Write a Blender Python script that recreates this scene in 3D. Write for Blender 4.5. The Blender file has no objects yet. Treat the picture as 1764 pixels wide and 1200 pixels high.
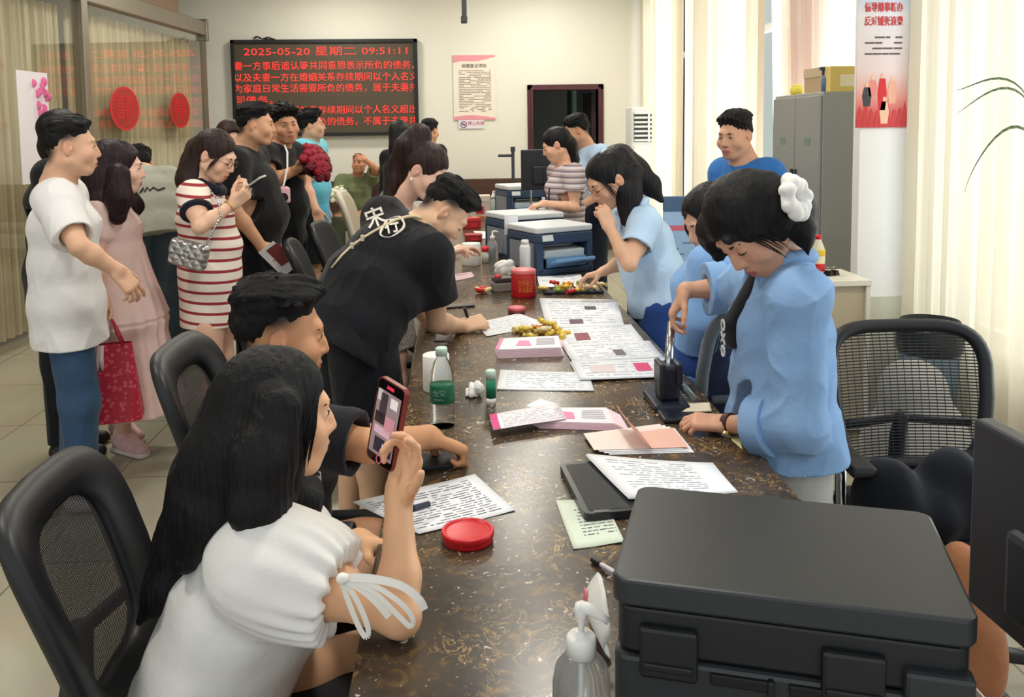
import bpy, bmesh, math, random, time
import numpy as np
from mathutils import Vector, Matrix, Quaternion
T0 = time.time()
scene = bpy.context.scene
COL = scene.collection
# ------------------------------------------------------------------ camera
FPX = 1500.0
PPX, PPY = 882.0, 352.0
CAMZ = 1.58
YAW = math.atan(94/1500.0); PITCH = math.radians(4.97); ROLL = 0.013
_f = np.array([math.sin(YAW)*math.cos(PITCH), math.cos(YAW)*math.cos(PITCH), -math.sin(PITCH)])
_r = np.array([math.cos(YAW), -math.sin(YAW), 0.0])
_u = np.cross(_r, _f)
_r2 = _r*math.cos(ROLL) - _u*math.sin(ROLL)
_u2 = _u*math.cos(ROLL) + _r*math.sin(ROLL)
CAMP = np.array([0.0, 0.0, CAMZ])
cam_data = bpy.data.cameras.new('camera')
cam = bpy.data.objects.new('camera', cam_data); COL.objects.link(cam)
cam.matrix_world = Matrix(((_r2[0], _u2[0], -_f[0], 0), (_r2[1], _u2[1], -_f[1], 0), (_r2[2], _u2[2], -_f[2], CAMZ), (0, 0, 0, 1)))
cam_data.sensor_width = 36.0
cam_data.sensor_fit = 'HORIZONTAL'
cam_data.lens = 36.0*FPX/1764.0
cam_data.shift_y = -(600.0-PPY)/1764.0
cam_data.clip_start = 0.05; cam_data.clip_end = 200
scene.camera = cam
def ray(px, py):
    return _f + _r2*((px-PPX)/FPX) - _u2*((py-PPY)/FPX)
def P(px, py, Y):
    """world point seen at a photo pixel, at world distance Y"""
    d = ray(px, py); return CAMP + d*(Y/d[1])
def PZ(px, py, z):
    d = ray(px, py); return CAMP + d*((z-CAMZ)/d[2])
def V(*a): return np.array(a, float)
# ------------------------------------------------------------------ colour management, world, daylight, lamps
scene.view_settings.view_transform = 'Standard'
scene.view_settings.look = 'None'
scene.view_settings.gamma = 1.0
scene.view_settings.use_curve_mapping = False
scene.view_settings.exposure = 0.3
world = bpy.data.worlds.new('world'); scene.world = world; world.use_nodes = True
bg = world.node_tree.nodes['Background']
bg.inputs['Color'].default_value = (0.93, 0.97, 1.0, 1); bg.inputs['Strength'].default_value = 0.85
def area_light(name, loc, rot, sx, sy, power, color=(1, 1, 1), shape='RECTANGLE', parent=None):
    l = bpy.data.lights.new(name, 'AREA'); l.shape = shape; l.size = sx; l.size_y = sy; l.energy = power; l.color = color
    o = bpy.data.objects.new(name, l); COL.objects.link(o); o.location = loc; o.rotation_euler = rot
    if parent: o.parent = parent
    return o
DAY = (0.93, 0.97, 1.0)
# daylight standing outside the three windows of the right wall
area_light('window_daylight', (3.3, 9.5, 2.0), (0, math.radians(90), 0), 3.0, 2.6, 95, DAY)
area_light('window_daylight', (3.3, 6.3, 2.0), (0, math.radians(90), 0), 3.0, 2.8, 105, DAY)
area_light('window_daylight', (3.3, 3.0, 2.0), (0, math.radians(90), 0), 3.0, 2.6, 70, DAY)
# ------------------------------------------------------------------ object helpers
def srgb(r, g, b):
    return tuple(((c/255.0)/12.92 if c/255.0 <= 0.04045 else ((c/255.0+0.055)/1.055)**2.4) for c in (r, g, b)) + (1.0,)
def tag(o, label=None, cat=None, group=None, kind=None):
    if label: o['label'] = label
    if cat: o['category'] = cat
    if group: o['group'] = group
    if kind: o['kind'] = kind
    return o
def empty(name, loc=(0, 0, 0), rotz=0.0, label=None, cat=None, group=None, kind=None):
    o = bpy.data.objects.new(name, None); COL.objects.link(o)
    o.location = tuple(loc); o.rotation_euler = (0, 0, rotz); o.empty_display_size = 0.05
    return tag(o, label, cat, group, kind)
def link_mesh(name, me, mat, parent=None, smooth=False):
    if mat is not None:
        for m in (mat if isinstance(mat, (list, tuple)) else [mat]): me.materials.append(m)
    if smooth: me.polygons.foreach_set('use_smooth', np.ones(len(me.polygons), bool))
    o = bpy.data.objects.new(name, me); COL.objects.link(o)
    if parent is not None: o.parent = parent
    return o
class MB:
    """collects shapes into one mesh"""
    def __init__(s): s.bm = bmesh.new(); s.mi = 0
    def _new(s, fs):
        for f in fs: f.material_index = s.mi
    def box(s, c, size, rot=None, bev=0.0, seg=2):
        r = bmesh.ops.create_cube(s.bm, size=1.0)
        vs = r['verts']
        M = Matrix.Translation(Vector(c)) @ (rot.to_4x4() if rot is not None else Matrix()) @ Matrix.Diagonal((size[0], size[1], size[2], 1))
        bmesh.ops.transform(s.bm, matrix=M, verts=vs)
        es = list({e for v in vs for e in v.link_edges}); fs = list({f for v in vs for f in v.link_faces})
        s._new(fs)
        if bev > 0:
            bmesh.ops.bevel(s.bm, geom=es, offset=bev, segments=seg, profile=0.5, affect='EDGES')
        return s
    def b2(s, x0, x1, y0, y1, z0, z1, bev=0.0):
        return s.box(((x0+x1)/2, (y0+y1)/2, (z0+z1)/2), (abs(x1-x0), abs(y1-y0), abs(z1-z0)), bev=bev)
    def cyl(s, a, b, r, r2=None, n=20, cap=True):
        a = Vector(a); b = Vector(b); d = b-a; L = d.length
        q = Vector((0, 0, 1)).rotation_difference(d.normalized()) if L > 0 else Quaternion()
        M = Matrix.Translation((a+b)/2) @ q.to_matrix().to_4x4()
        rr = bmesh.ops.create_cone(s.bm, cap_ends=cap, cap_tris=False, segments=n, radius1=r, radius2=r if r2 is None else r2, depth=L, matrix=M)
        s._new({f for v in rr['verts'] for f in v.link_faces}); return s
    def tube(s, pts, r, n=8, closed=False):
        pts = [Vector(p) for p in pts]; rs = r if isinstance(r, (list, tuple)) else [r]*len(pts)
        rings = []; up = Vector((0, 0, 1)); N = len(pts); prev = None
        for i, p in enumerate(pts):
            if closed: t = pts[(i+1) % N]-pts[i-1]
            else: t = pts[min(i+1, N-1)]-pts[max(i-1, 0)]
            t.normalize()
            if prev is None:
                a = up if abs(t.dot(up)) < 0.9 else Vector((1, 0, 0))
                x = t.cross(a).normalized()
            else:
                x = (prev - t*prev.dot(t)); x = x.normalized() if x.length > 1e-6 else t.orthogonal().normalized()
            prev = x; y = t.cross(x)
            rings.append([s.bm.verts.new(p+(x*math.cos(k*2*math.pi/n)+y*math.sin(k*2*math.pi/n))*rs[i]) for k in range(n)])
        fs = []
        for i in range(N if closed else N-1):
            A = rings[i]; B = rings[(i+1) % N]
            for k in range(n): fs.append(s.bm.faces.new((A[k], A[(k+1) % n], B[(k+1) % n], B[k])))
        if not closed:
            fs.append(s.bm.faces.new(rings[0][::-1])); fs.append(s.bm.faces.new(rings[-1]))
        for f in fs: f.smooth = True
        s._new(fs); return s
    def lathe(s, prof, c=(0, 0, 0), n=32, rot=None):
        """prof: list of (r,z)"""
        c = Vector(c); rings = []
        for (r, z) in prof:
            ring = []
            for k in range(n):
                v = Vector((r*math.cos(2*math.pi*k/n), r*math.sin(2*math.pi*k/n), z))
                if rot is not None: v = rot @ v
                ring.append(s.bm.verts.new(c+v))
            rings.append(ring)
        fs = []
        for A, B in zip(rings[:-1], rings[1:]):
            for k in range(n): fs.append(s.bm.faces.new((A[k], A[(k+1) % n], B[(k+1) % n], B[k])))
        fs.append(s.bm.faces.new(rings[0][::-1])); fs.append(s.bm.faces.new(rings[-1]))
        for f in fs: f.smooth = True
        s._new(fs); return s
    def prism(s, poly, z0, z1, M=None):
        """poly: (x,y) outline extruded between z0,z1, then M"""
        M = M or Matrix()
        A = [s.bm.verts.new(M @ Vector((x, y, z0))) for x, y in poly]
        B = [s.bm.verts.new(M @ Vector((x, y, z1))) for x, y in poly]
        n = len(poly); fs = [s.bm.faces.new(A[::-1]), s.bm.faces.new(B)]
        for k in range(n): fs.append(s.bm.faces.new((A[k], A[(k+1) % n], B[(k+1) % n], B[k])))
        s._new(fs); return s
    def grid(s, fn, nu, nv, smooth=True):
        vs = [[s.bm.verts.new(Vector(fn(i/(nu-1), j/(nv-1)))) for j in range(nv)] for i in range(nu)]
        fs = []
        for i in range(nu-1):
            for j in range(nv-1):
                f = s.bm.faces.new((vs[i][j], vs[i+1][j], vs[i+1][j+1], vs[i][j+1])); f.smooth = smooth; fs.append(f)
        s._new(fs); return s
    def quad(s, a, b, c, d):
        f = s.bm.faces.new([s.bm.verts.new(Vector(p)) for p in (a, b, c, d)]); s._new([f]); return s
    def ell(s, c, r, rot=None, n=16):
        rr = bmesh.ops.create_uvsphere(s.bm, u_segments=n, v_segments=max(6, n//2), radius=1.0)
        M = Matrix.Translation(Vector(c)) @ (rot.to_4x4() if rot is not None else Matrix()) @ Matrix.Diagonal((r[0], r[1], r[2], 1))
        bmesh.ops.transform(s.bm, matrix=M, verts=rr['verts'])
        fs = {f for v in rr['verts'] for f in v.link_faces}
        for f in fs: f.smooth = True
        s._new(fs); return s
    def mat(s, i): s.mi = i; return s
    def build(s, name, mat, parent=None, smooth=False, fix=True):
        if fix: bmesh.ops.recalc_face_normals(s.bm, faces=s.bm.faces[:])
        me = bpy.data.meshes.new(name); s.bm.to_mesh(me); s.bm.free()
        return link_mesh(name, me, mat, parent, smooth)

def rel(root, pts):
    """world points into the local frame of an unrotated root"""
    L = np.array(root.location); return [np.array(p)-L for p in pts]
def unrot(root, p):
    c, s_ = math.cos(-root.rotation_euler.z), math.sin(-root.rotation_euler.z)
    q = np.array(p, float)-np.array(root.location)
    return np.array([c*q[0]-s_*q[1], s_*q[0]+c*q[1], q[2]])
def text_mesh(name, body, size, mat, parent, M, extrude=0.001, align='LEFT', shear=0.0, sx=1.0, offset=0.0, spacing=1.0):
    cu = bpy.data.curves.new(name, 'FONT'); cu.body = body; cu.size = size; cu.extrude = extrude
    cu.align_x = align; cu.align_y = 'CENTER'; cu.shear = shear; cu.offset = offset; cu.space_character = spacing
    cu.resolution_u = 2
    o = bpy.data.objects.new(name, cu); COL.objects.link(o)
    dg = bpy.context.evaluated_depsgraph_get()
    me = bpy.data.meshes.new_from_object(o.evaluated_get(dg))
    bpy.data.objects.remove(o); bpy.data.curves.remove(cu)
    me.transform(Matrix.Diagonal((sx, 1, 1, 1))); me.transform(M)
    me.materials.clear()
    return link_mesh(name, me, mat, parent)
def frameM(o, x, z):
    """matrix whose local x runs along x, local y along z, origin o"""
    x = Vector(x).normalized(); z = Vector(z); z = (z-x*z.dot(x)).normalized(); n = x.cross(z)
    return Matrix(((x.x, z.x, n.x, o[0]), (x.y, z.y, n.y, o[1]), (x.z, z.z, n.z, o[2]), (0, 0, 0, 1)))
# ------------------------------------------------------------------ materials
MATS = {}
def mat(name, color, rough=0.5, metal=0.0, noise=None, bump=None, spec=0.5, trans=0.0, alpha=1.0, emit=None, estr=0.0, sheen=0.0, subs=0.0, vcol=False, ior=1.45, aniso=None, coat=0.0):
    """noise=(scale, amount, color2[, (sx,sy,sz)]); bump=(scale, strength, dist[, (sx,sy,sz)])"""
    if name in MATS: return MATS[name]
    m = bpy.data.materials.new(name); m.use_nodes = True; MATS[name] = m
    nt = m.node_tree; b = nt.nodes['Principled BSDF']
    b.inputs['Base Color'].default_value = color; b.inputs['Roughness'].default_value = rough; b.inputs['Metallic'].default_value = metal
    b.inputs['Specular IOR Level'].default_value = spec; b.inputs['Transmission Weight'].default_value = trans; b.inputs['Alpha'].default_value = alpha
    b.inputs['IOR'].default_value = ior; b.inputs['Coat Weight'].default_value = coat
    if sheen: b.inputs['Sheen Weight'].default_value = sheen
    if subs:
        b.inputs['Subsurface Weight'].default_value = subs; b.inputs['Subsurface Radius'].default_value = (0.012, 0.005, 0.003); b.inputs['Subsurface Scale'].default_value = 0.6
    if emit: b.inputs['Emission Color'].default_value = emit; b.inputs['Emission Strength'].default_value = estr
    L = nt.links.new; base = None
    tc = nt.nodes.new('ShaderNodeTexCoord')
    def coords(sc):
        mp = nt.nodes.new('ShaderNodeMapping'); mp.inputs['Scale'].default_value = sc; L(tc.outputs['Object'], mp.inputs['Vector']); return mp.outputs['Vector']
    if vcol:
        at = nt.nodes.new('ShaderNodeAttribute'); at.attribute_name = 'Col'; base = at.outputs['Color']
    if noise:
        nz = nt.nodes.new('ShaderNodeTexNoise'); nz.inputs['Scale'].default_value = noise[0]; nz.inputs['Detail'].default_value = 4
        L(coords(noise[3] if len(noise) > 3 else (1, 1, 1)), nz.inputs['Vector'])
        mx = nt.nodes.new('ShaderNodeMix'); mx.data_type = 'RGBA'
        rp = nt.nodes.new('ShaderNodeMapRange'); rp.inputs['From Min'].default_value = 0.35; rp.inputs['From Max'].default_value = 0.65; rp.inputs['To Max'].default_value = noise[1]
        L(nz.outputs['Fac'], rp.inputs['Value']); L(rp.outputs['Result'], mx.inputs['Factor'])
        if base is not None: L(base, mx.inputs['A'])
        else: mx.inputs['A'].default_value = color
        mx.inputs['B'].default_value = noise[2]; base = mx.outputs['Result']
    if base is not None: L(base, b.inputs['Base Color'])
    if bump:
        nz = nt.nodes.new('ShaderNodeTexNoise'); nz.inputs['Scale'].default_value = bump[0]; nz.inputs['Detail'].default_value = 3
        L(coords(bump[3] if len(bump) > 3 else (1, 1, 1)), nz.inputs['Vector'])
        bp = nt.nodes.new('ShaderNodeBump'); bp.inputs['Strength'].default_value = bump[1]; bp.inputs['Distance'].default_value = bump[2]
        L(nz.outputs['Fac'], bp.inputs['Height']); L(bp.outputs['Normal'], b.inputs['Normal'])
    return m
def nodes(m): return m.node_tree.nodes, m.node_tree.links.new, m.node_tree.nodes['Principled BSDF']
# ================================================================== the room
YB = 11.1      # back wall
XR = 2.5       # window wall
ZC = 3.45
wall_m = mat('wall_paint', srgb(226, 224, 212), 0.7, noise=(1.3, 0.25, srgb(216, 216, 204)), bump=(60, 0.05, 0.002))
white_m = mat('white_paint', srgb(232, 232, 228), 0.6)
# floor tiles
floor_m = mat('floor_tile', srgb(172, 166, 144), 0.16, spec=0.5, coat=0.0)
def _floor():
    N, L, b = nodes(floor_m)
    tc = N.new('ShaderNodeTexCoord'); br = N.new('ShaderNodeTexBrick'); br.offset = 0.0
    br.inputs['Scale'].default_value = 1.0; br.inputs['Brick Width'].default_value = 0.8; br.inputs['Row Height'].default_value = 0.8; br.inputs['Mortar Size'].default_value = 0.004
    br.inputs['Color1'].default_value = srgb(176, 169, 148); br.inputs['Color2'].default_value = srgb(168, 162, 140); br.inputs['Mortar'].default_value = srgb(120, 112, 95)
    L(tc.outputs['Object'], br.inputs['Vector'])
    nz = N.new('ShaderNodeTexNoise'); nz.inputs['Scale'].default_value = 3; nz.inputs['Detail'].default_value = 6; L(tc.outputs['Object'], nz.inputs['Vector'])
    mx = N.new('ShaderNodeMix'); mx.data_type = 'RGBA'; mx.blend_type = 'MULTIPLY'; mx.inputs['Factor'].default_value = 0.25
    L(br.outputs['Color'], mx.inputs['A']); L(nz.outputs['Color'], mx.inputs['B']); L(mx.outputs['Result'], b.inputs['Base Color'])
_floor()
f = MB().b2(-7, 3.2, -1.5, 14.5, -0.1, 0).build('floor', floor_m); tag(f, kind='structure')
c = MB().b2(-7, 3.2, -0.3, 14.5, ZC, ZC+0.1).build('ceiling', white_m); tag(c, kind='structure')
# back wall with the office doorway
DX0, DX1 = P(918, 200, YB)[0], P(1030, 200, YB)[0]; DZ = P(970, 155, YB)[2]
w = MB().b2(-7, DX0, YB, YB+0.2, 0, ZC).b2(DX1, XR+0.3, YB, YB+0.2, 0, ZC).b2(DX0, DX1, YB, YB+0.2, DZ, ZC).build('wall_back', wall_m); tag(w, kind='structure')
bb = MB().b2(-7, DX0-0.1, YB-0.02, YB, 0, 0.12).b2(DX1+0.1, XR, YB-0.02, YB, 0, 0.12).build('baseboard_back', mat('baseboard', srgb(90, 70, 60), 0.4)); tag(bb, kind='structure')
# doorway: frame, leaf standing open inside, back office beyond
maroon = mat('door_wood', srgb(84, 40, 46), 0.35, noise=(4, 0.5, srgb(62, 30, 36), (8, 8, 1)))
d = empty('door_1', (DX0, YB, 0), kind='structure', label='dark red wooden office doorway beside the air conditioner', cat='door')
dw = DX1-DX0
MB().b2(-0.07, 0.0, -0.03, 0.2, 0, DZ+0.07, .006).b2(dw, dw+0.07, -0.03, 0.2, 0, DZ+0.07, .006).b2(-0.07, dw+0.07, -0.03, 0.2, DZ, DZ+0.07, .006) \
    .b2(-0.03, 0.0, -0.05, -0.02, 0, DZ+0.03, .004).b2(dw, dw+0.03, -0.05, -0.02, 0, DZ+0.03, .004).build('door_frame', maroon, d)
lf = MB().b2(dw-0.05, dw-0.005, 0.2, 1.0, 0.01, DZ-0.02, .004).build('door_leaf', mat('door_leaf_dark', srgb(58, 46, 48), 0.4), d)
MB().cyl((dw-0.06, 0.9, 1.0), (dw-0.1, 0.9, 1.0), 0.012).cyl((dw-0.1, 0.9, 1.0), (dw-0.1, 0.8, 1.0), 0.01).build('handle', mat('steel', srgb(190, 190, 190), 0.3, 1.0), lf)
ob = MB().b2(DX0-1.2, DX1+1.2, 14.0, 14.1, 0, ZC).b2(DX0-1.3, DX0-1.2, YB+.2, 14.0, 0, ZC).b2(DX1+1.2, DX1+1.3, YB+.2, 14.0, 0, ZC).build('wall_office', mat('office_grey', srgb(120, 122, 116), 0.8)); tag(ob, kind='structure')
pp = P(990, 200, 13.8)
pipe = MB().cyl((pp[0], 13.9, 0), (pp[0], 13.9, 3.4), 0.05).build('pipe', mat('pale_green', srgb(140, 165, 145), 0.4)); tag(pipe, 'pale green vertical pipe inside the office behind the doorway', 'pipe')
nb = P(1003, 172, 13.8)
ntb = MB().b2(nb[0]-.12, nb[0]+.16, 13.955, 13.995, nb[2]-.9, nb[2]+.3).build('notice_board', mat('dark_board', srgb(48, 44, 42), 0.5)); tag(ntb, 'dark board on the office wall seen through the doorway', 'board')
# window wall: piers, sill, lintel, frames
win = [(1.2, 4.45), (5.05, 7.85), (8.25, 10.85)]
wr = MB()
ys = [-0.3, 1.2, 4.45, 5.05, 7.85, 8.25, 10.85, YB]
for a, b_ in ((-.3, 1.2), (4.45, 5.05), (7.85, 8.25), (10.85, YB+.2)): wr.b2(XR, XR+.3, a, b_, 0, ZC)
for a, b_ in win: wr.b2(XR, XR+.3, a, b_, 0, 0.5).b2(XR, XR+.3, a, b_, 3.2, ZC)
wr = wr.build('wall_right', wall_m); tag(wr, kind='structure')
alu = mat('aluminium', srgb(200, 204, 204), 0.35, 0.6)
glass_m = mat('window_glass', (1, 1, 1, 1), 0.02, trans=1.0, ior=1.02)
for i, (a, b_) in enumerate(win):
    wo = empty('window_%d' % (i+1), (XR+.15, (a+b_)/2, 0), kind='structure')
    h = (b_-a)/2
    m_ = MB()
    for yy in (-h+.03, 0, h-.03): m_.b2(-.03, .03, yy-.03, yy+.03, .5, 3.2)
    for zz in (.53, 2.4, 3.17): m_.b2(-.03, .03, -h, h, zz-.03, zz+.03)
    m_.build('window_frame', alu, wo)
# pillar that carries the poster, tiled at its foot
PY = 4.62; PX0 = P(1480, 300, PY)[0]
pl = MB().b2(PX0, XR, PY, 4.70, 0, ZC).build('pillar_right', white_m); tag(pl, kind='structure')
pt = MB().b2(PX0-.012, XR, PY-.012, 4.71, 0, P(1520, 510, PY)[2]).build('trim_1', mat('wainscot_tile', srgb(196, 196, 176), 0.2)); tag(pt, kind='structure')
pier = MB().b2(XR-.12, XR, 7.9, 8.2, 0, ZC).build('pillar_window', white_m); tag(pier, kind='structure')
# curtains: pleated sheer cloth
cur_m = mat('sheer_curtain', srgb(234, 228, 212), 0.8)
def _cur():
    N, L, b = nodes(cur_m)
    tr = N.new('ShaderNodeBsdfTranslucent'); tr.inputs['Color'].default_value = srgb(244, 236, 216)
    tp = N.new('ShaderNodeBsdfTransparent'); tp.inputs['Color'].default_value = (1, .99, .96, 1)
    m1 = N.new('ShaderNodeMixShader'); m1.inputs[0].default_value = 0.42
    m2 = N.new('ShaderNodeMixShader'); m2.inputs[0].default_value = 0.05
    L(b.outputs[0], m1.inputs[1]); L(tr.outputs[0], m1.inputs[2]); L(m1.outputs[0], m2.inputs[1]); L(tp.outputs[0], m2.inputs[2])
    L(m2.outputs[0], N['Material Output'].inputs['Surface'])
_cur()
def curtain(x, y0, y1, z0, z1, label, dx=0.0, waves=9, amp=0.035, ytop=None, seed=0, m=None, group=None, drift=0.0):
    r_ = random.Random(seed); ph = [r_.uniform(0, 6.28) for _ in range(4)]
    def fn(u, v):
        yy = y0+(y1-y0)*u
        if ytop: yt = ytop[0]+(ytop[1]-ytop[0])*u; yy = yy*(1-v)+yt*v
        a = amp*(0.6+0.4*math.sin(u*9+ph[0]))
        xx = x+dx*v + a*math.sin(u*waves*6.283+ph[1]+0.5*math.sin(u*5+ph[2])) + 0.012*math.sin(u*waves*15+ph[3]+v*2)
        return (xx, yy+0.02*math.sin(u*waves*6.283+ph[2])*1.0+drift*v*(1-v), z0+(z1-z0)*v)
    o = MB().grid(fn, waves*14, 10).build('curtain', m or cur_m, None, True, fix=False)
    return tag(o, label, 'curtain', group)
curtain(2.36, 9.35, 11.0, .12, 3.42, 'cream sheer curtain beside the white air conditioner', waves=9, seed=1, ytop=(9.2, 11.0))
curtain(2.14, 8.18, 9.3, .12, 3.42, 'cream sheer curtain drawn next to the middle window pier', waves=7, seed=2)
curtain(2.25, 6.28, 8.5, .12, 3.42, 'white pleated curtain hanging behind the man in blue', waves=9, amp=.045, seed=3)
curtain(2.455, 4.95, 6.5, .12, 3.42, 'cream sheer curtain falling behind the grey metal cabinet', waves=9, amp=.02, seed=4, ytop=(4.95, 6.75))
curtain(2.39, 2.9, 4.46, .12, 3.42, 'cream sheer curtain right of the poster pillar', waves=10, amp=.04, seed=5)
rail = MB().cyl((2.4, .5, 3.43), (2.4, 11, 3.43), .012, n=8).build('curtain_rail', alu); tag(rail, 'aluminium curtain rail along the window wall', 'rail')
# pale tiled building front outside the window gap
ext = MB().b2(5.4, 5.6, 2, 20, 0, 9).build('wall_outside', mat('outside_tile', srgb(206, 214, 206), 0.6)); tag(ext, kind='structure')
# red panels added outside the windows, imitating a red glow through the curtains
for (yy, zz, nm) in ((9.9, 2.2, 'red panel added outside the far window to tint the curtain'), (6.1, 2.35, 'red panel added outside the window behind the cabinet to tint the curtain')):
    o = MB().box((2.72, yy, zz), (.01, .62, 1.5)).build('tint_panel', mat('red_tint', srgb(225, 60, 45), .7)); tag(o, nm, 'tint_panel')
# left glass partition
GA = P(351, 120, 10.5); GB_ = P(142, 120, 7.7)
gdir = (GB_-GA)*V(1, 1, 0); gl = np.linalg.norm(gdir); gdir /= gl
gang = math.atan2(gdir[1], gdir[0])
gp = empty('glass_partition', (GA[0], GA[1], 0), gang, 'glass partition with grey metal posts along the left side', 'partition')
GZ0, GZ1 = P(347, 62, 10.5)[2], P(351, 42, 10.5)[2]
grey_alu = mat('grey_metal', srgb(138, 132, 118), 0.35, 0.55)
pane_m = mat('partition_glass', (1, 1, 1, 1), 0.02)
def _pane():
    N, L, b = nodes(pane_m)
    gl_ = N.new('ShaderNodeBsdfGlossy'); gl_.inputs['Roughness'].default_value = 0.012; gl_.inputs['Color'].default_value = (.95, .95, .93, 1)
    tp = N.new('ShaderNodeBsdfTransparent'); tp.inputs['Color'].default_value = (.94, .94, .92, 1)
    lw = N.new('ShaderNodeLayerWeight'); pw = N.new('ShaderNodeMath'); pw.operation = 'POWER'; pw.inputs[1].default_value = 2.5
    L(lw.outputs['Facing'], pw.inputs[0])
    mr = N.new('ShaderNodeMapRange'); mr.inputs['To Min'].default_value = .03; mr.inputs['To Max'].default_value = .38; L(pw.outputs[0], mr.inputs['Value'])
    m1 = N.new('ShaderNodeMixShader'); L(mr.outputs[0], m1.inputs[0]); L(tp.outputs[0], m1.inputs[1]); L(gl_.outputs[0], m1.inputs[2]); L(m1.outputs[0], N['Material Output'].inputs['Surface'])
_pane()
LP = gl
MB().b2(-.02, 8, -.05, .05, GZ0, GZ1+.03, .01).build('top_rail', grey_alu, gp)
MB().b2(-.03, .03, -.07, .07, GZ0-.06, GZ1+.06, .01).build('rail_end', grey_alu, gp)
MB().b2(-.02, .02, -.03, .03, 0, GZ0).build('post', grey_alu, gp)
MB().b2(LP-.05, LP+.05, -.05, .05, 0, ZC, .006).build('post', grey_alu, gp)
for (a, b_) in ((.02, .83), (.85, LP-.05), (LP+.05, LP+1.9), (LP+1.95, 8)):
    MB().b2(a, b_, -.006, .006, .05, GZ0).build('glass_pane', pane_m, gp)
# upper brown fascia over the rail
fs = MB().b2(.75, 8, -.03, .03, GZ1+.03, ZC).build('fascia_panel', mat('fascia_brown', srgb(126, 104, 84), 0.5), gp)
# curtains behind the glass
back_cur = mat('olive_curtain', srgb(206, 194, 164), 0.85, noise=(3, .5, srgb(168, 160, 134), (14, 14, .4)))
nrm = V(-gdir[1], gdir[0], 0); 
if nrm[0] > 0: nrm = -nrm
def gcurtain(a, b_, label, seed):
    r_ = random.Random(seed); ph = [r_.uniform(0, 6) for _ in range(3)]; n = int((b_-a)*9)
    base = V(GA[0], GA[1], 0)+nrm*.16
    def fn(u, v):
        s_ = a+(b_-a)*u; p = base+gdir*s_+nrm*(.03*math.sin(u*n*6.283+ph[0])+.012*math.sin(u*n*17+ph[1]))
        return (p[0], p[1], .05+v*(GZ0-.1))
    o = MB().grid(fn, n*12, 6).build('curtain', back_cur, None, True, fix=False); tag(o, label, 'curtain')
gcurtain(.03, LP-.1, 'olive beige curtain behind the far glass pane', 7)
gcurtain(LP+.05, LP+4.5, 'olive beige curtain behind the nearer glass pane', 8)
lw = MB().b2(-7, -6.8, -0.3, 14.5, 0, ZC).build('wall_left', wall_m); tag(lw, kind='structure')
# double happiness paper cuts on the glass
red_m = mat('paper_cut_red', srgb(190, 30, 36), 0.6)
def oval(px, py, w, h, nm):
    # where the sight line meets the glass plane
    d_ = ray(px, py); n2 = V(gdir[1], -gdir[0], 0); t = np.dot(V(GA[0], GA[1], 0)-CAMP, n2)/np.dot(d_, n2); q = CAMP+d_*t
    o = empty('paper_cut', q-nrm*.009, 0, nm, 'decoration', 'double happiness paper cuts on the glass')
    M = frameM((0, 0, 0), -gdir if gdir[0] > 0 else gdir, (0, 0, 1))
    M = frameM((0, 0, 0), (-gdir[0], -gdir[1], 0), (0, 0, 1))
    m_ = MB(); n = 40
    ring = [(math.cos(2*math.pi*k/n), math.sin(2*math.pi*k/n)) for k in range(n)]
    for k in range(n):
        a, b2 = ring[k], ring[(k+1) % n]
        m_.quad(M @ Vector((a[0]*w, a[1]*h, 0)), M @ Vector((b2[0]*w, b2[1]*h, 0)), M @ Vector((b2[0]*w*.86, b2[1]*h*.9, 0)), M @ Vector((a[0]*w*.86, a[1]*h*.9, 0)))
    m_.build('ring', red_m, o)
    lat = mat('paper_cut_lattice', srgb(170, 40, 42), .6, alpha=.75)
    m2 = MB(); m2.prism([(x*w*.88, y*h*.92) for x, y in ring], -.002, -.001, M); m2.build('lattice', lat, o)
    text_mesh('double_happiness', '囍', h*1.2, red_m, o, M @ Matrix.Translation((0, 0, .001)), .0005, 'CENTER', sx=.9*w/h*1.2)
oval(214, 187, .30, .205, 'nearer red oval double happiness paper cut on the glass')
oval(309, 190, .27, .19, 'far red oval double happiness paper cut on the glass, next to the wall')
# flower poster at the left edge of the glass
q = P(74, 190, 6.3)
fp = empty('flower_poster', q, 0, 'white poster with pink peonies on the glass at the left edge', 'poster')
Mg = frameM((0, 0, 0), (-gdir[0], -gdir[1], 0), (0, 0, 1))
MB().prism([(-.3, -.5), (.07, -.5), (.07, .26), (-.3, .26)], 0, .004, Mg).build('sheet', mat('poster_white', srgb(226, 220, 224), .6), fp)
m_ = MB()
r_ = random.Random(3)
for k in range(16):
    x, y = r_.uniform(-.12, .06), r_.uniform(-.02, .22); MB().ell(Mg @ Vector((x, y, .005)), (.03, .004, .03), n=8).build('printed_flower', mat('peony_pink', srgb(222, 110, 160), .6), fp)
# ceiling lamps (recessed, round)
lamp_m = mat('lamp_face', (1, 1, 1, 1), emit=(1, .97, .92, 1), estr=6)
for (x, y) in ((-2.0, 2.2), (.3, 2.2), (-2.0, 5.0), (.5, 5.0), (-2.0, 7.8), (.5, 7.8), (-1.4, 9.9), (1.0, 9.9)):
    o = empty('ceiling_lamp', (x, y, ZC), 0, 'round recessed lamp in the white ceiling', 'lamp', 'recessed ceiling lamps')
    MB().lathe([(.1, 0), (.1, -.015), (.085, -.018), (.085, 0)], n=24).build('trim_ring', white_m, o)
    MB().lathe([(0.001, -.006), (.083, -.006), (.083, -.004), (0.001, -.004)], n=24).build('diffuser', lamp_m, o)
    l = area_light('lamp_light', (0, 0, -.03), (0, 0, 0), .4, .4, 26, (1, .95, .86), 'DISK', o)
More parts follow.
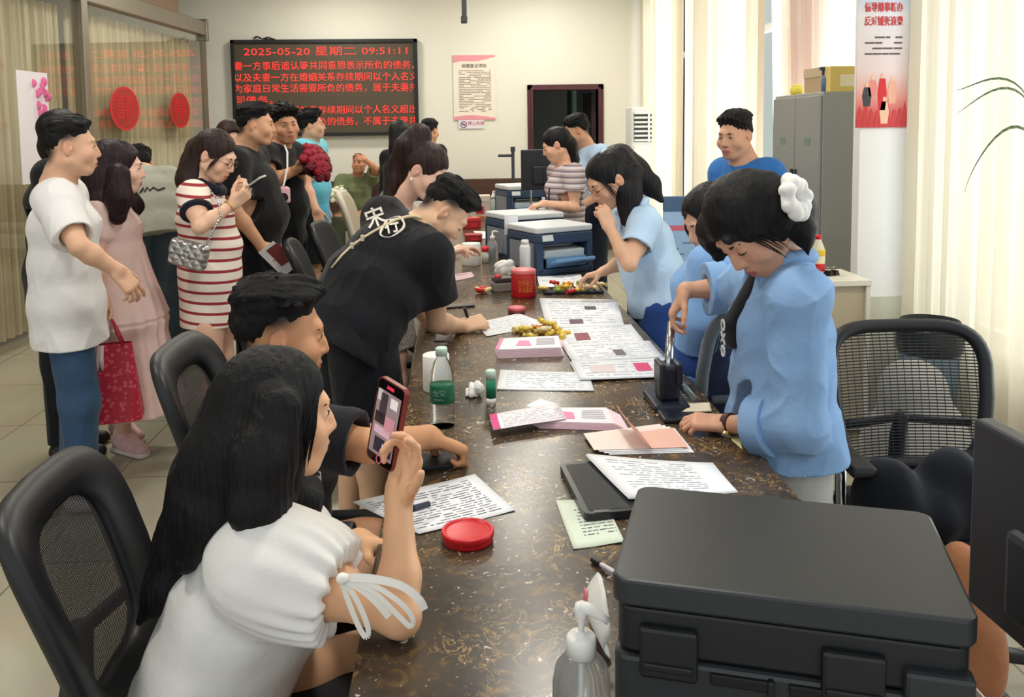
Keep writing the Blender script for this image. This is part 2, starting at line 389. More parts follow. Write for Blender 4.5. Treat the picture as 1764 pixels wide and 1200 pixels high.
# ================================================================== bodies: smooth implicit surfaces turned into meshes
def nz(v): v = np.asarray(v, float); return v/max(np.linalg.norm(v), 1e-9)
class Sdf:
    def __init__(s): s.p = []; s.disp = None; s.clips = []
    def add(s, fn, k=0.01, op='u'): s.p.append((fn, k, op)); return s
    def cap(s, a, b, ra, rb=None, k=0.01, op='u'):
        a = np.asarray(a, float); b = np.asarray(b, float); rb = ra if rb is None else rb; ba = b-a; L2 = max(ba@ba, 1e-9)
        def fn(p):
            q = p-a; t = np.clip((q@ba)/L2, 0, 1); q -= t[..., None]*ba
            return np.sqrt(np.einsum('...i,...i->...', q, q))-(ra+(rb-ra)*t)
        return s.add(fn, k, op)
    def chain(s, pts, rs, k=0.01, op='u'):
        for i in range(len(pts)-1): s.cap(pts[i], pts[i+1], rs[i], rs[i+1], k, op)
        return s
    def ell(s, c, r, R=None, k=0.01, op='u'):
        """R: 3 rows = axes"""
        c = np.asarray(c, float); r = np.asarray(r, float); R = np.eye(3) if R is None else np.asarray(R, float); r2 = r*r
        def fn(p):
            q = (p-c)@R.T; k0 = np.sqrt(((q/r)**2).sum(-1)); k1 = np.sqrt(((q/r2)**2).sum(-1))
            return k0*(k0-1.0)/np.maximum(k1, 1e-6)
        return s.add(fn, k, op)
    def tube(s, a, b, side, wa, da, wb, db, k=0.02, op='u', ov=0.7):
        """elliptic tapered tube from a to b; w along side, d across"""
        a = np.asarray(a, float); b = np.asarray(b, float); ax = b-a; L = np.linalg.norm(ax); ax = ax/L
        sd = nz(side-ax*(np.asarray(side)@ax)); dp = np.cross(ax, sd)
        def fn(p):
            q = p-a; h = q@ax; t = np.clip(h/L, 0, 1); o = h-t*L
            w = wa+(wb-wa)*t; d = da+(db-da)*t; e = np.minimum(w, d)*ov
            u = q@sd; v = q@dp
            k0 = np.sqrt((u/w)**2+(v/d)**2+(o/e)**2); k1 = np.sqrt((u/w**2)**2+(v/d**2)**2+(o/e**2)**2)
            return k0*(k0-1.0)/np.maximum(k1, 1e-6)
        return s.add(fn, k, op)
    def box(s, c, h, R=None, r=0.005, k=0.005, op='u'):
        c = np.asarray(c, float); h = np.asarray(h, float)-r; R = np.eye(3) if R is None else np.asarray(R, float)
        def fn(p):
            q = np.abs((p-c)@R.T)-h
            return np.linalg.norm(np.maximum(q, 0), axis=-1)+np.minimum(q.max(-1), 0)-r
        return s.add(fn, k, op)
    def clip(s, pt, n):
        """keep the side n points away from"""
        pt = np.asarray(pt, float); n = nz(n)
        s.clips.append(lambda p: (p-pt)@n); return s
    def ev_list(s, p, idx):
        D = np.full(p.shape[:-1], 9.0)
        for i in idx:
            fn, k, op = s.p[i]; d = fn(p); D = comb(D, d, k, op)
        return D
    def bounds_guess(s): pass
def comb(D, d, k, op):
    if op == 'u':
        h = np.maximum(k-np.abs(D-d), 0)/k; return np.minimum(D, d)-h*h*k*0.25
    if op == 's':
        d = -d; h = np.maximum(k-np.abs(D-d), 0)/k; return np.maximum(D, d)+h*h*k*0.25
    return np.maximum(D, d)
def snoise(p, f, seed=0):
    r = np.random.RandomState(seed); o = 0
    for i in range(5):
        w = r.normal(size=3); w = w/np.linalg.norm(w)*(0.7+0.6*r.rand()); o = o+np.sin(p@(w*np.asarray(f))+r.rand()*6.28)
    return o/5.0
def folds_fn(a, f, seed):
    f = np.asarray(f, float)
    def fn(p):
        r = np.clip(1-2.6*np.abs(snoise(p, f*1.1, seed+2)), 0, 1); r2 = np.clip(1-3*np.abs(snoise(p, f*2.1, seed+7)), 0, 1)
        return a*(.9*snoise(p, f*.8, seed)-.75*r*r-.35*r2*r2+.25)
    return fn
def mesh_sdf(S, res, lo, hi, slack=0.03):
    lo = np.asarray(lo, float); hi = np.asarray(hi, float); B = 8; bs = B*res
    n = np.maximum(np.ceil((hi-lo)/bs).astype(int), 1)
    g = np.stack(np.meshgrid(*[np.arange(k) for k in n], indexing='ij'), -1).reshape(-1, 3)
    cen = lo+(g+0.5)*bs; rad = bs*0.87
    ds = []; D = np.full(len(cen), 9.0)
    for fn, k, op in S.p:
        d = fn(cen); ds.append(d); D = comb(D, d, k, op)
    for c in S.clips: D = np.maximum(D, c(cen))
    act = np.where(np.abs(D) < rad*1.25+slack)[0]
    if not len(act): return np.zeros((0, 3)), np.zeros((0, 4), int)
    g = g[act]; m = B+1
    off = np.stack(np.meshgrid(np.arange(m), np.arange(m), np.arange(m), indexing='ij'), -1).reshape(-1, 3)
    pts = (lo+(g[:, None, :]*B+off[None])*res)
    F = np.full(pts.shape[:2], 9.0)
    dmin = np.min([d[act] for d, (f_, k_, o_) in zip(ds, S.p) if o_ == 'u'], axis=0)
    for d, (fn, k, op) in zip(ds, S.p):
        da = d[act]
        use = (da < dmin+2.4*rad+k) if op == 'u' else (da < 1.3*rad+k+0.01)
        use = np.where(use)[0]
        if len(use): F[use] = comb(F[use], fn(pts[use]), k, op)
    if S.disp is not None: F += S.disp(pts)
    for c in S.clips: F = np.maximum(F, c(pts))
    F = F.reshape(-1, m, m, m)
    # surface nets
    cn = np.array([[0, 0, 0], [1, 0, 0], [0, 1, 0], [1, 1, 0], [0, 0, 1], [1, 0, 1], [0, 1, 1], [1, 1, 1]])
    v8 = np.stack([F[:, a:a+B, b:b+B, c:c+B] for a, b, c in cn], -1)
    ins = v8 < 0; cnt = ins.sum(-1); ce = (cnt > 0) & (cnt < 8)
    ib, ix, iy, iz = np.where(ce); vv = v8[ib, ix, iy, iz]
    E = [(0, 1), (2, 3), (4, 5), (6, 7), (0, 2), (1, 3), (4, 6), (5, 7), (0, 4), (1, 5), (2, 6), (3, 7)]
    acc = np.zeros((len(ib), 3)); na = np.zeros(len(ib))
    for a, b in E:
        va, vb = vv[:, a], vv[:, b]; x = (va < 0) != (vb < 0)
        t = np.where(x, va/np.where(x, va-vb, 1), 0)
        acc += np.where(x[:, None], cn[a]+(cn[b]-cn[a])*t[:, None], 0); na += x
    gi = g[ib]*B+np.stack([ix, iy, iz], -1)
    vert = lo+(gi+acc/na[:, None])*res
    NX = n*B+2
    def key(q): return (q[:, 0]*NX[1]+q[:, 1])*NX[2]+q[:, 2]
    kk = key(gi); od = np.argsort(kk); ks = kk[od]
    def look(q):
        k_ = key(q); j = np.clip(np.searchsorted(ks, k_), 0, len(ks)-1); return np.where(ks[j] == k_, od[j], -1)
    quads = []
    for ax, (c1, c2, cc) in {0: (1, 2, 1), 1: (2, 0, 2), 2: (0, 1, 4)}.items():
        x = (vv[:, 0] < 0) != (vv[:, cc] < 0); q = gi[x]; fl = vv[x, 0] < 0
        e1 = np.zeros(3, int); e1[c1] = 1; e2 = np.zeros(3, int); e2[c2] = 1
        a, b_, c_, d_ = look(q), look(q-e1), look(q-e1-e2), look(q-e2)
        ok = (b_ >= 0) & (c_ >= 0) & (d_ >= 0); Q = np.stack([a, b_, c_, d_], -1)
        Q[~fl] = Q[~fl][:, ::-1]; quads.append(Q[ok])
    return vert, np.concatenate(quads)
def np_mesh(name, v, q, mat_, parent=None, cols=None, loc=None):
    me = bpy.data.meshes.new(name)
    me.vertices.add(len(v)); me.vertices.foreach_set('co', np.ascontiguousarray(v, dtype=np.float32).ravel())
    me.loops.add(q.size); me.loops.foreach_set('vertex_index', np.ascontiguousarray(q, dtype=np.int32).ravel())
    me.polygons.add(len(q)); me.polygons.foreach_set('loop_start', np.arange(0, q.size, 4, dtype=np.int32))
    me.update(calc_edges=True)
    if cols is not None:
        a = me.color_attributes.new('Col', 'FLOAT_COLOR', 'POINT')
        c4 = np.ones((len(v), 4), np.float32); c4[:, :3] = cols; a.data.foreach_set('color', c4.ravel())
    return link_mesh(name, me, mat_, parent, True)
# ------------------------------------------------------------------ frames
def basis(look, up=(0, 0, 1)):
    """rows: right, forward, up"""
    f = nz(look); u = np.asarray(up, float); r = nz(np.cross(f, u)); u = np.cross(r, f); return np.stack([r, f, u])
# ------------------------------------------------------------------ skin
skin_m = mat('skin', srgb(224, 178, 148), 0.48, vcol=True, subs=0.12, spec=0.35, bump=(260, 0.06, 0.001))
lip_c = np.array(srgb(176, 96, 90)[:3]); HAIRC = np.array(srgb(26, 24, 25)[:3])
def hair_mat(name, col, col2, st=(90, 90, 5)):
    m = mat(name, col, 0.52, spec=0.25, noise=(1.0, .8, col2, st), bump=(1.0, 0.55, 0.006, st)); return m
hair_black = hair_mat('hair_black', srgb(14, 13, 15), srgb(30, 29, 31))
hair_brown = hair_mat('hair_brown', srgb(34, 23, 22), srgb(62, 45, 40))
hair_plum = hair_mat('hair_plum', srgb(24, 14, 18), srgb(52, 31, 37))
hair_short = mat('hair_short', srgb(13, 12, 13), 0.6, spec=.22, noise=(160, .6, srgb(28, 27, 27)), bump=(260, .7, .004))
def head_prims(S, c, R, s=1.0, fem=False, jaw=1.0, mouth=0.0):
    """c: head centre, R rows right/forward/up"""
    def w(x, y, z): return c+(x*R[0]+y*R[1]+z*R[2])*s
    S.ell(w(0, -.014, .034), V(.073, .092, .083)*s, R, .02)
    S.ell(w(0, .026, -.022), V(.062*jaw, .064, .082)*s, R, .025*s)
    S.ell(w(0, .062, -.092), V(.024*jaw, .022, .02)*s, R, .03*s)
    for sx in (-1, 1):
        S.cap(w(sx*.056*jaw, -.006, -.05), w(sx*.022*jaw, .055, -.092), .019*s, .015*s, .025*s)
        S.ell(w(sx*.04*jaw, .058, -.028), V(.026, .026, .026)*s, R, .025*s)
    S.cap(w(-.03, .078, .026), w(.03, .078, .026), .013*s, k=.02*s)
    for sx in (-1, 1): S.ell(w(sx*.032, .103, .004), V(.019, .019, .011)*s, R, .014*s, 's')
    for sx in (-1, 1): S.ell(w(sx*.031, .0775, .004), V(.0165, .0115, .0105)*s, R, .004*s)
    S.chain([w(0, .084, .018), w(0, .095, -.012), w(0, .1035, -.0285)], [.008*s, .009*s, .0112*s], .014*s)
    for sx in (-1, 1): S.ell(w(sx*.0125, .093, -.0315), V(.0088, .011, .008)*s, R, .008*s)
    for sx in (-1, 1): S.ell(w(sx*.0065, .099, -.0412), V(.0035, .005, .003)*s, R, .003*s, 's')
    S.ell(w(0, .077, -.06), V(.032, .017, .022)*s, R, .02*s)
    S.chain([w(-.021, .085, -.064+.003*mouth), w(-.007, .0935, -.0585), w(0, .0925, -.06), w(.007, .0935, -.0585), w(.021, .085, -.064+.003*mouth)], [.002*s, .0052*s, .005*s, .0052*s, .002*s], .006*s)
    S.chain([w(-.019, .0845, -.067+.003*mouth), w(0, .0915, -.0715), w(.019, .0845, -.067+.003*mouth)], [.002*s, .0065*s, .002*s], .006*s)
    S.cap(w(-.019, .093, -.0655+.003*mouth), w(0, .101, -.0655), .0017*s, k=.003*s, op='s'); S.cap(w(0, .101, -.0655), w(.019, .093, -.0655+.003*mouth), .0017*s, k=.003*s, op='s')
    for sx in (-1, 1):
        e = R.copy(); ca, sa = math.cos(.42*sx), math.sin(.42*sx)
        e = np.stack([R[0]*ca+R[1]*sa, R[1]*ca-R[0]*sa, R[2]])
        S.ell(w(sx*.077, -.012, -.002), V(.0085, .0185, .031)*s, e, .006*s)
        S.ell(w(sx*.087, -.006, .002), V(.006, .011, .019)*s, e, .005*s, 's')
        S.ell(w(sx*.078, .002, -.006), V(.006, .006, .008)*s, e, .005*s)
    return w
def head_paint(w, R, s, lips=lip_c, blush=0.25, brow=HAIRC, eyes='open', fade=None, beard=0.0, scalp=None):
    """list of (centre, radii, R, colour, strength, softness)"""
    o = []
    o.append((w(0, .094, -.0655), V(.022, .02, .0115)*s, R, lips, .85, .5))
    for sx in (-1, 1):
        o.append((w(sx*.045, .06, -.026), V(.03, .03, .026)*s, R, np.array(srgb(214, 142, 122)[:3]), blush, 1.0))
        o.append((w(sx*.08, -.01, 0), V(.016, .03, .034)*s, R, np.array(srgb(214, 138, 112)[:3]), .35, .8))
    o.append((w(0, .101, -.028), V(.018, .018, .014)*s, R, np.array(srgb(214, 140, 118)[:3]), .35, 1.0))
    for sx in (-1, 1): o.append((w(sx*.0065, .1005, -.0425), V(.004, .006, .003)*s, R, np.array(srgb(90, 40, 34)[:3]), .7, .5))
    if beard: o.append((w(0, .085, -.075), V(.03, .03, .03)*s, R, np.array(srgb(120, 100, 90)[:3]), beard, 1.0))
    if fade is not None: o += fade
    return o
def paint(v, base, strokes):
    c = np.tile(np.asarray(base, float)[:3], (len(v), 1))
    for cen, r, R, col, st, soft in strokes:
        q = (v-cen)@np.asarray(R).T/np.asarray(r); d = np.sqrt((q*q).sum(-1))
        a = st*np.clip((1+soft*.5-d)/max(soft, .01), 0, 1); a = a*a*(3-2*a) if st <= 1 else a
        c += (np.asarray(col)-c)*a[:, None]
    return c
eye_white = mat('eye_white', srgb(222, 214, 208), 0.2); iris_m = mat('iris_dark', srgb(26, 16, 12), 0.15); lash_m = mat('lash_dark', srgb(24, 18, 17), 0.6); brow_m = mat('brow_dark', srgb(34, 27, 25), .8)
def face_parts(w, R, s, root, eyes='open', browh=0.0, parts=True, gaze=0.0, browt=1.0):
    for sx in (-1, 1):
        M3 = Matrix([list(R[0]), list(R[1]), list(R[2])]).transposed()
        M4 = M3.to_4x4()
        def wl(x, y, z): return tuple(w(x, y, z))
        if eyes == 'open':
            m = MB(); m.ell(wl(sx*.031, .0832, .0035), (.0118*s, .0062*s, .0044*s), M3, 14)
            e = m.build('eye', eye_white, root)
            m = MB(); m.ell(wl(sx*.031+gaze*.004, .0868, .0035), (.0050*s, .0032*s, .0043*s), M3, 12); m.build('iris', iris_m, e)
            m = MB(); m.tube([wl(sx*.017, .0868, .0025), wl(sx*.024, .0905, .0078), wl(sx*.032, .0900, .0088), wl(sx*.040, .0862, .0062), wl(sx*.046, .0805, .0030)], [.0006*s, .0013*s, .0016*s, .0015*s, .0007*s], 6).build('eyelashes', lash_m, e)
        else:
            m = MB(); m.tube([wl(sx*.017, .0855, .0012), wl(sx*.024, .0895, -.0022), wl(sx*.032, .0893, -.0032), wl(sx*.040, .0855, -.0022), wl(sx*.0455, .0795, .0004)], [.0006*s, .0014*s, .0017*s, .0016*s, .0008*s], 6).build('eyelashes', lash_m, root)
        m = MB(); m.tube([wl(sx*.014, .0925, .0235+browh), wl(sx*.022, .093, .0262+browh), wl(sx*.034, .0885, .0285+browh), wl(sx*.047, .077, .0245+browh)], [.0016*s*browt, .0030*s*browt, .0028*s*browt, .0010*s], 6).build('eyebrow', brow_m, root)
# ------------------------------------------------------------------ hands
def hand_prims(S, wr, d, n, side, curl=0.5, thumb=0.5, s=1.0, spread=0.12, curls=None, tcurl=0.4, k=.006):
    """wr wrist, d direction of the palm, n direction the palm faces, side +1 when thumb lies on the d x n side"""
    d = nz(d); n = nz(n-d*(np.asarray(n)@d)); t = np.cross(d, n)*side
    L = .094*s; o = []
    S.ell(wr+d*.005*s, V(.025, .03, .019)*s, np.stack([t, d, n]), .02*s)
    S.box(wr+d*L*.53, V(.036*s, L*.5, .0125*s), np.stack([t, d, n]), .0115*s, .014*s)
    S.ell(wr+d*.035*s+t*.024*s+n*.008*s, V(.015, .03, .014)*s, np.stack([t, d, n]), .012*s)
    base = [.029, .0098, -.0098, -.028]; ln = [.072, .08, .074, .058]; rr = [.0086, .0088, .0084, .0075]
    for i in range(4):
        cu = curls[i] if curls is not None else curl*(1+.08*i)
        p = wr+d*(L*(.99 if i in (1, 2) else .94 if i == 0 else .88))+t*base[i]*s
        ang = 0; sp = (1.5-i)*spread; dd = nz(d+t*sp); prev = p; l = ln[i]*s
        S.cap(p-dd*.02*s, p, rr[i]*1.05*s, rr[i]*1.08*s, .008*s)
        for j, fr in enumerate((.45, .3, .25)):
            ang += cu*(0.95, 1.15, .75)[j]
            v = dd*math.cos(ang)+n*math.sin(ang); q = prev+v*l*fr
            r0 = rr[i]*s*(1.04-.08*j); r1 = rr[i]*s*(.98-.1*j)
            S.cap(prev, q, r0, r1, .0025*s); prev = q
        o.append(prev)
    p = wr+d*.022*s+t*.026*s+n*.006*s
    v = nz(d*.75+t*(.85-.5*thumb)+n*(.25+.75*thumb)); q = p+v*.04*s; S.cap(p, q, .0135*s, .0105*s, .01*s)
    v2 = nz(v*(1-.3*tcurl)+d*.35-t*.5*tcurl+n*.1*tcurl); q2 = q+v2*.031*s; S.cap(q, q2, .0102*s, .0095*s, .004*s)
    v3 = nz(v2-t*.5*tcurl+d*.1); q3 = q2+v3*.022*s; S.cap(q2, q3, .0095*s, .0078*s, .003*s)
    o.append(q3); return o
def ik(a, b, l1, l2, pole):
    a = np.asarray(a, float); b = np.asarray(b, float); d = b-a; D = np.linalg.norm(d); D = min(D, (l1+l2)*.999); u = nz(d)
    x = (l1*l1-l2*l2+D*D)/(2*D); h = math.sqrt(max(l1*l1-x*x, 0)); p = np.asarray(pole, float); p = nz(p-u*(p@u)); return a+u*x+p*h
# ------------------------------------------------------------------ cloth helpers
def wisps(s, m, n=26, seed=1, side=(-1, 1), drop=.06, fwd=0.0, r=.0021, name='hair_strands'):
    """loose strands falling from the parting past the temples"""
    rnd = random.Random(seed); g = MB(); w = s.w
    for k in range(n):
        sx = rnd.choice(side); a = rnd.random(); o = rnd.uniform(-.006, .008); d = rnd.uniform(.3, 1)*drop
        p = [(sx*(.008+.02*a), .052+.02*(1-a), .118-.012*a), (sx*(.034+.02*a), .078-.012*a+o+fwd, .092-.02*a), (sx*(.062+.01*a), .07-.03*a+o+fwd, .05-.03*a), (sx*(.077+.006*a), .052-.03*a+o, .0-.02*a), (sx*(.08+rnd.uniform(-.004, .006)), .042-.03*a+o, -.03-d)]
        for i in (0, 1, 2):
            v = (np.array(p[i])-V(0, -.014, .036))/V(.083, .103, .092); p[i] = tuple(V(0, -.014, .036)+v/np.linalg.norm(v)*V(.083, .103, .092))
        g.tube([tuple(w(*q)) for q in p], [r*.5, r*1.1, r, r*.8, r*.2], 5)
    return g.build(name, m, s.root)
def cloth(name, c, rough=.85, st=(14, 14, 14), strength=.35, dist=.02, c2=None, fold=9.0):
    return mat(name, c, rough, spec=.2, bump=(fold, strength, dist), noise=(7, .5, c2) if c2 else None, sheen=.1)
def build_sdf(S, name, mat_, parent, res, lo, hi, strokes=None, base=None, slack=.03):
    v, q = mesh_sdf(S, res, lo, hi, slack)
    cols = paint(v, base, strokes) if base is not None else None
    return np_mesh(name, v, q, mat_, parent, cols)
def bbox(pts, pad): 
    a = np.array(pts); return a.min(0)-pad, a.max(0)+pad
class Person:
    """J: dict of world joints: head(centre) look up neck sl sr el er wl wr pel hl hr kl kr al ar; built in world coordinates under an Empty at the feet"""
    def __init__(s, label, J, s_=1.0, fem=False, res=.005, skin=(224, 178, 148), base=None, group=None, headR=None, tw=1.0, hs=1.0, jaw=1.0, arm=1.0, legs=True):
        s.J = {k: np.asarray(v, float) for k, v in J.items()}; J = s.J; s.s = s_; s.fem = fem; s.res = res; s.tw = tw; s.hs = hs; s.arm = arm
        s.skin = np.array(srgb(*skin)[:3]); b = base if base is not None else V(J['pel'][0], J['pel'][1], 0)
        s.root = empty('person', b, 0, label, 'person', group); s.o = np.array(b, float)
        for k in J:
            if k not in ('look', 'up'): J[k] = J[k]-s.o
        s.lat = nz(J['sr']-J['sl'])     # towards the person's right
        s.R = basis(J['look'], J.get('up', V(0, 0, 1)))
        s.B = Sdf(); s.pts = []; s.strokes = []
        hh = s_*hs; s.hh = hh
        s.w = head_prims(s.B, J['head'], s.R, hh, fem, jaw)
        s.strokes += head_paint(s.w, s.R, hh)
        nr = (.046 if fem else .056)*s_
        nt = s.w(0, -.018, -.055)
        s.B.chain([nt, J['neck']*.55+nt*.45, J['neck']], [nr*1.02, nr, nr*1.12], .03)
        mid = (J['sl']+J['sr'])/2; s.mid = mid; up = nz(J['neck']-J['pel']); s.upv = up; s.fwd = nz(np.cross(up, s.lat)); 
        T = s.torso_st(0.0)
        for (a, b2) in zip(T[:-1], T[1:]): s.B.tube(a[0], b2[0], s.lat, a[1], a[2], b2[1], b2[2], .03)
        s.B.chain([J['neck']-up*.03, J['sl']+(J['neck']-J['sl'])*.25], [nr, .04*s_], .04); s.B.chain([J['neck']-up*.03, J['sr']+(J['neck']-J['sr'])*.25], [nr, .04*s_], .04)
        ua = (.041 if fem else .048)*s_*arm; fa = (.033 if fem else .037)*s_*arm; wr = (.0225 if fem else .026)*s_
        s.ua, s.fa, s.wrr = ua, fa, wr
        for e in 'lr':
            if 'e'+e in J:
                el, w_ = J['e'+e], J['w'+e]
                s.B.chain([J['s'+e], J['s'+e]*.5+el*.5, el], [ua*1.1, ua, fa*.92], .03)
                s.B.chain([el, el*.68+w_*.32, w_], [fa*.94, fa, wr], .02)
            if legs and 'k'+e in J:
                s.B.chain([J['h'+e], J['h'+e]*.5+J['k'+e]*.5, J['k'+e]], [.085*s_*tw, .072*s_*tw, .05*s_], .04)
                s.B.chain([J['k'+e], J['k'+e]*.67+J['a'+e]*.33, J['a'+e]], [.05*s_, .052*s_, .034*s_], .03)
    def torso_st(s, f, hip=1.0, waist=1.0, chest=1.0, belly=0.0):
        """stations (centre, half width, half depth) from crotch to shoulder line, inflated by f"""
        J = s.J; p, m = J['pel'], s.mid; n = J['neck']; a = s.s*s.tw; sw = np.linalg.norm(J['sr']-J['sl'])/2
        W = [.155, .135, .145, .16] if not s.fem else [.16, .118, .128, .14]
        D = [.105, .095, .108, .085] if not s.fem else [.108, .085, .108, .075]
        L = lambda t: p+(m-p)*t
        bend = J.get('spine', np.zeros(3)) if 'spine' in J else None
        c = [L(-.04), L(.36), L(.74), L(.97)]
        if 'bend' in J: c[1] = c[1]+(J['bend']+s.o); c[2] = c[2]+(J['bend']+s.o)*.7
        fw = s.fwd
        return [(c[0], W[0]*a*hip+f, D[0]*a*hip+f), (c[1]+fw*belly*.5, W[1]*a*waist+f+belly*.3, D[1]*a*waist+f+belly), (c[2]+fw*.006, W[2]*a*chest+f, D[2]*a*chest+f), (c[3], max(sw-.03, .09)*1.0+f, .062*a+f)]
    def hand(s, e, d, n, side=None, **k):
        sd = side if side is not None else (1 if e == 'r' else -1)
        tips = hand_prims(s.B, s.J['w'+e], d, n, sd, s=s.s*(.93 if s.fem else 1.0), **k)
        for t in tips: s.strokes.append((t, V(.012, .012, .012), np.eye(3), np.array(srgb(212, 136, 118)[:3]), .3, 1.0))
        s.pts += tips; return [t+s.o for t in tips]
    def skin_mesh(s, name='body'):
        J = s.J; pts = [J[k] for k in J if k not in ('look', 'up', 'bend')]+s.pts
        lo, hi = bbox(pts, .17); s.lo, s.hi = lo, hi
        s.body = build_sdf(s.B, name, skin_m, s.root, s.res, lo, hi, s.strokes, s.skin)
        return s
    def face(s, **k): face_parts(s.w, s.R, s.hh, s.root, **k); return s
    def garment(s): return Sdf()
    def tee(s, name, m, infl=.014, sleeve=.55, slv=1.28, hem=None, neck=.068, folds=.006, belly=0., hip=1., waist=1.05, long=False, cuff=None, res=None, neckz=.02, sleeves='lr', drop=0.0, seed=1, flare=0.0, chest=1.0, ff=(26, 26, 10)):
        """shirt: torso, sleeves over the share of the upper arm (or down the forearm when long), neck opening"""
        J = s.J; S = Sdf(); T = s.torso_st(infl, hip, waist, chest, belly)
        if hem is not None:
            dn = nz(T[0][0]-T[1][0]); e = T[0][0]+dn*hem; T = [(e, T[0][1]+flare, T[0][2]+flare)]+T
        for a, b in zip(T[:-1], T[1:]): S.tube(a[0], b[0], s.lat, a[1], a[2], b[1], b[2], .05)
        up = s.upv; nb = J['neck']
        for e in 'lr': S.cap(nb-up*.045, J['s'+e], .052*s.s+infl*.5, (s.ua*1.1+infl), .05)
        for e in sleeves:
            el = J['e'+e]; sh = J['s'+e]; w_ = J['w'+e]
            r0 = s.ua*1.08+infl; ax = nz(el-sh)
            if not long:
                c = sh+(el-sh)*sleeve; r1 = s.ua*slv+infl*.5
                S.chain([sh, c+ax*.02], [r0, r1], .045)
            else:
                c = el+(w_-el)*sleeve; ax = nz(w_-el); r1 = s.fa*slv+infl*.5
                S.chain([sh, el, c+ax*.02], [r0, s.fa*1.1+infl, r1], .04)
            S.add((lambda c, ax, r: (lambda p: np.maximum(-((p-c)@ax), np.linalg.norm(p-c, axis=-1)-r)))(c, ax, max(r1*1.9, .1)), .004, 's')
            # hollow cuff
            S.cap(c-ax*.045, c+ax*.05, r1-.022, r1-.0085, .004, 's')
        if hem is not None: S.clip(T[0][0], nz(T[0][0]-T[1][0]))
        else: S.clip(T[0][0]-up*.02, -up)
        S.ell(nb+up*neckz+s.fwd*.012, V(neck, neck*.95, .05+drop), np.stack([s.lat, s.fwd, up]), .008, 's')
        if folds: S.disp = folds_fn(folds*.85, ff, seed)
        return build_sdf(S, name, m, s.root, res or s.res, s.lo-.05, s.hi+.05), S
    def pants(s, name, m, infl=.016, to=.95, res=None, wide=1.0, top=.12, folds=.006, seed=4, hips=1.0):
        J = s.J; S = Sdf(); T = s.torso_st(infl, hips)
        S.tube(T[0][0], T[1][0], s.lat, T[0][1], T[0][2], T[1][1], T[1][2], .04)
        for e in 'lr':
            h, k, a = J['h'+e], J['k'+e], J['a'+e]
            if to > .5: pts = [h, k, k+(a-k)*((to-.5)*2)]
            else: pts = [h, h+(k-h)*to*2]
            r = [.088*s.s*s.tw+infl, .06*s.s*wide+infl, .048*s.s*wide+infl] if to > .5 else [.09*s.s*s.tw+infl, .078*s.s*wide+infl]
            S.chain(pts, r, .04); ax = nz(pts[-1]-pts[-2])
            S.add((lambda c, ax: (lambda p: np.maximum(-((p-c)@ax), np.linalg.norm(p-c, axis=-1)-.14)))(pts[-1], ax), .004, 's')
        S.clip(T[0][0]+(T[1][0]-T[0][0])*min(top/.2, 1), T[1][0]-T[0][0])
        if folds: S.disp = folds_fn(folds*.9, V(22, 22, 9), seed)
        return build_sdf(S, name, m, s.root, res or s.res, s.lo-.06, s.hi+.06)
    def shoes(s, m, res=.006, sole=None):
        for e in 'lr':
            if 'a'+e not in s.J: continue
            a = s.J['a'+e]; f = s.fwd*V(1, 1, 0); f = nz(f); z0 = -s.o[2]
            g = V(a[0], a[1], 0)
            S = Sdf(); S.chain([g-f*.03+V(0, 0, .055), g+f*.06+V(0, 0, .045), g+f*.15+V(0, 0, .032)], [.042, .042, .034], .03); S.cap(g+V(0, 0, .06), a*V(1, 1, 1)+V(0, 0, .0), .042, .044, .02)
            S.clip(V(0, 0, .004), V(0, 0, -1)); lo, hi = bbox([g-f*.1, g+f*.22, g+V(0, 0, .16)], .07)
            o = build_sdf(S, 'shoe', m, s.root, res, lo, hi)
            if sole:
                S = Sdf(); S.chain([g-f*.03+V(0, 0, .012), g+f*.15+V(0, 0, .012)], [.047, .039], .02); S.clip(V(0, 0, .001), V(0, 0, -1)); S.clip(V(0, 0, .024), V(0, 0, 1)); build_sdf(S, 'sole', sole, o, .005, lo, hi)
    def short_hair(s, m=None, top=.02, side=.003, front=.055, name='hair', res=None, fade=True, spike=.004, back=-.05, fringe=0.0, tall=0.0, low=.018, seed=2, sweep=0.0, hairline=.058):
        """cropped hair: full on top, cut high at the sides (low = height of the side line), skin fade below it"""
        S = Sdf(); w, R, h = s.w, s.R, s.hh; c1 = w(0, -.014, .034); rr = V(.073, .092, .083)*h; r2 = rr*rr; hb = hairline+.016
        yk = [-.12, -.06, -.025, .015, .05, .066, .1]; zk = [back, back+.014, low+.008, low+.012, low+.02, hb-.008, hb]
        def msk(q): return np.clip((q[..., 2]-np.interp(q[..., 1], yk, zk)+.006*np.sin(q[..., 0]*260+q[..., 1]*190))/.042, -.6, 1)
        def shell(p):
            q = (p-c1)@R.T; k0 = np.sqrt(((q/rr)**2).sum(-1)); k1 = np.sqrt(((q/r2)**2).sum(-1)); d = k0*(k0-1)/np.maximum(k1, 1e-6)
            g = (p-w(0, 0, 0))@R.T/h; m = msk(g); t = np.clip((g[..., 2]-.045)/.06, 0, 1); t = t*t*(3-2*t); fr = np.clip((g[..., 1]-.01)/.07, 0, 1)
            T = side+.003+top*t+(tall+.004)*fr*t+fringe*fr*np.clip((g[..., 2]-.055)/.02, 0, 1)
            return d-h*(np.where(m > 0, -.003+(T+.003)*np.maximum(m, 0)**.8, -.003+.03*m))
        S.add(shell, .01)
        c0 = w(0, 0, 0)
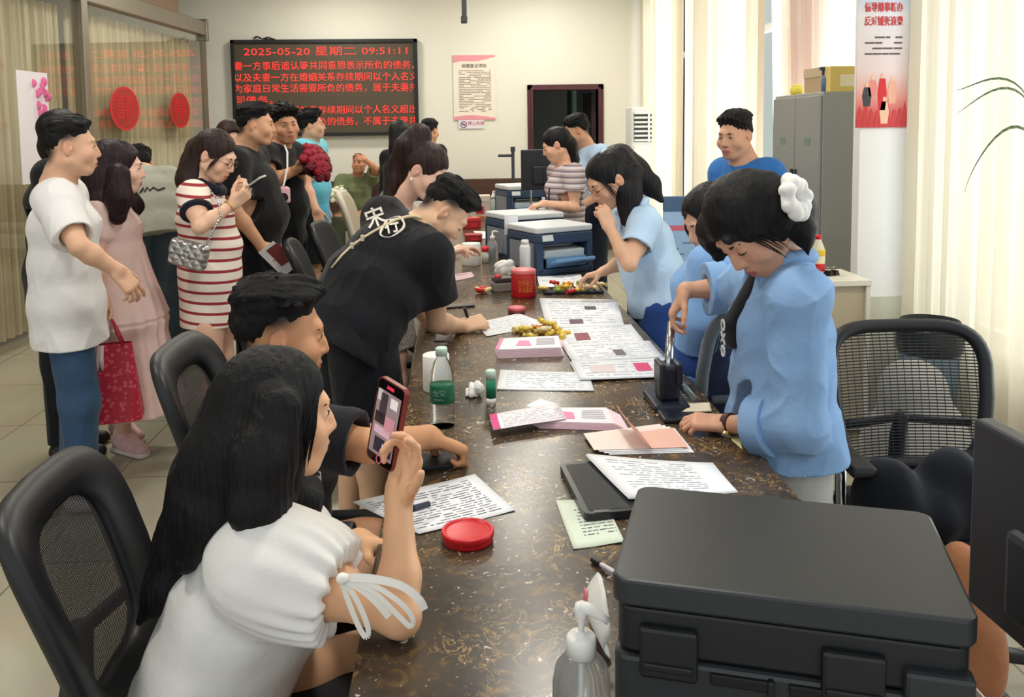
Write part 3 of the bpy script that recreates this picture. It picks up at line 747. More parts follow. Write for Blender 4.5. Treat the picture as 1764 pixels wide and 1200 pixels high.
        def dsp(p):
            q = (p-c0)@R.T; q = np.stack([q[..., 0]+sweep*q[..., 1], q[..., 1], q[..., 2]], -1); k = np.clip(msk(q/h), 0, 1)*np.clip((q[..., 2]/h+.05)/.12, .3, 1); q = q/h
            return k*(-spike*3*(np.abs(snoise(q, V(260, 70, 150), seed))-.25)+spike*snoise(q, V(90, 35, 60), seed+3)-spike*1.2*(np.abs(snoise(q, V(520, 130, 300), seed+6))-.2))
        S.disp = dsp
        o = build_sdf(S, name, m or hair_short, s.root, res or min(s.res, .0042), w(0, 0, 0)-.2*h, w(0, 0, 0)+.2*h)
        if fade:
            dk = np.array(srgb(62, 54, 50)[:3])
            for sx in (-1, 1): s.strokes.append((w(sx*.07, -.034, .066), V(.035, .064, .044)*h, R, dk*.35, .95, .9))
            s.strokes.append((w(0, -.09, .0), V(.075, .045, .066)*h, R, dk*.4, .95, .8))
        return o
# ================================================================== the people
def G(px, Y, z):
    q = P(px, 222+(CAMZ-z)*1500.0/Y, Y); q[2] = z; return q
def stand(J, px, Y, s=1.0, wid=.095, fwd=(1, 0), pz=None, kb=0.0):
    """pelvis, hips, knees, ankles of a standing figure"""
    f = nz(V(fwd[0], fwd[1], 0)); lat = V(f[1], -f[0], 0)
    pe = G(px, Y, (.93 if pz is None else pz)*s)
    J['pel'] = pe
    for e, sg in (('r', 1), ('l', -1)):
        h = pe+lat*wid*s*sg-V(0, 0, .03*s); J['h'+e] = h
        a = V(pe[0], pe[1], .075)+lat*wid*1.05*s*sg+f*.02*sg
        J['k'+e] = h*.5+a*.5+f*(.02+kb); J['a'+e] = a
    return J
def long_hair(s, m, locks, name='hair', cap=(.083, .102, .09), cc=(0, -.014, .042), face=(0, .14, -.04), fr=(.1, .11, .13), amp=.0035, st=(220, 220, 12), res=None, seed=1, extra=None, ears=False):
    S = Sdf(); w, R, h = s.w, s.R, s.hh
    S.ell(w(*cc), V(*cap)*h, R, .02)
    for pts, rs in locks: S.chain([np.asarray(p, float)-s.o for p in pts], rs, .02)
    S.ell(w(*face), V(*fr)*h, R, .01, 's')
    if ears:
        for sx in (-1, 1): S.ell(w(sx*.085, -.005, -.01), V(.03, .03, .04)*h, R, .012, 's')
    if extra: extra(S, w, R, h)
    S.disp = lambda p: amp*snoise(p, V(st[0]*.4, st[1]*.4, st[2]), seed)+amp*1.1*(np.abs(snoise(p, V(*st), seed+5))-.25)
    al = [np.asarray(p, float)-s.o for pts, rs in locks for p in pts]+[w(0, 0, 0)]
    rmax = max([max(rs) for pts, rs in locks]+[0])
    lo, hi = bbox(al, max(.16, rmax+.03))
    return build_sdf(S, name, m, s.root, res or s.res, lo, hi)
denim_m = cloth('denim_jeans', srgb(44, 70, 98), c2=srgb(66, 92, 120)); navy_m = cloth('navy_trousers', srgb(28, 34, 48)); black_c = cloth('black_cotton', srgb(22, 22, 25), c2=srgb(30, 30, 34)); white_c = cloth('white_cotton', srgb(226, 224, 222), strength=.5, fold=7)
black_pants = cloth('black_trousers', srgb(20, 22, 27)); lightblue_c = cloth('light_blue_cotton', srgb(184, 210, 236), strength=.45, fold=10); royal_c = cloth('royal_blue_trousers', srgb(44, 74, 138), strength=.4)
shoe_dark = mat('shoe_dark', srgb(28, 28, 30), .5); shoe_white = mat('shoe_white', srgb(215, 210, 208), .5)
# ---------------------------------------------------------------- seated woman filming with a phone
def woman_phone():
    J = dict(head=P(476, 716, 1.56), look=V(.92, .40, -.06), neck=P(428, 885, 1.58), sr=P(452, 968, 1.44), sl=P(470, 928, 1.74),
             er=P(690, 1062, 1.355), wr=P(686, 858, 1.48), el=P(552, 968, 1.84), wl=P(618, 930, 1.73), pel=P(345, 1240, 1.56))
    pe = J['pel']; J.update(hr=pe+V(.06, -.09, -.02), hl=pe+V(.06, .09, -.02), kr=pe+V(.27, -.06, -.0), kl=pe+V(.27, .16, 0), ar=pe+V(.2, -.02, -.42), al=pe+V(.2, .18, -.42))
    s = Person('woman in a white puff sleeve blouse seated at the counter filming with her phone', J, .98, True, .004, (226, 176, 136))
    wv = nz(V(.048, -.056, -.013)); hv = nz(V(.023, -.010, .117)); nv = nz(np.cross(wv, hv)); nv = nv if nv[1] < 0 else -nv
    s.phone = (wv, hv, nv)
    s.hand('r', hv+V(.05, .05, 0), nv, curls=[.42, .5, .85, 1.15], thumb=.15, tcurl=.1, spread=.06)
    s.hand('l', V(.9, -.28, -.05), V(.1, -.45, -.9), curls=[.75, .85, .95, 1.05], thumb=.6, tcurl=.7, spread=.02)
    s.skin_mesh(); s.face()
    bl = cloth('white_blouse', srgb(232, 229, 222), strength=.35, fold=16, dist=.015)
    # blouse: back, puff sleeves gathered above the elbow
    J = s.J; S = Sdf(); T = s.torso_st(.022, 1.05, 1.22, 1.1)
    for a, b in zip(T[:-1], T[1:]): S.tube(a[0], b[0], s.lat, a[1], a[2], b[1], b[2], .06)
    dn = nz(T[0][0]-T[1][0]); S.tube(T[0][0], T[0][0]+dn*.18, s.lat, T[0][1], T[0][2], T[0][1]+.05, T[0][2]+.05, .06)
    for e in 'lr':
        S.cap(J['neck']-s.upv*.05, J['s'+e], .06, .075, .06)
        c = J['s'+e]+(J['e'+e]-J['s'+e])*.56; mid = J['s'+e]*.55+c*.45
        S.ell(mid, V(.1, .088, .098), None, .05); S.cap(J['s'+e], c, .085, .074, .05)
        ax = nz(J['e'+e]-J['s'+e]); cc = c
        S.add((lambda c, ax: (lambda p: np.maximum(-((p-c)@ax), np.linalg.norm(p-c, axis=-1)-.15)))(c, ax), .006, 's')
        S.cap(c-ax*.02, c+ax*.04, .05, .056, .006, 's')
    S.ell(J['neck']+s.upv*.02+s.fwd*.02, V(.085, .08, .05), np.stack([s.lat, s.fwd, s.upv]), .01, 's')
    ce = J['sr']+(J['er']-J['sr'])*.56; axr = nz(J['er']-J['sr'])
    def dsp(p):
        d = .006*snoise(p, V(18, 18, 18), 3)+.004*snoise(p, V(60, 46, 60), 8)
        q = p-ce; a = q@axr; rad = q-a[..., None]*axr; th = np.arctan2(rad@nz(np.cross(axr, V(0, 0, 1))), rad[..., 2])
        return d+.005*np.sin(th*17+2*np.sin(th*3))*np.exp(-np.abs(a)/.06)
    S.disp = dsp
    build_sdf(S, 'blouse', bl, s.root, .004, s.lo-.08, s.hi+.08)
    # drawstring bow on the near sleeve
    tie = mat('blouse_tie', srgb(240, 236, 226), .8)
    n3 = nz(np.cross(axr, V(0, 0, 1))); outw = nz(V(.25, -.9, .35)); k0 = ce+outw*.062+axr*.01
    def strip(pts, wd=.011):
        m = MB(); pts = [np.asarray(p) for p in pts]; pp = []
        for i in range(len(pts)-1):
            for t in np.linspace(0, 1, 6)[:-1 if i < len(pts)-2 else None]:
                p0, p1, p2, p3 = pts[max(i-1, 0)], pts[i], pts[i+1], pts[min(i+2, len(pts)-1)]
                pp.append(.5*((2*p1)+(-p0+p2)*t+(2*p0-5*p1+4*p2-p3)*t*t+(-p0+3*p1-3*p2+p3)*t**3))
        N = len(pp)
        for i in range(N-1):
            tg = nz(pp[i+1]-pp[i]); sd = nz(np.cross(tg, outw)); f = lambda q, sg, o: tuple(q+sd*wd*.5*sg+outw*o)
            m.quad(f(pp[i], -1, 0), f(pp[i], 1, 0), f(pp[i+1], 1, 0), f(pp[i+1], -1, 0)); m.quad(f(pp[i], -1, .0015), f(pp[i], 1, .0015), f(pp[i+1], 1, .0015), f(pp[i+1], -1, .0015))
        return m
    def K(px, py, o=0.0): return P(px, py, 1.303+o)-s.o
    strip([K(588, 998), K(598, 1030), K(616, 1075), K(630, 1097), K(634, 1082), K(618, 1040), K(594, 1000)], .008).build('bow_loop', tie, s.root)
    strip([K(592, 996), K(640, 1016), K(690, 1064), K(706, 1078), K(711, 1066), K(690, 1038), K(640, 1006), K(594, 994)], .008).build('bow_loop', tie, s.root)
    strip([K(592, 994), K(640, 996), K(690, 1008), K(722, 1032), K(731, 1050)], .012).build('bow_tail', tie, s.root)
    strip([K(592, 997), K(620, 1012), K(650, 1038), K(670, 1062)], .011).build('bow_tail', tie, s.root)
    m = MB(); m.ell(tuple(K(590, 996, -.004)), (.01, .008, .009)); m.build('bow_knot', tie, s.root)
    # long straight black hair falling over the back
    L = []
    def lk(pts, rs): L.append(([P(*p) for p in pts], rs))
    lk([(452, 715, 1.56), (440, 770, 1.53), (435, 840, 1.52), (430, 890, 1.5)], [.095, .092, .082, .03])
    lk([(430, 720, 1.56), (398, 790, 1.54), (366, 880, 1.52), (322, 960, 1.5)], [.082, .085, .075, .025])
    lk([(480, 700, 1.47), (452, 790, 1.44), (446, 870, 1.43), (462, 935, 1.42)], [.04, .052, .05, .015])
    lk([(410, 720, 1.6), (370, 830, 1.6), (330, 930, 1.58), (285, 1010, 1.55), (240, 1070, 1.53)], [.07, .08, .065, .04, .008])
    lk([(480, 760, 1.62), (500, 860, 1.62), (510, 930, 1.6)], [.06, .06, .025])
    hb = mat('hair_long_black', srgb(12, 12, 13), .52, spec=.22, noise=(1.0, .8, srgb(26, 25, 26), (260, 260, 5)), bump=(1.0, .6, .004, (260, 260, 5)))
    long_hair(s, hb, L, amp=.0035, st=(260, 260, 9), face=(0, .14, -.05), fr=(.12, .112, .13), res=.0038); wisps(s, hb, 30, 3, (1,), .05)
    sk = cloth('beige_skirt', srgb(70, 58, 52)); s.pants('shorts', sk, .014, .3, top=.02, folds=0)
    return s
# ---------------------------------------------------------------- seated man in black tee
def man_seated():
    J = dict(head=P(482, 577, 2.04), look=V(.95, .28, -.13), neck=P(448, 684, 2.08), sr=P(490, 740, 1.93), sl=P(476, 716, 2.30),
             er=P(636, 768, 1.86), wr=P(738, 752, 2.06), el=P(600, 762, 2.36), wl=P(690, 740, 2.42), pel=P(455, 1000, 2.1))
    pe = J['pel']; J.update(hr=pe+V(.05, -.1, 0), hl=pe+V(.05, .1, 0), kr=pe+V(.42, -.1, .02), kl=pe+V(.42, .12, .02), ar=pe+V(.36, -.1, -.42), al=pe+V(.38, .12, -.42))
    s = Person('man in a black tee seated with his fist on the counter behind the filming woman', J, 1.05, False, .0042, (208, 152, 112), hs=.985, jaw=1.06, arm=.92)
    s.hand('r', V(.75, .28, -.42), V(-.25, -.2, -.95), curls=[.75, 1.0, 1.1, 1.2], thumb=.5, tcurl=.1, spread=.02)
    s.hand('l', V(.9, .1, -.3), V(0, 0, -1), curl=.5)
    s.short_hair(top=.02, side=.004, front=.06, spike=.0045, tall=.01, back=-.03, low=.028)
    s.skin_mesh(); s.face()
    s.tee('tee', cloth('black_tee_seated', srgb(27, 27, 31), c2=srgb(36, 36, 42)), .022, .86, slv=1.3, hem=.1, neck=.075, waist=1.15)
    s.pants('trousers', black_pants, .02, .9)
    s.shoes(shoe_dark); return s
# ---------------------------------------------------------------- man leaning over the counter writing
def man_leaning():
    J = dict(head=P(764, 365, 3.32), look=V(.64, .12, -.75), up=V(.75, .1, .64), neck=P(724, 392, 3.33), sr=P(738, 440, 3.18), sl=P(662, 376, 3.46),
             er=P(753, 556, 3.28), wr=P(796, 562, 3.48), el=P(694, 488, 3.66), wl=P(744, 562, 3.52))
    stand(J, 610, 3.2, 1.0, fwd=(.9, .35), pz=.9)
    s = Person('man in a black tee with white brushed back print leaning over the counter to write', J, 1.05, False, .0045, (222, 180, 146), hs=.96)
    s.hand('r', V(.85, .35, .1), V(-.1, .5, -.8), curls=[.9, 1.0, 1.1, 1.2], thumb=.6, tcurl=.7, spread=.02)
    s.hand('l', V(.85, .4, -.1), V(0, .2, -1), curl=.3)
    s.short_hair(top=.02, side=.003, front=.05, spike=.004, back=-.02, tall=.01, low=.035)
    s.skin_mesh(); s.face(eyes='down')
    J = s.J
    o, S = s.tee('tee', black_c, .03, .62, slv=1.5, hem=.12, neck=.075, waist=1.3, hip=1.12, flare=.02, folds=.009)
    s.pants('shorts', black_pants, .03, .5, wide=1.25); s.shoes(shoe_dark)
    return s, S
# ---------------------------------------------------------------- woman in lace blouse with ponytail
def woman_lace():
    J = dict(head=P(733, 294, 4.3), look=V(.74, -.34, -.52), neck=P(692, 350, 4.4), sr=P(650, 372, 4.3), sl=P(722, 368, 4.6),
             er=P(725, 462, 4.52), wr=P(774, 436, 4.84), el=P(762, 445, 4.8), wl=P(790, 428, 5.0))
    stand(J, 655, 4.35, .96, fwd=(.8, .5), pz=.9)
    s = Person('woman with a brown ponytail in a white lace dress bending over the counter', J, .97, True, .005, (228, 186, 164), hs=1.13)
    s.hand('r', V(.75, .62, .1), V(.3, -.2, -.9), curls=[.4, .5, .6, .7], thumb=.4); s.hand('l', V(.8, .5, -.05), V(0, -.2, -.95), curl=.4)
    s.skin_mesh(); s.face(eyes='down')
    L = []
    def lk(pts, rs): L.append(([P(*p) for p in pts], rs))
    lk([(712, 250, 4.30), (722, 235, 4.32), (712, 236, 4.38)], [.055, .06, .05])
    lk([(705, 252, 4.38), (690, 280, 4.44), (683, 310, 4.44), (668, 345, 4.42)], [.07, .06, .05, .015])
    long_hair(s, hair_brown, L, st=(140, 60, 40), ears=True, res=.0045, face=(0, .135, -.045), fr=(.12, .1, .13))
    lace = mat('lace_cloth', srgb(206, 198, 192), .85, noise=(85, .85, srgb(128, 118, 114)), bump=(90, .5, .004))
    J = s.J; S = Sdf(); T = s.torso_st(.018)
    for a, b in zip(T[:-1], T[1:]): S.tube(a[0], b[0], s.lat, a[1], a[2], b[1], b[2], .05)
    S.tube(T[0][0], V(T[0][0][0], T[0][0][1], .45), s.lat, T[0][1], T[0][2], .2, .17, .06)
    for e in 'lr':
        S.cap(J['neck']-s.upv*.05, J['s'+e], .05, .06, .05); S.chain([J['s'+e], J['s'+e]*.45+J['e'+e]*.55], [.062, .058], .04)
    S.clip(V(0, 0, .5), V(0, 0, -1)); S.ell(J['neck']+s.upv*.03, V(.06, .06, .045), None, .01, 's')
    S.disp = lambda p: .005*snoise(p, V(24, 24, 10), 3)
    build_sdf(S, 'lace_dress', lace, s.root, .006, s.lo-.05, s.hi+.05)
    m = MB(); e = s.w(.086, -.006, -.042); m.ell(tuple(e), (.006, .006, .009)); m.build('earring', mat('pearl', srgb(240, 236, 230), .2), s.root)
    s.shoes(shoe_white); return s
# ---------------------------------------------------------------- man in the white tee
def man_white_tee():
    J = dict(head=P(121, 254, 3.68), look=V(.88, .40, -.03), neck=P(100, 314, 3.71), sr=P(95, 346, 3.53), sl=P(114, 338, 3.88),
             er=P(137, 425, 3.38), wr=P(200, 465, 3.46), el=P(140, 430, 3.94), wl=P(165, 495, 3.91))
    stand(J, 116, 3.72, 1.0, fwd=(.9, .3), pz=.9)
    s = Person('man in a loose white tee and blue jeans standing at the far left', J, 1.03, False, .0045, (216, 170, 140), hs=.98, tw=.95)
    s.hand('r', V(.55, .2, -.8), V(-.6, .5, -.4), curls=[.3, .45, .55, .6], thumb=.3, tcurl=.2); s.hand('l', V(.3, .1, -.95), V(-.3, -.9, 0), curl=.4)
    s.short_hair(top=.018, side=.003, front=.06, spike=.003, back=-.03, low=.025)
    s.skin_mesh(); s.face()
    s.tee('tee', white_c, 0.024, .78, slv=1.28, hem=.17, neck=.078, waist=1.08, hip=1.1, flare=.008, folds=.009)
    s.pants('jeans', denim_m, .004, .97, wide=1.15, folds=.004); s.shoes(shoe_white)
    m = MB(); nb = s.J['neck']; m.tube([tuple(nb+s.lat*.06*math.cos(a)+s.fwd*(.055*math.sin(a)+.012)+s.upv*(.02-.018*math.sin(a))) for a in np.linspace(0, 6.28, 24)[:-1]], .0015, 6, True); m.build('necklace', mat('silver', srgb(200, 198, 190), .25, 1), s.root)
    return s
# ---------------------------------------------------------------- woman in the long pink dress
def woman_pink():
    J = dict(head=P(206, 290, 4.20), look=V(.93, .25, -.08), neck=P(196, 340, 4.23), sr=P(170, 364, 4.08), sl=P(208, 356, 4.38),
             er=P(166, 450, 4.04), wr=P(182, 508, 4.06), el=P(228, 440, 4.40), wl=P(238, 470, 4.32))
    stand(J, 205, 4.23, .97, fwd=(.95, .1), pz=.9)
    g_ = PZ(224, 776, 0); J['ar'] = g_+V(-.03, 0, .09); J['al'] = g_+V(-.12, .2, .09)
    s = Person('woman with long plum hair in a long pale pink dress and pink sneakers', J, .95, True, .0052, (232, 190, 168), hs=1.06)
    s.hand('r', V(.1, .1, -1), V(.3, .9, .1), curls=[1.0, 1.1, 1.2, 1.2], thumb=.7, tcurl=.6); s.hand('l', V(.3, 0, -.95), V(-.3, -.9, 0), curl=.5)
    s.skin_mesh(); s.face()
    L = []
    def lk(pts, rs): L.append(([P(*p) for p in pts], rs))
    lk([(190, 275, 4.18), (180, 310, 4.15), (178, 350, 4.12), (180, 378, 4.10)], [.1, .095, .085, .05])
    lk([(205, 300, 4.07), (205, 340, 4.06), (203, 372, 4.06)], [.05, .06, .04])
    lk([(222, 335, 4.30), (228, 355, 4.30), (225, 370, 4.30)], [.04, .05, .03])
    long_hair(s, hair_plum, L, st=(220, 220, 8))
    pk = cloth('pink_chiffon', srgb(234, 204, 196), strength=.5, fold=12, st=(1, 1, .2), dist=.03)
    J = s.J; S = Sdf(); T = s.torso_st(.018)
    for a, b in zip(T[:-1], T[1:]): S.tube(a[0], b[0], s.lat, a[1], a[2], b[1], b[2], .05)
    zc = lambda z, x=0: V(T[0][0][0]+x, T[0][0][1], z)
    S.tube(T[1][0], zc(.70, .01), s.lat, .15, .13, .24, .2, .05)
    S.tube(zc(.78, .02), zc(.26, .06), s.lat, .17, .15, .22, .21, .03)
    for e in 'lr': S.cap(J['neck']-s.upv*.05, J['s'+e], .045, .062, .05); S.chain([J['s'+e], J['s'+e]*.6+J['e'+e]*.4], [.062, .066], .04)
    S.ell(J['neck']+s.upv*.03, V(.07, .07, .045), None, .01, 's'); S.clip(V(0, 0, .25), V(0, 0, -1))
    def dsp(p):
        a = np.arctan2(p[..., 1]-T[0][0][1], p[..., 0]-T[0][0][0]); k = np.clip((1.05-p[..., 2])/.5, 0, 1)
        return .010*k*np.sin(a*15+3*np.sin(a*2)+p[..., 2]*2)+.004*snoise(p, V(20, 20, 6), 4)+np.where(np.abs(p[..., 2]-.70) < .01, .006, 0)
    S.disp = dsp
    build_sdf(S, 'long_dress', pk, s.root, .006, s.lo-.06, s.hi+.06)
    # pink sneakers: the near foot steps towards the camera
    s.fwd = nz(V(.8, -.6, 0)); s.shoes(mat('sneaker_pink', srgb(226, 188, 186), .6, noise=(30, .4, srgb(205, 150, 150))), .005, mat('sneaker_sole', srgb(222, 212, 206), .6))
    return s
# ---------------------------------------------------------------- people further back, left side
def man_behind_white():
    J = dict(head=P(110, 235, 4.3), look=V(.95, .2, -.02), neck=P(96, 284, 4.33), sr=P(88, 304, 4.17), sl=P(104, 300, 4.5), er=P(86, 390, 4.17), wr=P(104, 450, 4.2), el=P(102, 385, 4.5), wl=P(112, 445, 4.5))
    stand(J, 98, 4.33, 1.0, fwd=(.95, .1))
    s = Person('person with bobbed black hair half hidden behind the man in the white tee', J, .98, True, .006, (220, 176, 150), hs=1.0)
    s.hand('r', V(0, 0, -1), V(.3, .9, 0)); s.hand('l', V(0, 0, -1), V(-.3, -.9, 0)); s.skin_mesh(); s.face()
    long_hair(s, hair_black, [([P(108, 228, 4.3), P(100, 255, 4.28), P(98, 278, 4.28)], [.09, .085, .05])], cap=(.088, .108, .094))
    s.tee('tee', black_c, .03, .7, slv=1.5, hem=.15, neck=.07); s.pants('trousers', black_pants, .02, .97, wide=1.2); s.shoes(shoe_dark); return s
def man_bent():
    J = dict(head=P(240, 284, 6.45), look=V(-.35, .75, -.55), neck=P(250, 296, 6.25), sr=P(292, 308, 6.2), sl=P(236, 306, 6.15), er=P(300, 350, 6.5), wr=P(288, 385, 6.6), el=P(232, 350, 6.5), wl=P(240, 385, 6.6))
    stand(J, 272, 6.0, 1.0, fwd=(-.2, .98), pz=.95)
    s = Person('person in a washed grey tee bending over with back to the camera', J, 1.0, False, .007, (200, 160, 130))
    s.hand('r', V(0, .3, -1), V(-.8, .4, 0)); s.hand('l', V(0, .3, -1), V(.8, .4, 0)); s.short_hair(top=.022, side=.008, back=-.07, low=-.01); s.skin_mesh(); s.face()
    g = cloth('grey_green_tee', srgb(160, 160, 146), c2=srgb(146, 148, 134)); _, S = s.tee('tee', g, 0.03, .6, slv=1.5, hem=.08, neck=.06, waist=1.2, hip=1.1)
    s.pants('jeans', cloth('dark_jeans', srgb(46, 56, 62), c2=srgb(60, 70, 76)), .03, .97, wide=1.5); s.shoes(shoe_dark); s.tS = S; return s
def woman_striped():
    J = dict(head=P(370, 269, 4.3), look=V(.86, -.16, -.42), neck=P(346, 314, 4.32), sr=P(333, 337, 4.16), sl=P(358, 330, 4.48), er=P(344, 390, 4.02), wr=P(401, 352, 4.12), el=P(372, 395, 4.5), wl=P(405, 340, 4.3))
    stand(J, 362, 4.32, .95, fwd=(.97, -.1), pz=.92)
    s = Person('woman in a red and cream striped dress looking down at her phone', J, .97, True, .005, (230, 186, 158), hs=1.03, tw=1.03, arm=1.08)
    s.hand('r', V(.75, .1, .6), V(-.3, .75, .5), curls=[.7, .8, .9, .95], thumb=.5, tcurl=.3); s.hand('l', V(.7, -.3, .5), V(0, -.6, .7), curls=[.9, 1, 1, 1], thumb=.5)
    s.skin_mesh(); s.face(eyes='down')
    L = []
    def lk(pts, rs): L.append(([P(*p) for p in pts], rs))
    lk([(350, 262, 4.33), (338, 285, 4.33), (326, 310, 4.3), (314, 326, 4.25)], [.085, .075, .065, .015]); lk([(360, 270, 4.42), (355, 300, 4.44), (352, 318, 4.46)], [.07, .06, .03])
    long_hair(s, hair_brown, L, face=(0, .14, -.045), fr=(.11, .118, .128)); wisps(s, hair_brown, 22, 2)
    st = mat('striped_knit', srgb(232, 220, 206), .85, bump=(120, .3, .003))
    N, L2, b = nodes(st); tc = N.new('ShaderNodeTexCoord'); sp = N.new('ShaderNodeSeparateXYZ'); L2(tc.outputs['Object'], sp.inputs[0])
    def mth(op, a, v):
        n = N.new('ShaderNodeMath'); n.operation = op; L2(a, n.inputs[0]); n.inputs[1].default_value = v; return n.outputs[0]
    z = sp.outputs['Z']; tx = mth('MULTIPLY', sp.outputs['X'], .10); ad = N.new('ShaderNodeMath'); L2(z, ad.inputs[0]); L2(tx, ad.inputs[1])
    f = mth('FRACT', mth('MULTIPLY', ad.outputs[0], 19.5), 0); lt = mth('LESS_THAN', f, .27)
    mx = N.new('ShaderNodeMix'); mx.data_type = 'RGBA'; L2(lt, mx.inputs['Factor']); mx.inputs['A'].default_value = srgb(234, 222, 208); mx.inputs['B'].default_value = srgb(150, 44, 52); L2(mx.outputs['Result'], b.inputs['Base Color'])
    J = s.J; S = Sdf(); T = s.torso_st(.012, 1.04, 1.12, 1.05, .035)
    for a, b2 in zip(T[:-1], T[1:]): S.tube(a[0], b2[0], s.lat, a[1], a[2], b2[1], b2[2], .05)
    S.tube(T[0][0]+V(0, 0, .05), V(T[0][0][0], T[0][0][1], .6), s.lat, T[0][1]+.005, T[0][2]+.02, .168, .15, .05)
    for e in 'lr': S.cap(J['neck']-s.upv*.05, J['s'+e], .05, .075, .05)
    S.clip(V(0, 0, .645), V(0, 0, -1)); S.ell(J['neck']+s.upv*.03+s.fwd*.02, V(.066, .07, .05), None, .01, 's'); S.disp = lambda p: .005*snoise(p, V(22, 22, 8), 3)
    build_sdf(S, 'dress', st, s.root, .006, s.lo-.05, s.hi+.05)
    for e in 'lr':
        c = J['s'+e]+(J['e'+e]-J['s'+e])*.5; ax = nz(J['e'+e]-J['s'+e]); S = Sdf(); S.chain([J['s'+e], c], [.078, .072], .02); S.clip(c, ax); lo, hi = bbox([J['s'+e], c], .14); sl = build_sdf(S, 'sleeve', st, s.root, .006, lo, hi)
        S = Sdf(); S.cap(c-ax*.05, c+ax*.05, .0745); S.clip(c+ax*.012, ax); S.clip(c-ax*.008, -ax); build_sdf(S, 'sleeve_band', cloth('navy_band', srgb(30, 32, 46)), sl, .005, lo, hi)
    S = Sdf(); nb = J['neck']; pts = [nb+s.lat*.085*math.cos(a)*1.1+s.fwd*(.075*math.sin(a)+.02)+s.upv*(.0-.05*max(math.sin(a), 0)) for a in np.linspace(0, 6.28, 20)]
    S.chain(pts, [.022]*20, .01); lo, hi = bbox(pts, .05); build_sdf(S, 'collar', MATS['navy_band'], s.root, .005, lo, hi)
    # glasses
    gm = mat('glasses_wire', srgb(120, 92, 60), .3, .8); m = MB()
    for sx in (-1, 1):
        c = s.w(sx*.032, .101, .0); m.tube([tuple(c+s.R[0]*.021*math.cos(a)+s.R[2]*.019*math.sin(a)) for a in np.linspace(0, 6.28, 22)[:-1]], .0014, 6, True); m.tube([tuple(s.w(sx*.053, .098, .004)), tuple(s.w(sx*.078, .04, .008)), tuple(s.w(sx*.08, -.01, .006))], .0013, 6)
    m.tube([tuple(s.w(-.011, .102, .004)), tuple(s.w(.011, .102, .004))], .0013, 6); m.build('glasses', gm, s.root)
    bn = s.J['wr']; m = MB(); ax = nz(J['wr']-J['er']); a1 = nz(np.cross(ax, V(0, 0, 1))); a2 = np.cross(ax, a1); c = bn-ax*.02
    m.tube([tuple(c+a1*.031*math.cos(a)+a2*.031*math.sin(a)) for a in np.linspace(0, 6.28, 22)[:-1]], .0028, 6, True); m.build('bangle', mat('gold', srgb(214, 176, 92), .25, 1), s.root)
    s.shoes(shoe_dark); return s
def man_big():
    J = dict(head=P(441, 216, 4.9), look=V(.95, .12, -.04), neck=P(418, 256, 4.93), sr=P(398, 282, 4.72), sl=P(436, 272, 5.16), er=P(404, 362, 4.66), wr=P(452, 426, 4.72), el=P(440, 360, 5.2), wl=P(470, 420, 5.1))
    stand(J, 425, 4.95, 1.05, fwd=(.97, .1), pz=.9)
    s = Person('stout man in a black tee holding a folded paper down at his side', J, 1.06, False, .0055, (212, 162, 128), tw=1.22, jaw=1.12, hs=.9)
    s.hand('r', V(.8, 0, -.5), V(-.4, .9, -.2), curls=[.7, .8, .8, .8], thumb=.6); s.hand('l', V(.5, 0, -.8), V(-.2, -.9, 0))
    s.short_hair(top=.018, side=.004, spike=.004, back=-.04, low=.02, fringe=.004); s.skin_mesh(); s.face()
    s.tee('tee', black_c, .03, .72, slv=1.5, hem=.14, neck=.075, belly=.05, flare=.02); s.pants('trousers', black_pants, .02, .97, wide=1.2); s.shoes(shoe_dark); return s
def man_flowers():
    J = dict(head=P(491, 215, 5.45), look=V(.48, -.86, -.1), up=V(-.12, 0, 1), neck=P(480, 250, 5.5), sr=P(452, 268, 5.35), sl=P(502, 266, 5.66), er=P(466, 312, 5.2), wr=P(506, 294, 5.28), el=P(515, 315, 5.6), wl=P(518, 298, 5.42))
    stand(J, 478, 5.5, 1.03, fwd=(.85, -.5), pz=.92)
    s = Person('man in a black polo turning to the camera with red flowers in his hands', J, 1.05, False, .0055, (204, 150, 116), tw=1.08, hs=.9, jaw=1.08)
    s.hand('r', V(.9, -.1, .2), V(.1, .2, .95), curls=[.9, 1, 1.05, 1.1], thumb=.5); s.hand('l', V(.6, -.6, .3), V(-.6, -.1, .7), curls=[.8, .9, 1, 1])
    s.short_hair(top=.022, side=.008, spike=.006, back=-.05, low=.0, fringe=.012, hairline=.045); s.skin_mesh(); s.face()
    s.tee('polo', black_c, .026, .6, slv=1.45, hem=.14, neck=.062, belly=.03); s.pants('trousers', navy_m, .02, .97, wide=1.2); s.shoes(shoe_dark); return s
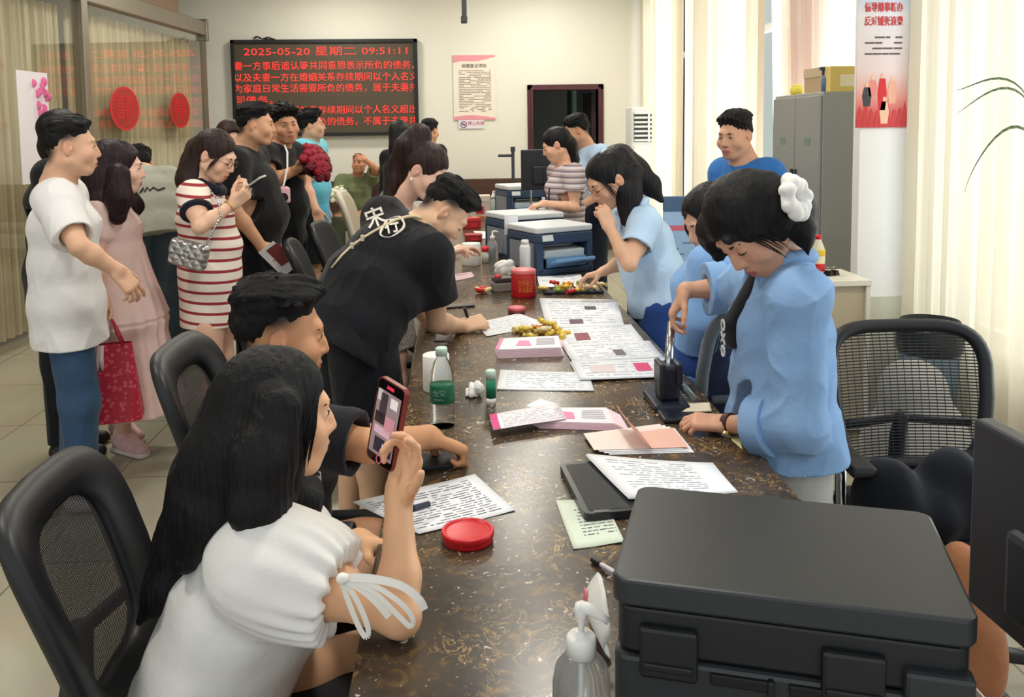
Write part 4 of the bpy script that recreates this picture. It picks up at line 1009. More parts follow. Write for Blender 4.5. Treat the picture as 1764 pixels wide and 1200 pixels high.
def man_jersey():
    J = dict(head=P(537, 217, 6.8), look=V(.97, .1, .08), neck=P(535, 243, 6.85), sr=P(520, 260, 6.66), sl=P(544, 256, 7.05), er=P(528, 320, 6.6), wr=P(545, 362, 6.5), el=P(548, 315, 7.1), wl=P(556, 355, 7.0))
    stand(J, 535, 6.85, 1.03, fwd=(.97, -.1), pz=.93)
    s = Person('young man in a bright blue sports jersey below the red message board', J, 1.03, False, .0062, (214, 168, 140), tw=.95, hs=.88)
    s.hand('r', V(.2, 0, -1), V(0, .9, 0)); s.hand('l', V(.2, 0, -1), V(0, -.9, 0)); s.short_hair(top=.026, side=.01, back=-.045, low=-.005, spike=.005, fringe=.004); s.skin_mesh(); s.face()
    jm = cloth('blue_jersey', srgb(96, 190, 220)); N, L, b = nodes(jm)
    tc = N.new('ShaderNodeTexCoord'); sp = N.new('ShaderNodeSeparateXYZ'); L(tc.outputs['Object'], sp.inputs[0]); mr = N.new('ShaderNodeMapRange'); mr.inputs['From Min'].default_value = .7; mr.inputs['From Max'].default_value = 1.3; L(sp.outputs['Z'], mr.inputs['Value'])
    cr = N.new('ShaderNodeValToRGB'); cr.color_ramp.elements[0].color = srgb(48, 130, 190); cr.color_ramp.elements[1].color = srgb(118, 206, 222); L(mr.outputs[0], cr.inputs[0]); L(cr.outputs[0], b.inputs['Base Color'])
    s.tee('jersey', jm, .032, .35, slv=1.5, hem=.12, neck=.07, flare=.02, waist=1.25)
    J = s.J; m = MB(); T = s.torso_st(.05); f0, r0 = s.fwd, s.lat
    m.tube([tuple(T[0][0]+r0*.19-f0*.03), tuple(T[1][0]+r0*.185-f0*.03), tuple(T[2][0]+r0*.186-f0*.03)], .006, 6); m.build('jersey_stripe', navy_m, s.root)
    s.pants('shorts', black_pants, .03, .42, wide=1.3); s.shoes(shoe_white); return s
def officer_seated():
    J = dict(head=P(618, 283, 10.2), look=V(-.15, -.95, .22), neck=P(616, 302, 10.3), sr=P(589, 312, 10.3), sl=P(640, 308, 10.3), er=P(583, 345, 10.15), wr=P(590, 352, 9.95), el=P(647, 290, 10.05), wl=P(629, 275, 9.98))
    pe = P(612, 372, 10.35); J['pel'] = pe; J.update(hr=pe+V(-.1, 0, 0), hl=pe+V(.1, 0, 0), kr=pe+V(-.14, -.42, .02), kl=pe+V(.12, -.42, .02), ar=pe+V(-.14, -.4, -.44), al=pe+V(.12, -.4, -.44))
    s = Person('person in olive uniform seated at the back wall with a hand on the forehead', J, .98, False, .007, (196, 140, 108))
    s.hand('l', V(-.75, .1, .25), V(-.1, .95, -.3), curls=[.3, .3, .35, .4], thumb=.3); s.hand('r', V(.5, -.6, -.1), V(.2, .3, .9), curl=.9); s.short_hair(top=.012, back=-.03, low=.02, spike=.003); s.skin_mesh(); s.face()
    gm = cloth('olive_uniform', srgb(112, 122, 88), c2=srgb(98, 108, 78)); s.tee('uniform_shirt', gm, .024, .75, slv=1.5, hem=.05, neck=.055, waist=1.2); s.pants('trousers', cloth('olive_trousers', srgb(70, 76, 58)), .02, .95)
    J = s.J; m = MB(); T = s.torso_st(.03); f = s.fwd
    for sx in (-1, 1):
        m.box(tuple(T[2][0]+f*.118+s.lat*sx*.07), (.085, .012, .1), bev=.004)
    m.build('chest_pocket', mat('olive_dark', srgb(92, 102, 74), .8), s.root)
    m = MB()
    for sx, k in ((1, 'sr'), (-1, 'sl')): m.box(tuple(J[k]-s.lat*sx*.04+V(0, 0, .068)), (.1, .045, .012), bev=.004)
    m.build('shoulder_board', mat('board_dark', srgb(48, 54, 44), .7), s.root); s.shoes(shoe_dark); return s
def woman_back():
    J = dict(head=P(689, 230, 8.5), look=V(.5, .85, 0), neck=P(686, 258, 8.5), sr=P(706, 272, 8.42), sl=P(668, 272, 8.6), er=P(708, 330, 8.4), wr=P(706, 370, 8.35), el=P(664, 325, 8.65), wl=P(664, 365, 8.6))
    stand(J, 686, 8.5, .98, fwd=(.5, .85))
    s = Person('woman with long black hair in a black jacket standing with back to the camera', J, .98, True, .008, (216, 172, 146))
    s.hand('r', V(0, 0, -1), V(-.5, .8, 0)); s.hand('l', V(0, 0, -1), V(.8, -.5, 0)); s.skin_mesh(); s.face()
    long_hair(s, hair_black, [([P(688, 228, 8.45), P(688, 255, 8.4), P(690, 285, 8.36)], [.1, .1, .07])], cap=(.09, .108, .096))
    s.tee('jacket', black_c, .03, .8, slv=1.6, hem=.2, neck=.06, long=True, sleeves='lr'); s.pants('trousers', cloth('grey_blue_trousers', srgb(120, 128, 138)), .03, .97, wide=1.4); s.shoes(shoe_dark); return s
def man_far():
    J = dict(head=P(741, 226, 9.3), look=V(.6, .8, -.1), neck=P(737, 248, 9.3), sr=P(756, 262, 9.2), sl=P(720, 262, 9.4), er=P(756, 310, 9.2), wr=P(755, 350, 9.1), el=P(718, 310, 9.4), wl=P(720, 350, 9.3))
    stand(J, 737, 9.3, 1.0, fwd=(.6, .8))
    s = Person('person whose cropped black hair shows just behind the ponytail woman', J, 1.0, False, .008, (206, 156, 124)); s.hand('r', V(0, 0, -1), V(-.5, .8, 0)); s.hand('l', V(0, 0, -1), V(.8, -.5, 0)); s.short_hair(top=.015, low=.01, side=.006, back=-.06); s.skin_mesh(); s.face()
    s.tee('tee', black_c, .025, .6, hem=.12); s.pants('trousers', black_pants, .02, .97); s.shoes(shoe_dark); return s
def woman_hidden():
    J = dict(head=P(397, 240, 5.7), look=V(.5, -.8, -.2), neck=P(394, 275, 5.75), sr=P(376, 290, 5.7), sl=P(412, 290, 5.9), er=P(374, 345, 5.7), wr=P(385, 390, 5.6), el=P(414, 345, 5.9), wl=P(412, 390, 5.8))
    stand(J, 394, 5.75, .96, fwd=(.5, -.8))
    s = Person('person with dark brown hair glimpsed between the striped dress and the stout man', J, .96, True, .008, (214, 168, 142)); s.hand('r', V(0, 0, -1), V(-.5, -.8, 0)); s.hand('l', V(0, 0, -1), V(.5, .8, 0)); s.skin_mesh(); s.face()
    long_hair(s, hair_brown, [([P(397, 238, 5.74), P(397, 262, 5.78)], [.09, .07])], cap=(.09, .106, .094)); s.tee('tee', cloth('wine_tee', srgb(96, 40, 48)), .022, .6, hem=.1); s.pants('trousers', black_pants, .02, .97); s.shoes(shoe_dark); return s
# ---------------------------------------------------------------- staff on the right side
def officer_woman():
    J = dict(head=P(1050, 310, 3.85), look=V(-.82, -.22, -.52), neck=P(1092, 356, 3.9), sl=P(1112, 386, 3.74), sr=P(1088, 372, 4.12), el=P(1084, 455, 3.6), wl=P(1050, 392, 3.72), er=P(1075, 450, 4.1), wr=P(1040, 467, 4.05))
    stand(J, 1135, 3.9, .95, fwd=(-.95, -.1), pz=.84)
    s = Person('woman in a pale blue uniform shirt holding a fist to her mouth behind the counter', J, .98, True, .005, (218, 172, 142), hs=1.03)
    s.hand('l', V(-.35, .1, .9), V(-.35, .9, .15), curls=[1.0, 1.1, 1.15, 1.2], thumb=.6, tcurl=.6); s.hand('r', V(-.9, .1, -.25), V(0, -.1, -1), curls=[.4, .45, .5, .55], thumb=.5)
    s.skin_mesh(); s.face(eyes='down')
    L = []
    def lk(pts, rs): L.append(([P(*p) for p in pts], rs))
    lk([(1062, 275, 3.9), (1080, 300, 3.86), (1082, 335, 3.82), (1080, 380, 3.78)], [.07, .07, .062, .03]); lk([(1068, 275, 3.95), (1096, 295, 3.98), (1120, 320, 3.98), (1140, 345, 3.96)], [.075, .06, .05, .012])
    long_hair(s, hair_black, L, res=.0045, face=(0, .14, -.045), fr=(.11, .115, .128)); wisps(s, hair_black, 26, 4)
    sh, S = s.tee('uniform_shirt', lightblue_c, .026, .62, slv=1.55, hem=.04, neck=.06, waist=1.3, hip=1.05, folds=.008)
    collar(s, lightblue_c); s.pants('trousers', royal_c, .03, .97, wide=1.4); s.shoes(shoe_dark)
    w = s.w; m = MB(); m.tube([tuple(w(-.02, -.02, .128)), tuple(w(.0, -.05, .125)), tuple(w(.03, -.07, .115))], .008, 8); m.build('hair_tie', mat('hair_tie_blue', srgb(190, 208, 226), .5), s.root)
    gm = mat('glasses_wire', srgb(120, 92, 60), .3, .8); m = MB()
    for sx in (-1, 1):
        c = s.w(sx*.032, .101, .0); m.tube([tuple(c+s.R[0]*.021*math.cos(a)+s.R[2]*.017*math.sin(a)) for a in np.linspace(0, 6.28, 22)[:-1]], .0014, 6, True); m.tube([tuple(s.w(sx*.053, .098, .004)), tuple(s.w(sx*.078, .04, .008))], .0013, 6)
    m.build('glasses', gm, s.root); return s
def collar(s, m, open_=.5, r=.072, h=.03, name='collar', drop=.03):
    nb = s.J['neck']; S = Sdf(); A = np.linspace(math.pi/2+open_, 2.5*math.pi-open_, 22)
    pts = [nb+s.lat*r*math.cos(a)+s.fwd*(r*.95*math.sin(a)+.012)+s.upv*(.015-drop*max(math.sin(a), 0)) for a in A]
    for a, b in zip(pts[:-1], pts[1:]): S.cap(a, b, .0165, k=.012)
    S.disp = lambda p: .002*snoise(p, V(50, 50, 50), 3); lo, hi = bbox(pts, .05)
    o = build_sdf(S, name, m, s.root, .004, lo, hi)
    for sg, e in ((1, pts[0]), (-1, pts[-1])):
        S = Sdf(); q = e+s.fwd*.02-s.upv*.055+s.lat*np.sign((e-nb)@s.lat)*.018; n = nz(s.fwd*.8+s.upv*.3); t = nz(q-e); S.box((e+q)/2, V(.026, .045, .006), np.stack([np.cross(t, n), t, n]), .005); lo, hi = bbox([e, q], .07); build_sdf(S, 'collar_point', m, o, .004, lo, hi)
    return o
def woman_grey_stripes():
    J = dict(head=P(958, 250, 5.9), look=V(-.88, .1, -.36), neck=P(972, 286, 5.92), sl=P(988, 300, 5.76), sr=P(962, 296, 6.08), el=P(990, 358, 5.7), wl=P(938, 350, 5.72), er=P(965, 350, 6.1), wr=P(935, 350, 6.0))
    stand(J, 975, 5.92, .95, fwd=(-.97, .05))
    s = Person('woman in a grey and mauve striped tee with a dark lanyard working behind the counter', J, .95, True, .006, (222, 174, 144), hs=.98)
    s.hand('l', V(-.9, 0, -.2), V(0, .1, -1), curls=[.6, .8, .9, 1]); s.hand('r', V(-.9, -.1, -.2), V(0, -.1, -1)); s.skin_mesh(); s.face(eyes='down')
    long_hair(s, hair_black, [([P(965, 240, 5.92), P(978, 252, 5.94), P(985, 275, 5.95), P(984, 292, 5.96)], [.085, .07, .05, .012])], ears=True)
    st = mat('mauve_stripes', srgb(196, 186, 188), .85); N, L2, b = nodes(st); tc = N.new('ShaderNodeTexCoord'); sp = N.new('ShaderNodeSeparateXYZ'); L2(tc.outputs['Object'], sp.inputs[0])
    m1 = N.new('ShaderNodeMath'); m1.operation = 'MULTIPLY'; m1.inputs[1].default_value = 26; L2(sp.outputs['Z'], m1.inputs[0]); m2 = N.new('ShaderNodeMath'); m2.operation = 'FRACT'; L2(m1.outputs[0], m2.inputs[0])
    cr = N.new('ShaderNodeValToRGB'); cr.color_ramp.interpolation = 'CONSTANT'; e = cr.color_ramp.elements; e[0].color = srgb(206, 198, 198); e[1].position = .45; e[1].color = srgb(116, 104, 116); x = e.new(.68); x.color = srgb(176, 152, 156); L2(m2.outputs[0], cr.inputs[0]); L2(cr.outputs[0], b.inputs['Base Color'])
    s.tee('tee', st, .024, .55, slv=1.45, hem=.1, neck=.07, waist=1.15); s.pants('trousers', navy_m, .02, .97); s.shoes(shoe_dark)
    J = s.J; m = MB(); nb = J['neck']; T = s.torso_st(.03); m.tube([tuple(nb-s.fwd*.06+V(0, 0, .02)), tuple(nb-s.lat*.075+V(0, 0, -.01)), tuple(T[2][0]-s.lat*.06+s.fwd*.13), tuple(T[1][0]+s.fwd*.13), tuple(T[2][0]+s.lat*.06+s.fwd*.13), tuple(nb+s.lat*.075+V(0, 0, -.01))], .007, 6, True); m.build('lanyard', mat('lanyard_dark', srgb(40, 38, 52), .7), s.root); return s
def officer_man():
    J = dict(head=P(994, 226, 6.7), look=V(-.9, .1, -.34), neck=P(1012, 256, 6.74), sl=P(1034, 268, 6.55), sr=P(1000, 264, 6.92), el=P(1040, 330, 6.5), wl=P(1005, 352, 6.4), er=P(995, 320, 7), wr=P(970, 345, 6.8))
    stand(J, 1025, 6.74, 1.03, fwd=(-.97, 0))
    s = Person('man in a light blue uniform shirt looking down in front of the office doorway', J, 1.03, False, .0062, (206, 156, 126), hs=.95)
    s.hand('l', V(-.8, 0, -.5), V(.2, .9, 0)); s.hand('r', V(-.8, 0, -.5), V(0, -.9, 0)); s.short_hair(top=.018, side=.005, low=.015, back=-.05); s.skin_mesh(); s.face(eyes='down')
    s.tee('uniform_shirt', lightblue_c, .026, .65, slv=1.45, hem=.08, neck=.055); collar(s, lightblue_c); s.pants('trousers', navy_m, .02, .97); s.shoes(shoe_dark); return s
def man_blue():
    J = dict(head=P(1266, 234, 4.3), look=V(-.74, -.62, -.16), neck=P(1282, 278, 4.32), sl=P(1322, 302, 4.22), sr=P(1250, 300, 4.48), el=P(1332, 385, 4.2), wl=P(1315, 450, 4.1), er=P(1245, 385, 4.5), wr=P(1240, 450, 4.4))
    stand(J, 1286, 4.35, 1.02, fwd=(-.74, -.62))
    s = Person('man in a plain blue tee standing by the window curtains', J, 1.03, False, .005, (208, 158, 130), hs=.94, jaw=1.08)
    s.hand('l', V(0, -.1, -1), V(-.6, .7, 0)); s.hand('r', V(0, -.1, -1), V(.7, -.6, 0)); s.short_hair(top=.018, side=.005, low=.01, back=-.05, spike=.004, hairline=.055); s.skin_mesh(); s.face()
    s.tee('tee', cloth('blue_tee', srgb(52, 112, 182), c2=srgb(44, 98, 164)), .026, .6, slv=1.4, hem=.12, neck=.07); s.pants('trousers', navy_m, .02, .97); s.shoes(shoe_dark); return s
def woman_denim():
    J = dict(head=P(1296, 388, 2.17), look=V(-.62, -.28, -.76), up=V(-.62, -.1, .62), neck=P(1352, 450, 2.22), sl=P(1382, 512, 2.06), sr=P(1306, 490, 2.40), el=P(1372, 734, 2.03), wl=P(1252, 730, 2.22), er=P(1262, 494, 2.60), wr=P(1180, 500, 2.60))
    stand(J, 1350, 2.22, .95, fwd=(-.95, 0), pz=.84)
    s = Person('woman in a light denim shirt with a white scrunchie pressing the seal at the counter', J, 1.0, True, .004, (206, 156, 128), hs=1.05, tw=.92)
    s.hand('l', V(-.93, .3, .02), V(.15, .2, -.95), curls=[.5, .65, .8, .9], thumb=.9, tcurl=.2, spread=.03)
    s.hand('r', V(-.45, .05, -.85), V(.75, -.2, -.5), curls=[.55, .65, .75, .85], thumb=.3, tcurl=.2, spread=.02)
    s.skin_mesh(); s.face(eyes='down')
    L = []
    def lk(pts, rs): L.append(([P(*p) for p in pts], rs))
    lk([(1325, 360, 2.17), (1352, 358, 2.18), (1376, 374, 2.16), (1396, 425, 2.14)], [.098, .07, .045, .006]); lk([(1265, 360, 2.2), (1240, 400, 2.24), (1238, 440, 2.26)], [.085, .06, .018]); lk([(1362, 365, 2.16), (1384, 400, 2.12), (1392, 440, 2.1)], [.05, .03, .005]); lk([(1255, 420, 2.1), (1262, 450, 2.12), (1276, 490, 2.14)], [.02, .015, .003])
    hb = MATS['hair_long_black']
    long_hair(s, hb, L, st=(200, 120, 120), amp=.004, face=(0, .138, -.055), fr=(.11, .1, .124), cap=(.088, .106, .094), res=.004); wisps(s, hb, 34, 5, (-1, 1), .07, .006)
    dm = mat('denim_shirt', srgb(138, 172, 212), .85, spec=.15, noise=(9, .5, srgb(122, 158, 202)), bump=(22, .35, .012))
    sh, S = s.tee('denim_shirt', dm, 0.024, .42, slv=1.6, hem=.07, neck=.062, waist=1.25, hip=1.12, long=True, flare=.02, folds=.012, ff=(22, 22, 18))
    collar(s, dm, .55, .08, drop=.05)
    J = s.J; T = s.torso_st(.033, 1.18, 1.35)
    # rolled cuffs
    for e in 'lr':
        c = J['e'+e]+(J['w'+e]-J['e'+e])*.42; ax = nz(J['w'+e]-J['e'+e]); S = Sdf(); r = s.fa*1.75+.016
        S.cap(c-ax*.05, c+ax*.03, r+.006, r+.009); S.clip(c+ax*.022, ax); S.clip(c-ax*.038, -ax); S.cap(c-ax*.01, c+ax*.06, s.fa*1.25, s.fa*1.4, .004, 's'); S.disp = lambda p: .004*snoise(p, V(50, 50, 50), 5)
        lo, hi = bbox([c], .14); build_sdf(S, 'rolled_cuff', dm, s.root, .004, lo, hi)
    # dark top under the open front, with white letters
    top = cloth('black_top', srgb(24, 24, 32)); S = Sdf(); T2 = s.torso_st(.012)
    fr = s.fwd
    ctr = [(T[1][0]+fr*T[1][2])*.35+(T[2][0]+fr*T[2][2])*.65-fr*.012, T[2][0]+fr*(T[2][2]-.005), J['neck']+fr*.07-s.upv*.04]
    for a, b in zip(ctr[:-1], ctr[1:]): S.tube(a, b, s.lat, .042, .02, .05, .02, .02)
    lo, hi = bbox(ctr, .12); build_sdf(S, 'dark_top', top, s.root, .005, lo, hi)
    q = T[2][0]+fr*(T[2][2]+.019)-s.lat*.018-s.upv*.03
    text_mesh('top_letters', 'OXO', .045, mat('letter_white', srgb(220, 220, 215), .6), s.root, frameM(tuple(q), tuple(-s.upv), tuple(nz(np.cross(-s.upv, -fr))*-1)), .002, 'CENTER')
    s.pants('trousers', cloth('light_grey_trousers', srgb(176, 174, 170), strength=.3), .008, .97, wide=1.5, folds=.003); s.shoes(shoe_white)
    # white scrunchie: a ruffled ring round the tied hair
    c = P(1370, 340, 2.06)-s.o; ax = nz(V(.55, -.75, .25)); a1 = nz(np.cross(ax, V(0, 0, 1))); a2 = np.cross(ax, a1); S = Sdf()
    for k in range(18):
        a = k/18*6.283; rr = .031+.007*math.sin(k*2.3); S.ell(c+(a1*math.cos(a)+a2*math.sin(a)*1.25)*rr+ax*.014*math.sin(k*3.1), V(.018, .018, .02), None, .005)
    S.disp = lambda p: .003*snoise(p, V(110, 110, 110), 3); lo, hi = bbox([c], .12); build_sdf(S, 'scrunchie', mat('scrunchie_white', srgb(232, 230, 224), .8), s.root, .0035, lo, hi)
    # wrist watch
    ax = nz(J['wl']-J['el']); c = J['wl']-ax*.012; a1 = nz(np.cross(ax, V(0, 0, 1))); a2 = np.cross(ax, a1); m = MB(); wrn = s.wrr+.003
    ring = [tuple(c+a1*wrn*math.cos(a)+a2*wrn*1.0*math.sin(a)) for a in np.linspace(0, 6.28, 26)[:-1]]
    S = Sdf(); 
    for k in range(25): S.cap(np.array(ring[k]), np.array(ring[(k+1) % 25]), .0036, k=.002)
    for k in range(25): S.cap(np.array(ring[k])+ax*.009, np.array(ring[(k+1) % 25])+ax*.009, .0036, k=.004); S.cap(np.array(ring[k])-ax*.0045, np.array(ring[(k+1) % 25])-ax*.0045, .0036, k=.004)
    lo, hi = bbox(ring, .03); wt = build_sdf(S, 'watch_strap', mat('strap_brown', srgb(70, 32, 26), .5), s.root, .003, lo, hi)
    fdir = nz(V(-.1, -.85, -.5)-ax*(V(-.1, -.85, -.5)@ax)); m = MB(); fc = c+ax*.002+fdir*(wrn); m.cyl(tuple(fc), tuple(fc+fdir*.008), .0155, n=24); cs = m.build('watch_case', mat('gold_case', srgb(205, 170, 120), .25, 1), wt); m = MB(); m.cyl(tuple(fc+fdir*.0081), tuple(fc+fdir*.0088), .013, n=24); m.build('watch_dial', mat('dial', srgb(228, 222, 212), .3), wt)
    return s
def woman_behind_denim():
    J = dict(head=P(1226, 378, 2.98), look=V(-.85, -.2, -.45), neck=P(1238, 425, 3.0), sl=P(1226, 455, 2.84), sr=P(1236, 448, 3.16), el=P(1205, 555, 2.82), wl=P(1180, 625, 2.95), er=P(1210, 540, 3.2), wr=P(1190, 610, 3.2))
    stand(J, 1215, 3.0, .93, fwd=(-.95, -.1), pz=.82)
    s = Person('person in a light blue uniform mostly hidden behind the denim shirt woman', J, .96, True, .006, (216, 170, 142), hs=1.0)
    s.hand('l', V(-.3, .2, -.9), V(.2, .9, 0)); s.hand('r', V(-.3, .2, -.9), V(0, -.8, 0)); s.skin_mesh(); s.face(eyes='down')
    long_hair(s, hair_black, [([P(1222, 365, 3.0), P(1214, 400, 3.0), P(1212, 430, 3.0)], [.085, .07, .02])], cap=(.088, .106, .094))
    s.tee('uniform_shirt', cloth('mid_blue_cotton', srgb(130, 170, 220), strength=.45, fold=10), .026, .5, slv=1.5, hem=.2, neck=.06, waist=1.2, long=True); s.pants('trousers', royal_c, .03, .97, wide=1.3); s.shoes(shoe_dark); return s
tt = time.time()
PEO = {}
for fn in (woman_phone, man_seated, man_leaning, woman_lace, man_white_tee, woman_pink, man_behind_white, man_bent, woman_striped, man_big, man_flowers, man_jersey, officer_seated, woman_back, man_far, woman_hidden,
           officer_woman, woman_grey_stripes, officer_man, man_blue, woman_denim, woman_behind_denim):
    PEO[fn.__name__] = fn()
    s_ = PEO[fn.__name__]; s_ = s_[0] if isinstance(s_, tuple) else s_
    J_ = s_.J; print('TICK', fn.__name__, round(time.time()-tt, 1), 'UA', [round(float(np.linalg.norm(J_['e'+e]-J_['s'+e])), 2) for e in 'lr'], 'FA', [round(float(np.linalg.norm(J_['e'+e]-J_['w'+e])), 2) for e in 'lr'], 'sw', round(float(np.linalg.norm(J_['sl']-J_['sr'])), 2), 'torso', round(float(np.linalg.norm(J_['neck']-J_['pel'])), 2), 'neckz', round(float(J_['neck'][2]+s_.o[2]), 2), 'headz', round(float(J_['head'][2]+s_.o[2]), 2)); tt = time.time()
# ================================================================== furniture and things
CT = .76
# ---------------------------------------------------------------- the long marble counter
marble = mat('dark_marble', srgb(58, 48, 40), .24, spec=.4)
def _marble():
    N, L, b = nodes(marble); tc = N.new('ShaderNodeTexCoord')
    def noise(sc, det, dist=0.0, rough=.5):
        n = N.new('ShaderNodeTexNoise'); n.inputs['Scale'].default_value = sc; n.inputs['Detail'].default_value = det; n.inputs['Distortion'].default_value = dist; n.inputs['Roughness'].default_value = rough; L(tc.outputs['Object'], n.inputs['Vector']); return n.outputs['Fac']
    def ramp(x, stops):
        r = N.new('ShaderNodeValToRGB'); e = r.color_ramp.elements
        while len(e) < len(stops): e.new(.5)
        for k, (p, c) in enumerate(stops): e[k].position = p; e[k].color = c
        L(x, r.inputs[0]); return r.outputs[0]
    def mix(a, b_, f):
        m = N.new('ShaderNodeMix'); m.data_type = 'RGBA'; L(f, m.inputs['Factor']); L(a, m.inputs['A'])
        if isinstance(b_, tuple): m.inputs['B'].default_value = b_
        else: L(b_, m.inputs['B'])
        return m.outputs['Result']
    K = (0, 0, 0, 1); W = (1, 1, 1, 1)
    base = ramp(noise(4, 6, 1.0), [(.32, srgb(40, 33, 28)), (.55, srgb(68, 57, 46)), (.72, srgb(82, 68, 52))])
    g = ramp(noise(16, 4, 2.2), [(.54, K), (.64, (.45, .45, .45, 1)), (.76, W)]); base = mix(base, srgb(116, 88, 48), g)
    gr = ramp(noise(11, 5, 1.5), [(.60, K), (.76, (.55, .55, .55, 1))]); base = mix(base, srgb(86, 88, 62), gr)
    v = ramp(noise(12, 3, 3.2, .6), [(.48, K), (.497, (.95, .95, .95, 1)), (.514, K)]); mk = ramp(noise(7, 2), [(.46, K), (.56, W)])
    mm = N.new('ShaderNodeMix'); mm.data_type = 'RGBA'; mm.blend_type = 'MULTIPLY'; mm.inputs['Factor'].default_value = 1; L(v, mm.inputs['A']); L(mk, mm.inputs['B'])
    base = mix(base, srgb(190, 152, 92), mm.outputs['Result'])
    v2 = ramp(noise(32, 2, 2.5), [(.675, K), (.71, (.85, .85, .85, 1))]); base = mix(base, srgb(206, 200, 190), v2)
    L(base, b.inputs['Base Color'])
_marble()
CX0, CX1 = -.173, .745
ct = empty('service_counter', (0, 4.7, 0), 0, 'long dark brown marble service counter running to the back of the room', 'counter')
MB().b2(CX0, CX1, .72-4.7, 8.9-4.7, CT-.04, CT, .006).build('worktop', marble, ct)
MB().b2(CX0+.1, CX1-.32, .8-4.7, 8.8-4.7, 0.0, CT-.04).build('panel', mat('panel_stone', srgb(58, 50, 46), .3, noise=(20, .7, srgb(84, 76, 66))), ct)
# ---------------------------------------------------------------- red message board on the back wall
a_, b_ = P(397, 69, YB-.06), P(722, 232, YB-.06)
lw_, lh_ = b_[0]-a_[0], a_[2]-b_[2]; cx, cz = (a_[0]+b_[0])/2, (a_[2]+b_[2])/2
led = empty('message_board', (cx, YB-.005, cz), 0, 'black framed electronic board with scrolling red lettering on the back wall', 'sign')
fr_m = mat('black_frame', srgb(24, 25, 26), .35)
MB().b2(-lw_/2, -lw_/2+.045, -.09, -.0, -lh_/2, lh_/2, .004).b2(lw_/2-.045, lw_/2, -.09, 0, -lh_/2, lh_/2, .004).b2(-lw_/2, lw_/2, -.09, 0, lh_/2-.045, lh_/2, .004).b2(-lw_/2, lw_/2, -.09, 0, -lh_/2, -lh_/2+.045, .004).build('frame', fr_m, led)
MB().b2(-lw_/2+.04, lw_/2-.04, -.065, -.01, -lh_/2+.04, lh_/2-.04).build('screen', mat('led_screen', srgb(80, 70, 52), .45, noise=(300, .3, srgb(64, 56, 42))), led)
led_m = mat('led_red', srgb(255, 40, 30), emit=(1, .035, .03, 1), estr=1.3)
def led_line(txt, px, py, wpx, h=.118):
    p = P(px, py, YB-.075)-np.array(led.location)
    o = text_mesh('lettering', txt, h, led_m, led, frameM((p[0], p[1], p[2]), (1, 0, 0), (0, 0, 1)), .001, 'LEFT', offset=-.0014)
    xs = [v.co.x for v in o.data.vertices]; w = max(xs)-min(xs); tw = wpx/1500*(YB-.075); k = tw/w; x0 = min(xs)
    for v in o.data.vertices: v.co.x = p[0]+(v.co.x-x0)*k
    return o
led_line('2025-05-20 星期二 09:51:11', 420, 90, 272, .12)
led_line('妻一方事后追认等共同意思表示所负的债务，', 403, 115, 300, .112)
led_line('以及夫妻一方在婚姻关系存续期间以个人名义', 404, 135, 306, .112)
led_line('为家庭日常生活需要所负的债务，属于夫妻共', 404, 154, 306, .112)
led_line('同债务。', 405, 174, 62, .112)
led_line('夫妻一方在婚姻关系存续期间以个人名义超出', 406, 192, 303, .112)
led_line('家庭日常生活需要所负的债务，不属于夫妻共', 407, 212, 303, .112)
MB().tube([P(p[0], p[1], YB-.04)-np.array(led.location) for p in ((436, 66), (444, 63), (452, 67), (462, 64), (474, 68))], .008, 6).tube([P(p[0], p[1], YB-.03)-np.array(led.location) for p in ((440, 62), (450, 67), (466, 67), (478, 70))], .006, 6).build('cable', fr_m, led)
# ---------------------------------------------------------------- notices on the back wall
def wall_sheet(name, px0, py0, px1, py1, label, cat, m, Y=YB-.012):
    a, b2 = P(px0, py0, Y), P(px1, py1, Y); r = empty(name, ((a[0]+b2[0])/2, Y, (a[2]+b2[2])/2), 0, label, cat); w, h = (b2[0]-a[0])/2, (a[2]-b2[2])/2
    MB().b2(-w, w, -.005, .008, -h, h).build('sheet', m, r); return r, w, h
pkm = mat('notice_pink', srgb(226, 150, 160), .5); ink = mat('ink_grey', srgb(92, 84, 84), .7); crm = mat('notice_cream', srgb(232, 224, 208), .6)
r, w, h = wall_sheet('notice_poster', 780, 95, 854, 206, 'cream notice poster with pink wavy borders beside the red message board', 'poster', crm)
m = MB(); n = 24
def wave(x): return .30+.06*math.sin(x*3.3+.6)
pts = [(-w+2*w*k/n, h*(1-wave(-1+2*k/n)*(.9-.65*(k/n)))) for k in range(n+1)]
m.prism([(-w, h), *pts[:1]] + pts[1:] + [(w, h)], .0055, .0065, frameM((0, 0, 0), (1, 0, 0), (0, 0, 1))).build('top_band', pkm, r)
pts = [(-w+2*w*k/n, -h*(1-.10-.05*math.sin(k/n*4))) for k in range(n+1)]
MB().prism([(w, -h), (-w, -h)] + pts, .0055, .0065, frameM((0, 0, 0), (1, 0, 0), (0, 0, 1))).build('bottom_band', pkm, r)
text_mesh('title', '结婚登记须知', .052, mat('ink_dark', srgb(60, 48, 50), .7), r, frameM((0, -.0075, h*.66), (1, 0, 0), (0, 0, 1)), .0008, 'CENTER')
def dashes(m, M, x0, x1, ys, hh, rnd, z=.001, gap=.2, lo=.02, hi=.09, th=.0006):
    for y in ys:
        x = x0
        while x < x1:
            l = min(rnd.uniform(lo, hi), x1-x)
            if rnd.random() > gap and l > lo*.5: m.prism([(x, y-hh), (x+l, y-hh), (x+l, y+hh), (x, y+hh)], z, z+th, M)
            x += l+rnd.uniform(.1, .4)*lo
    return m
rr = random.Random(5)
dashes(MB(), frameM((0, -.006, 0), (1, 0, 0), (0, 0, 1)), -w*.74, w*.8, [h*.52-k*h*.052 for k in range(25)], .0045, rr, .0003).build('printed_text', mat('ink_faint', srgb(150, 132, 124), .7), r)
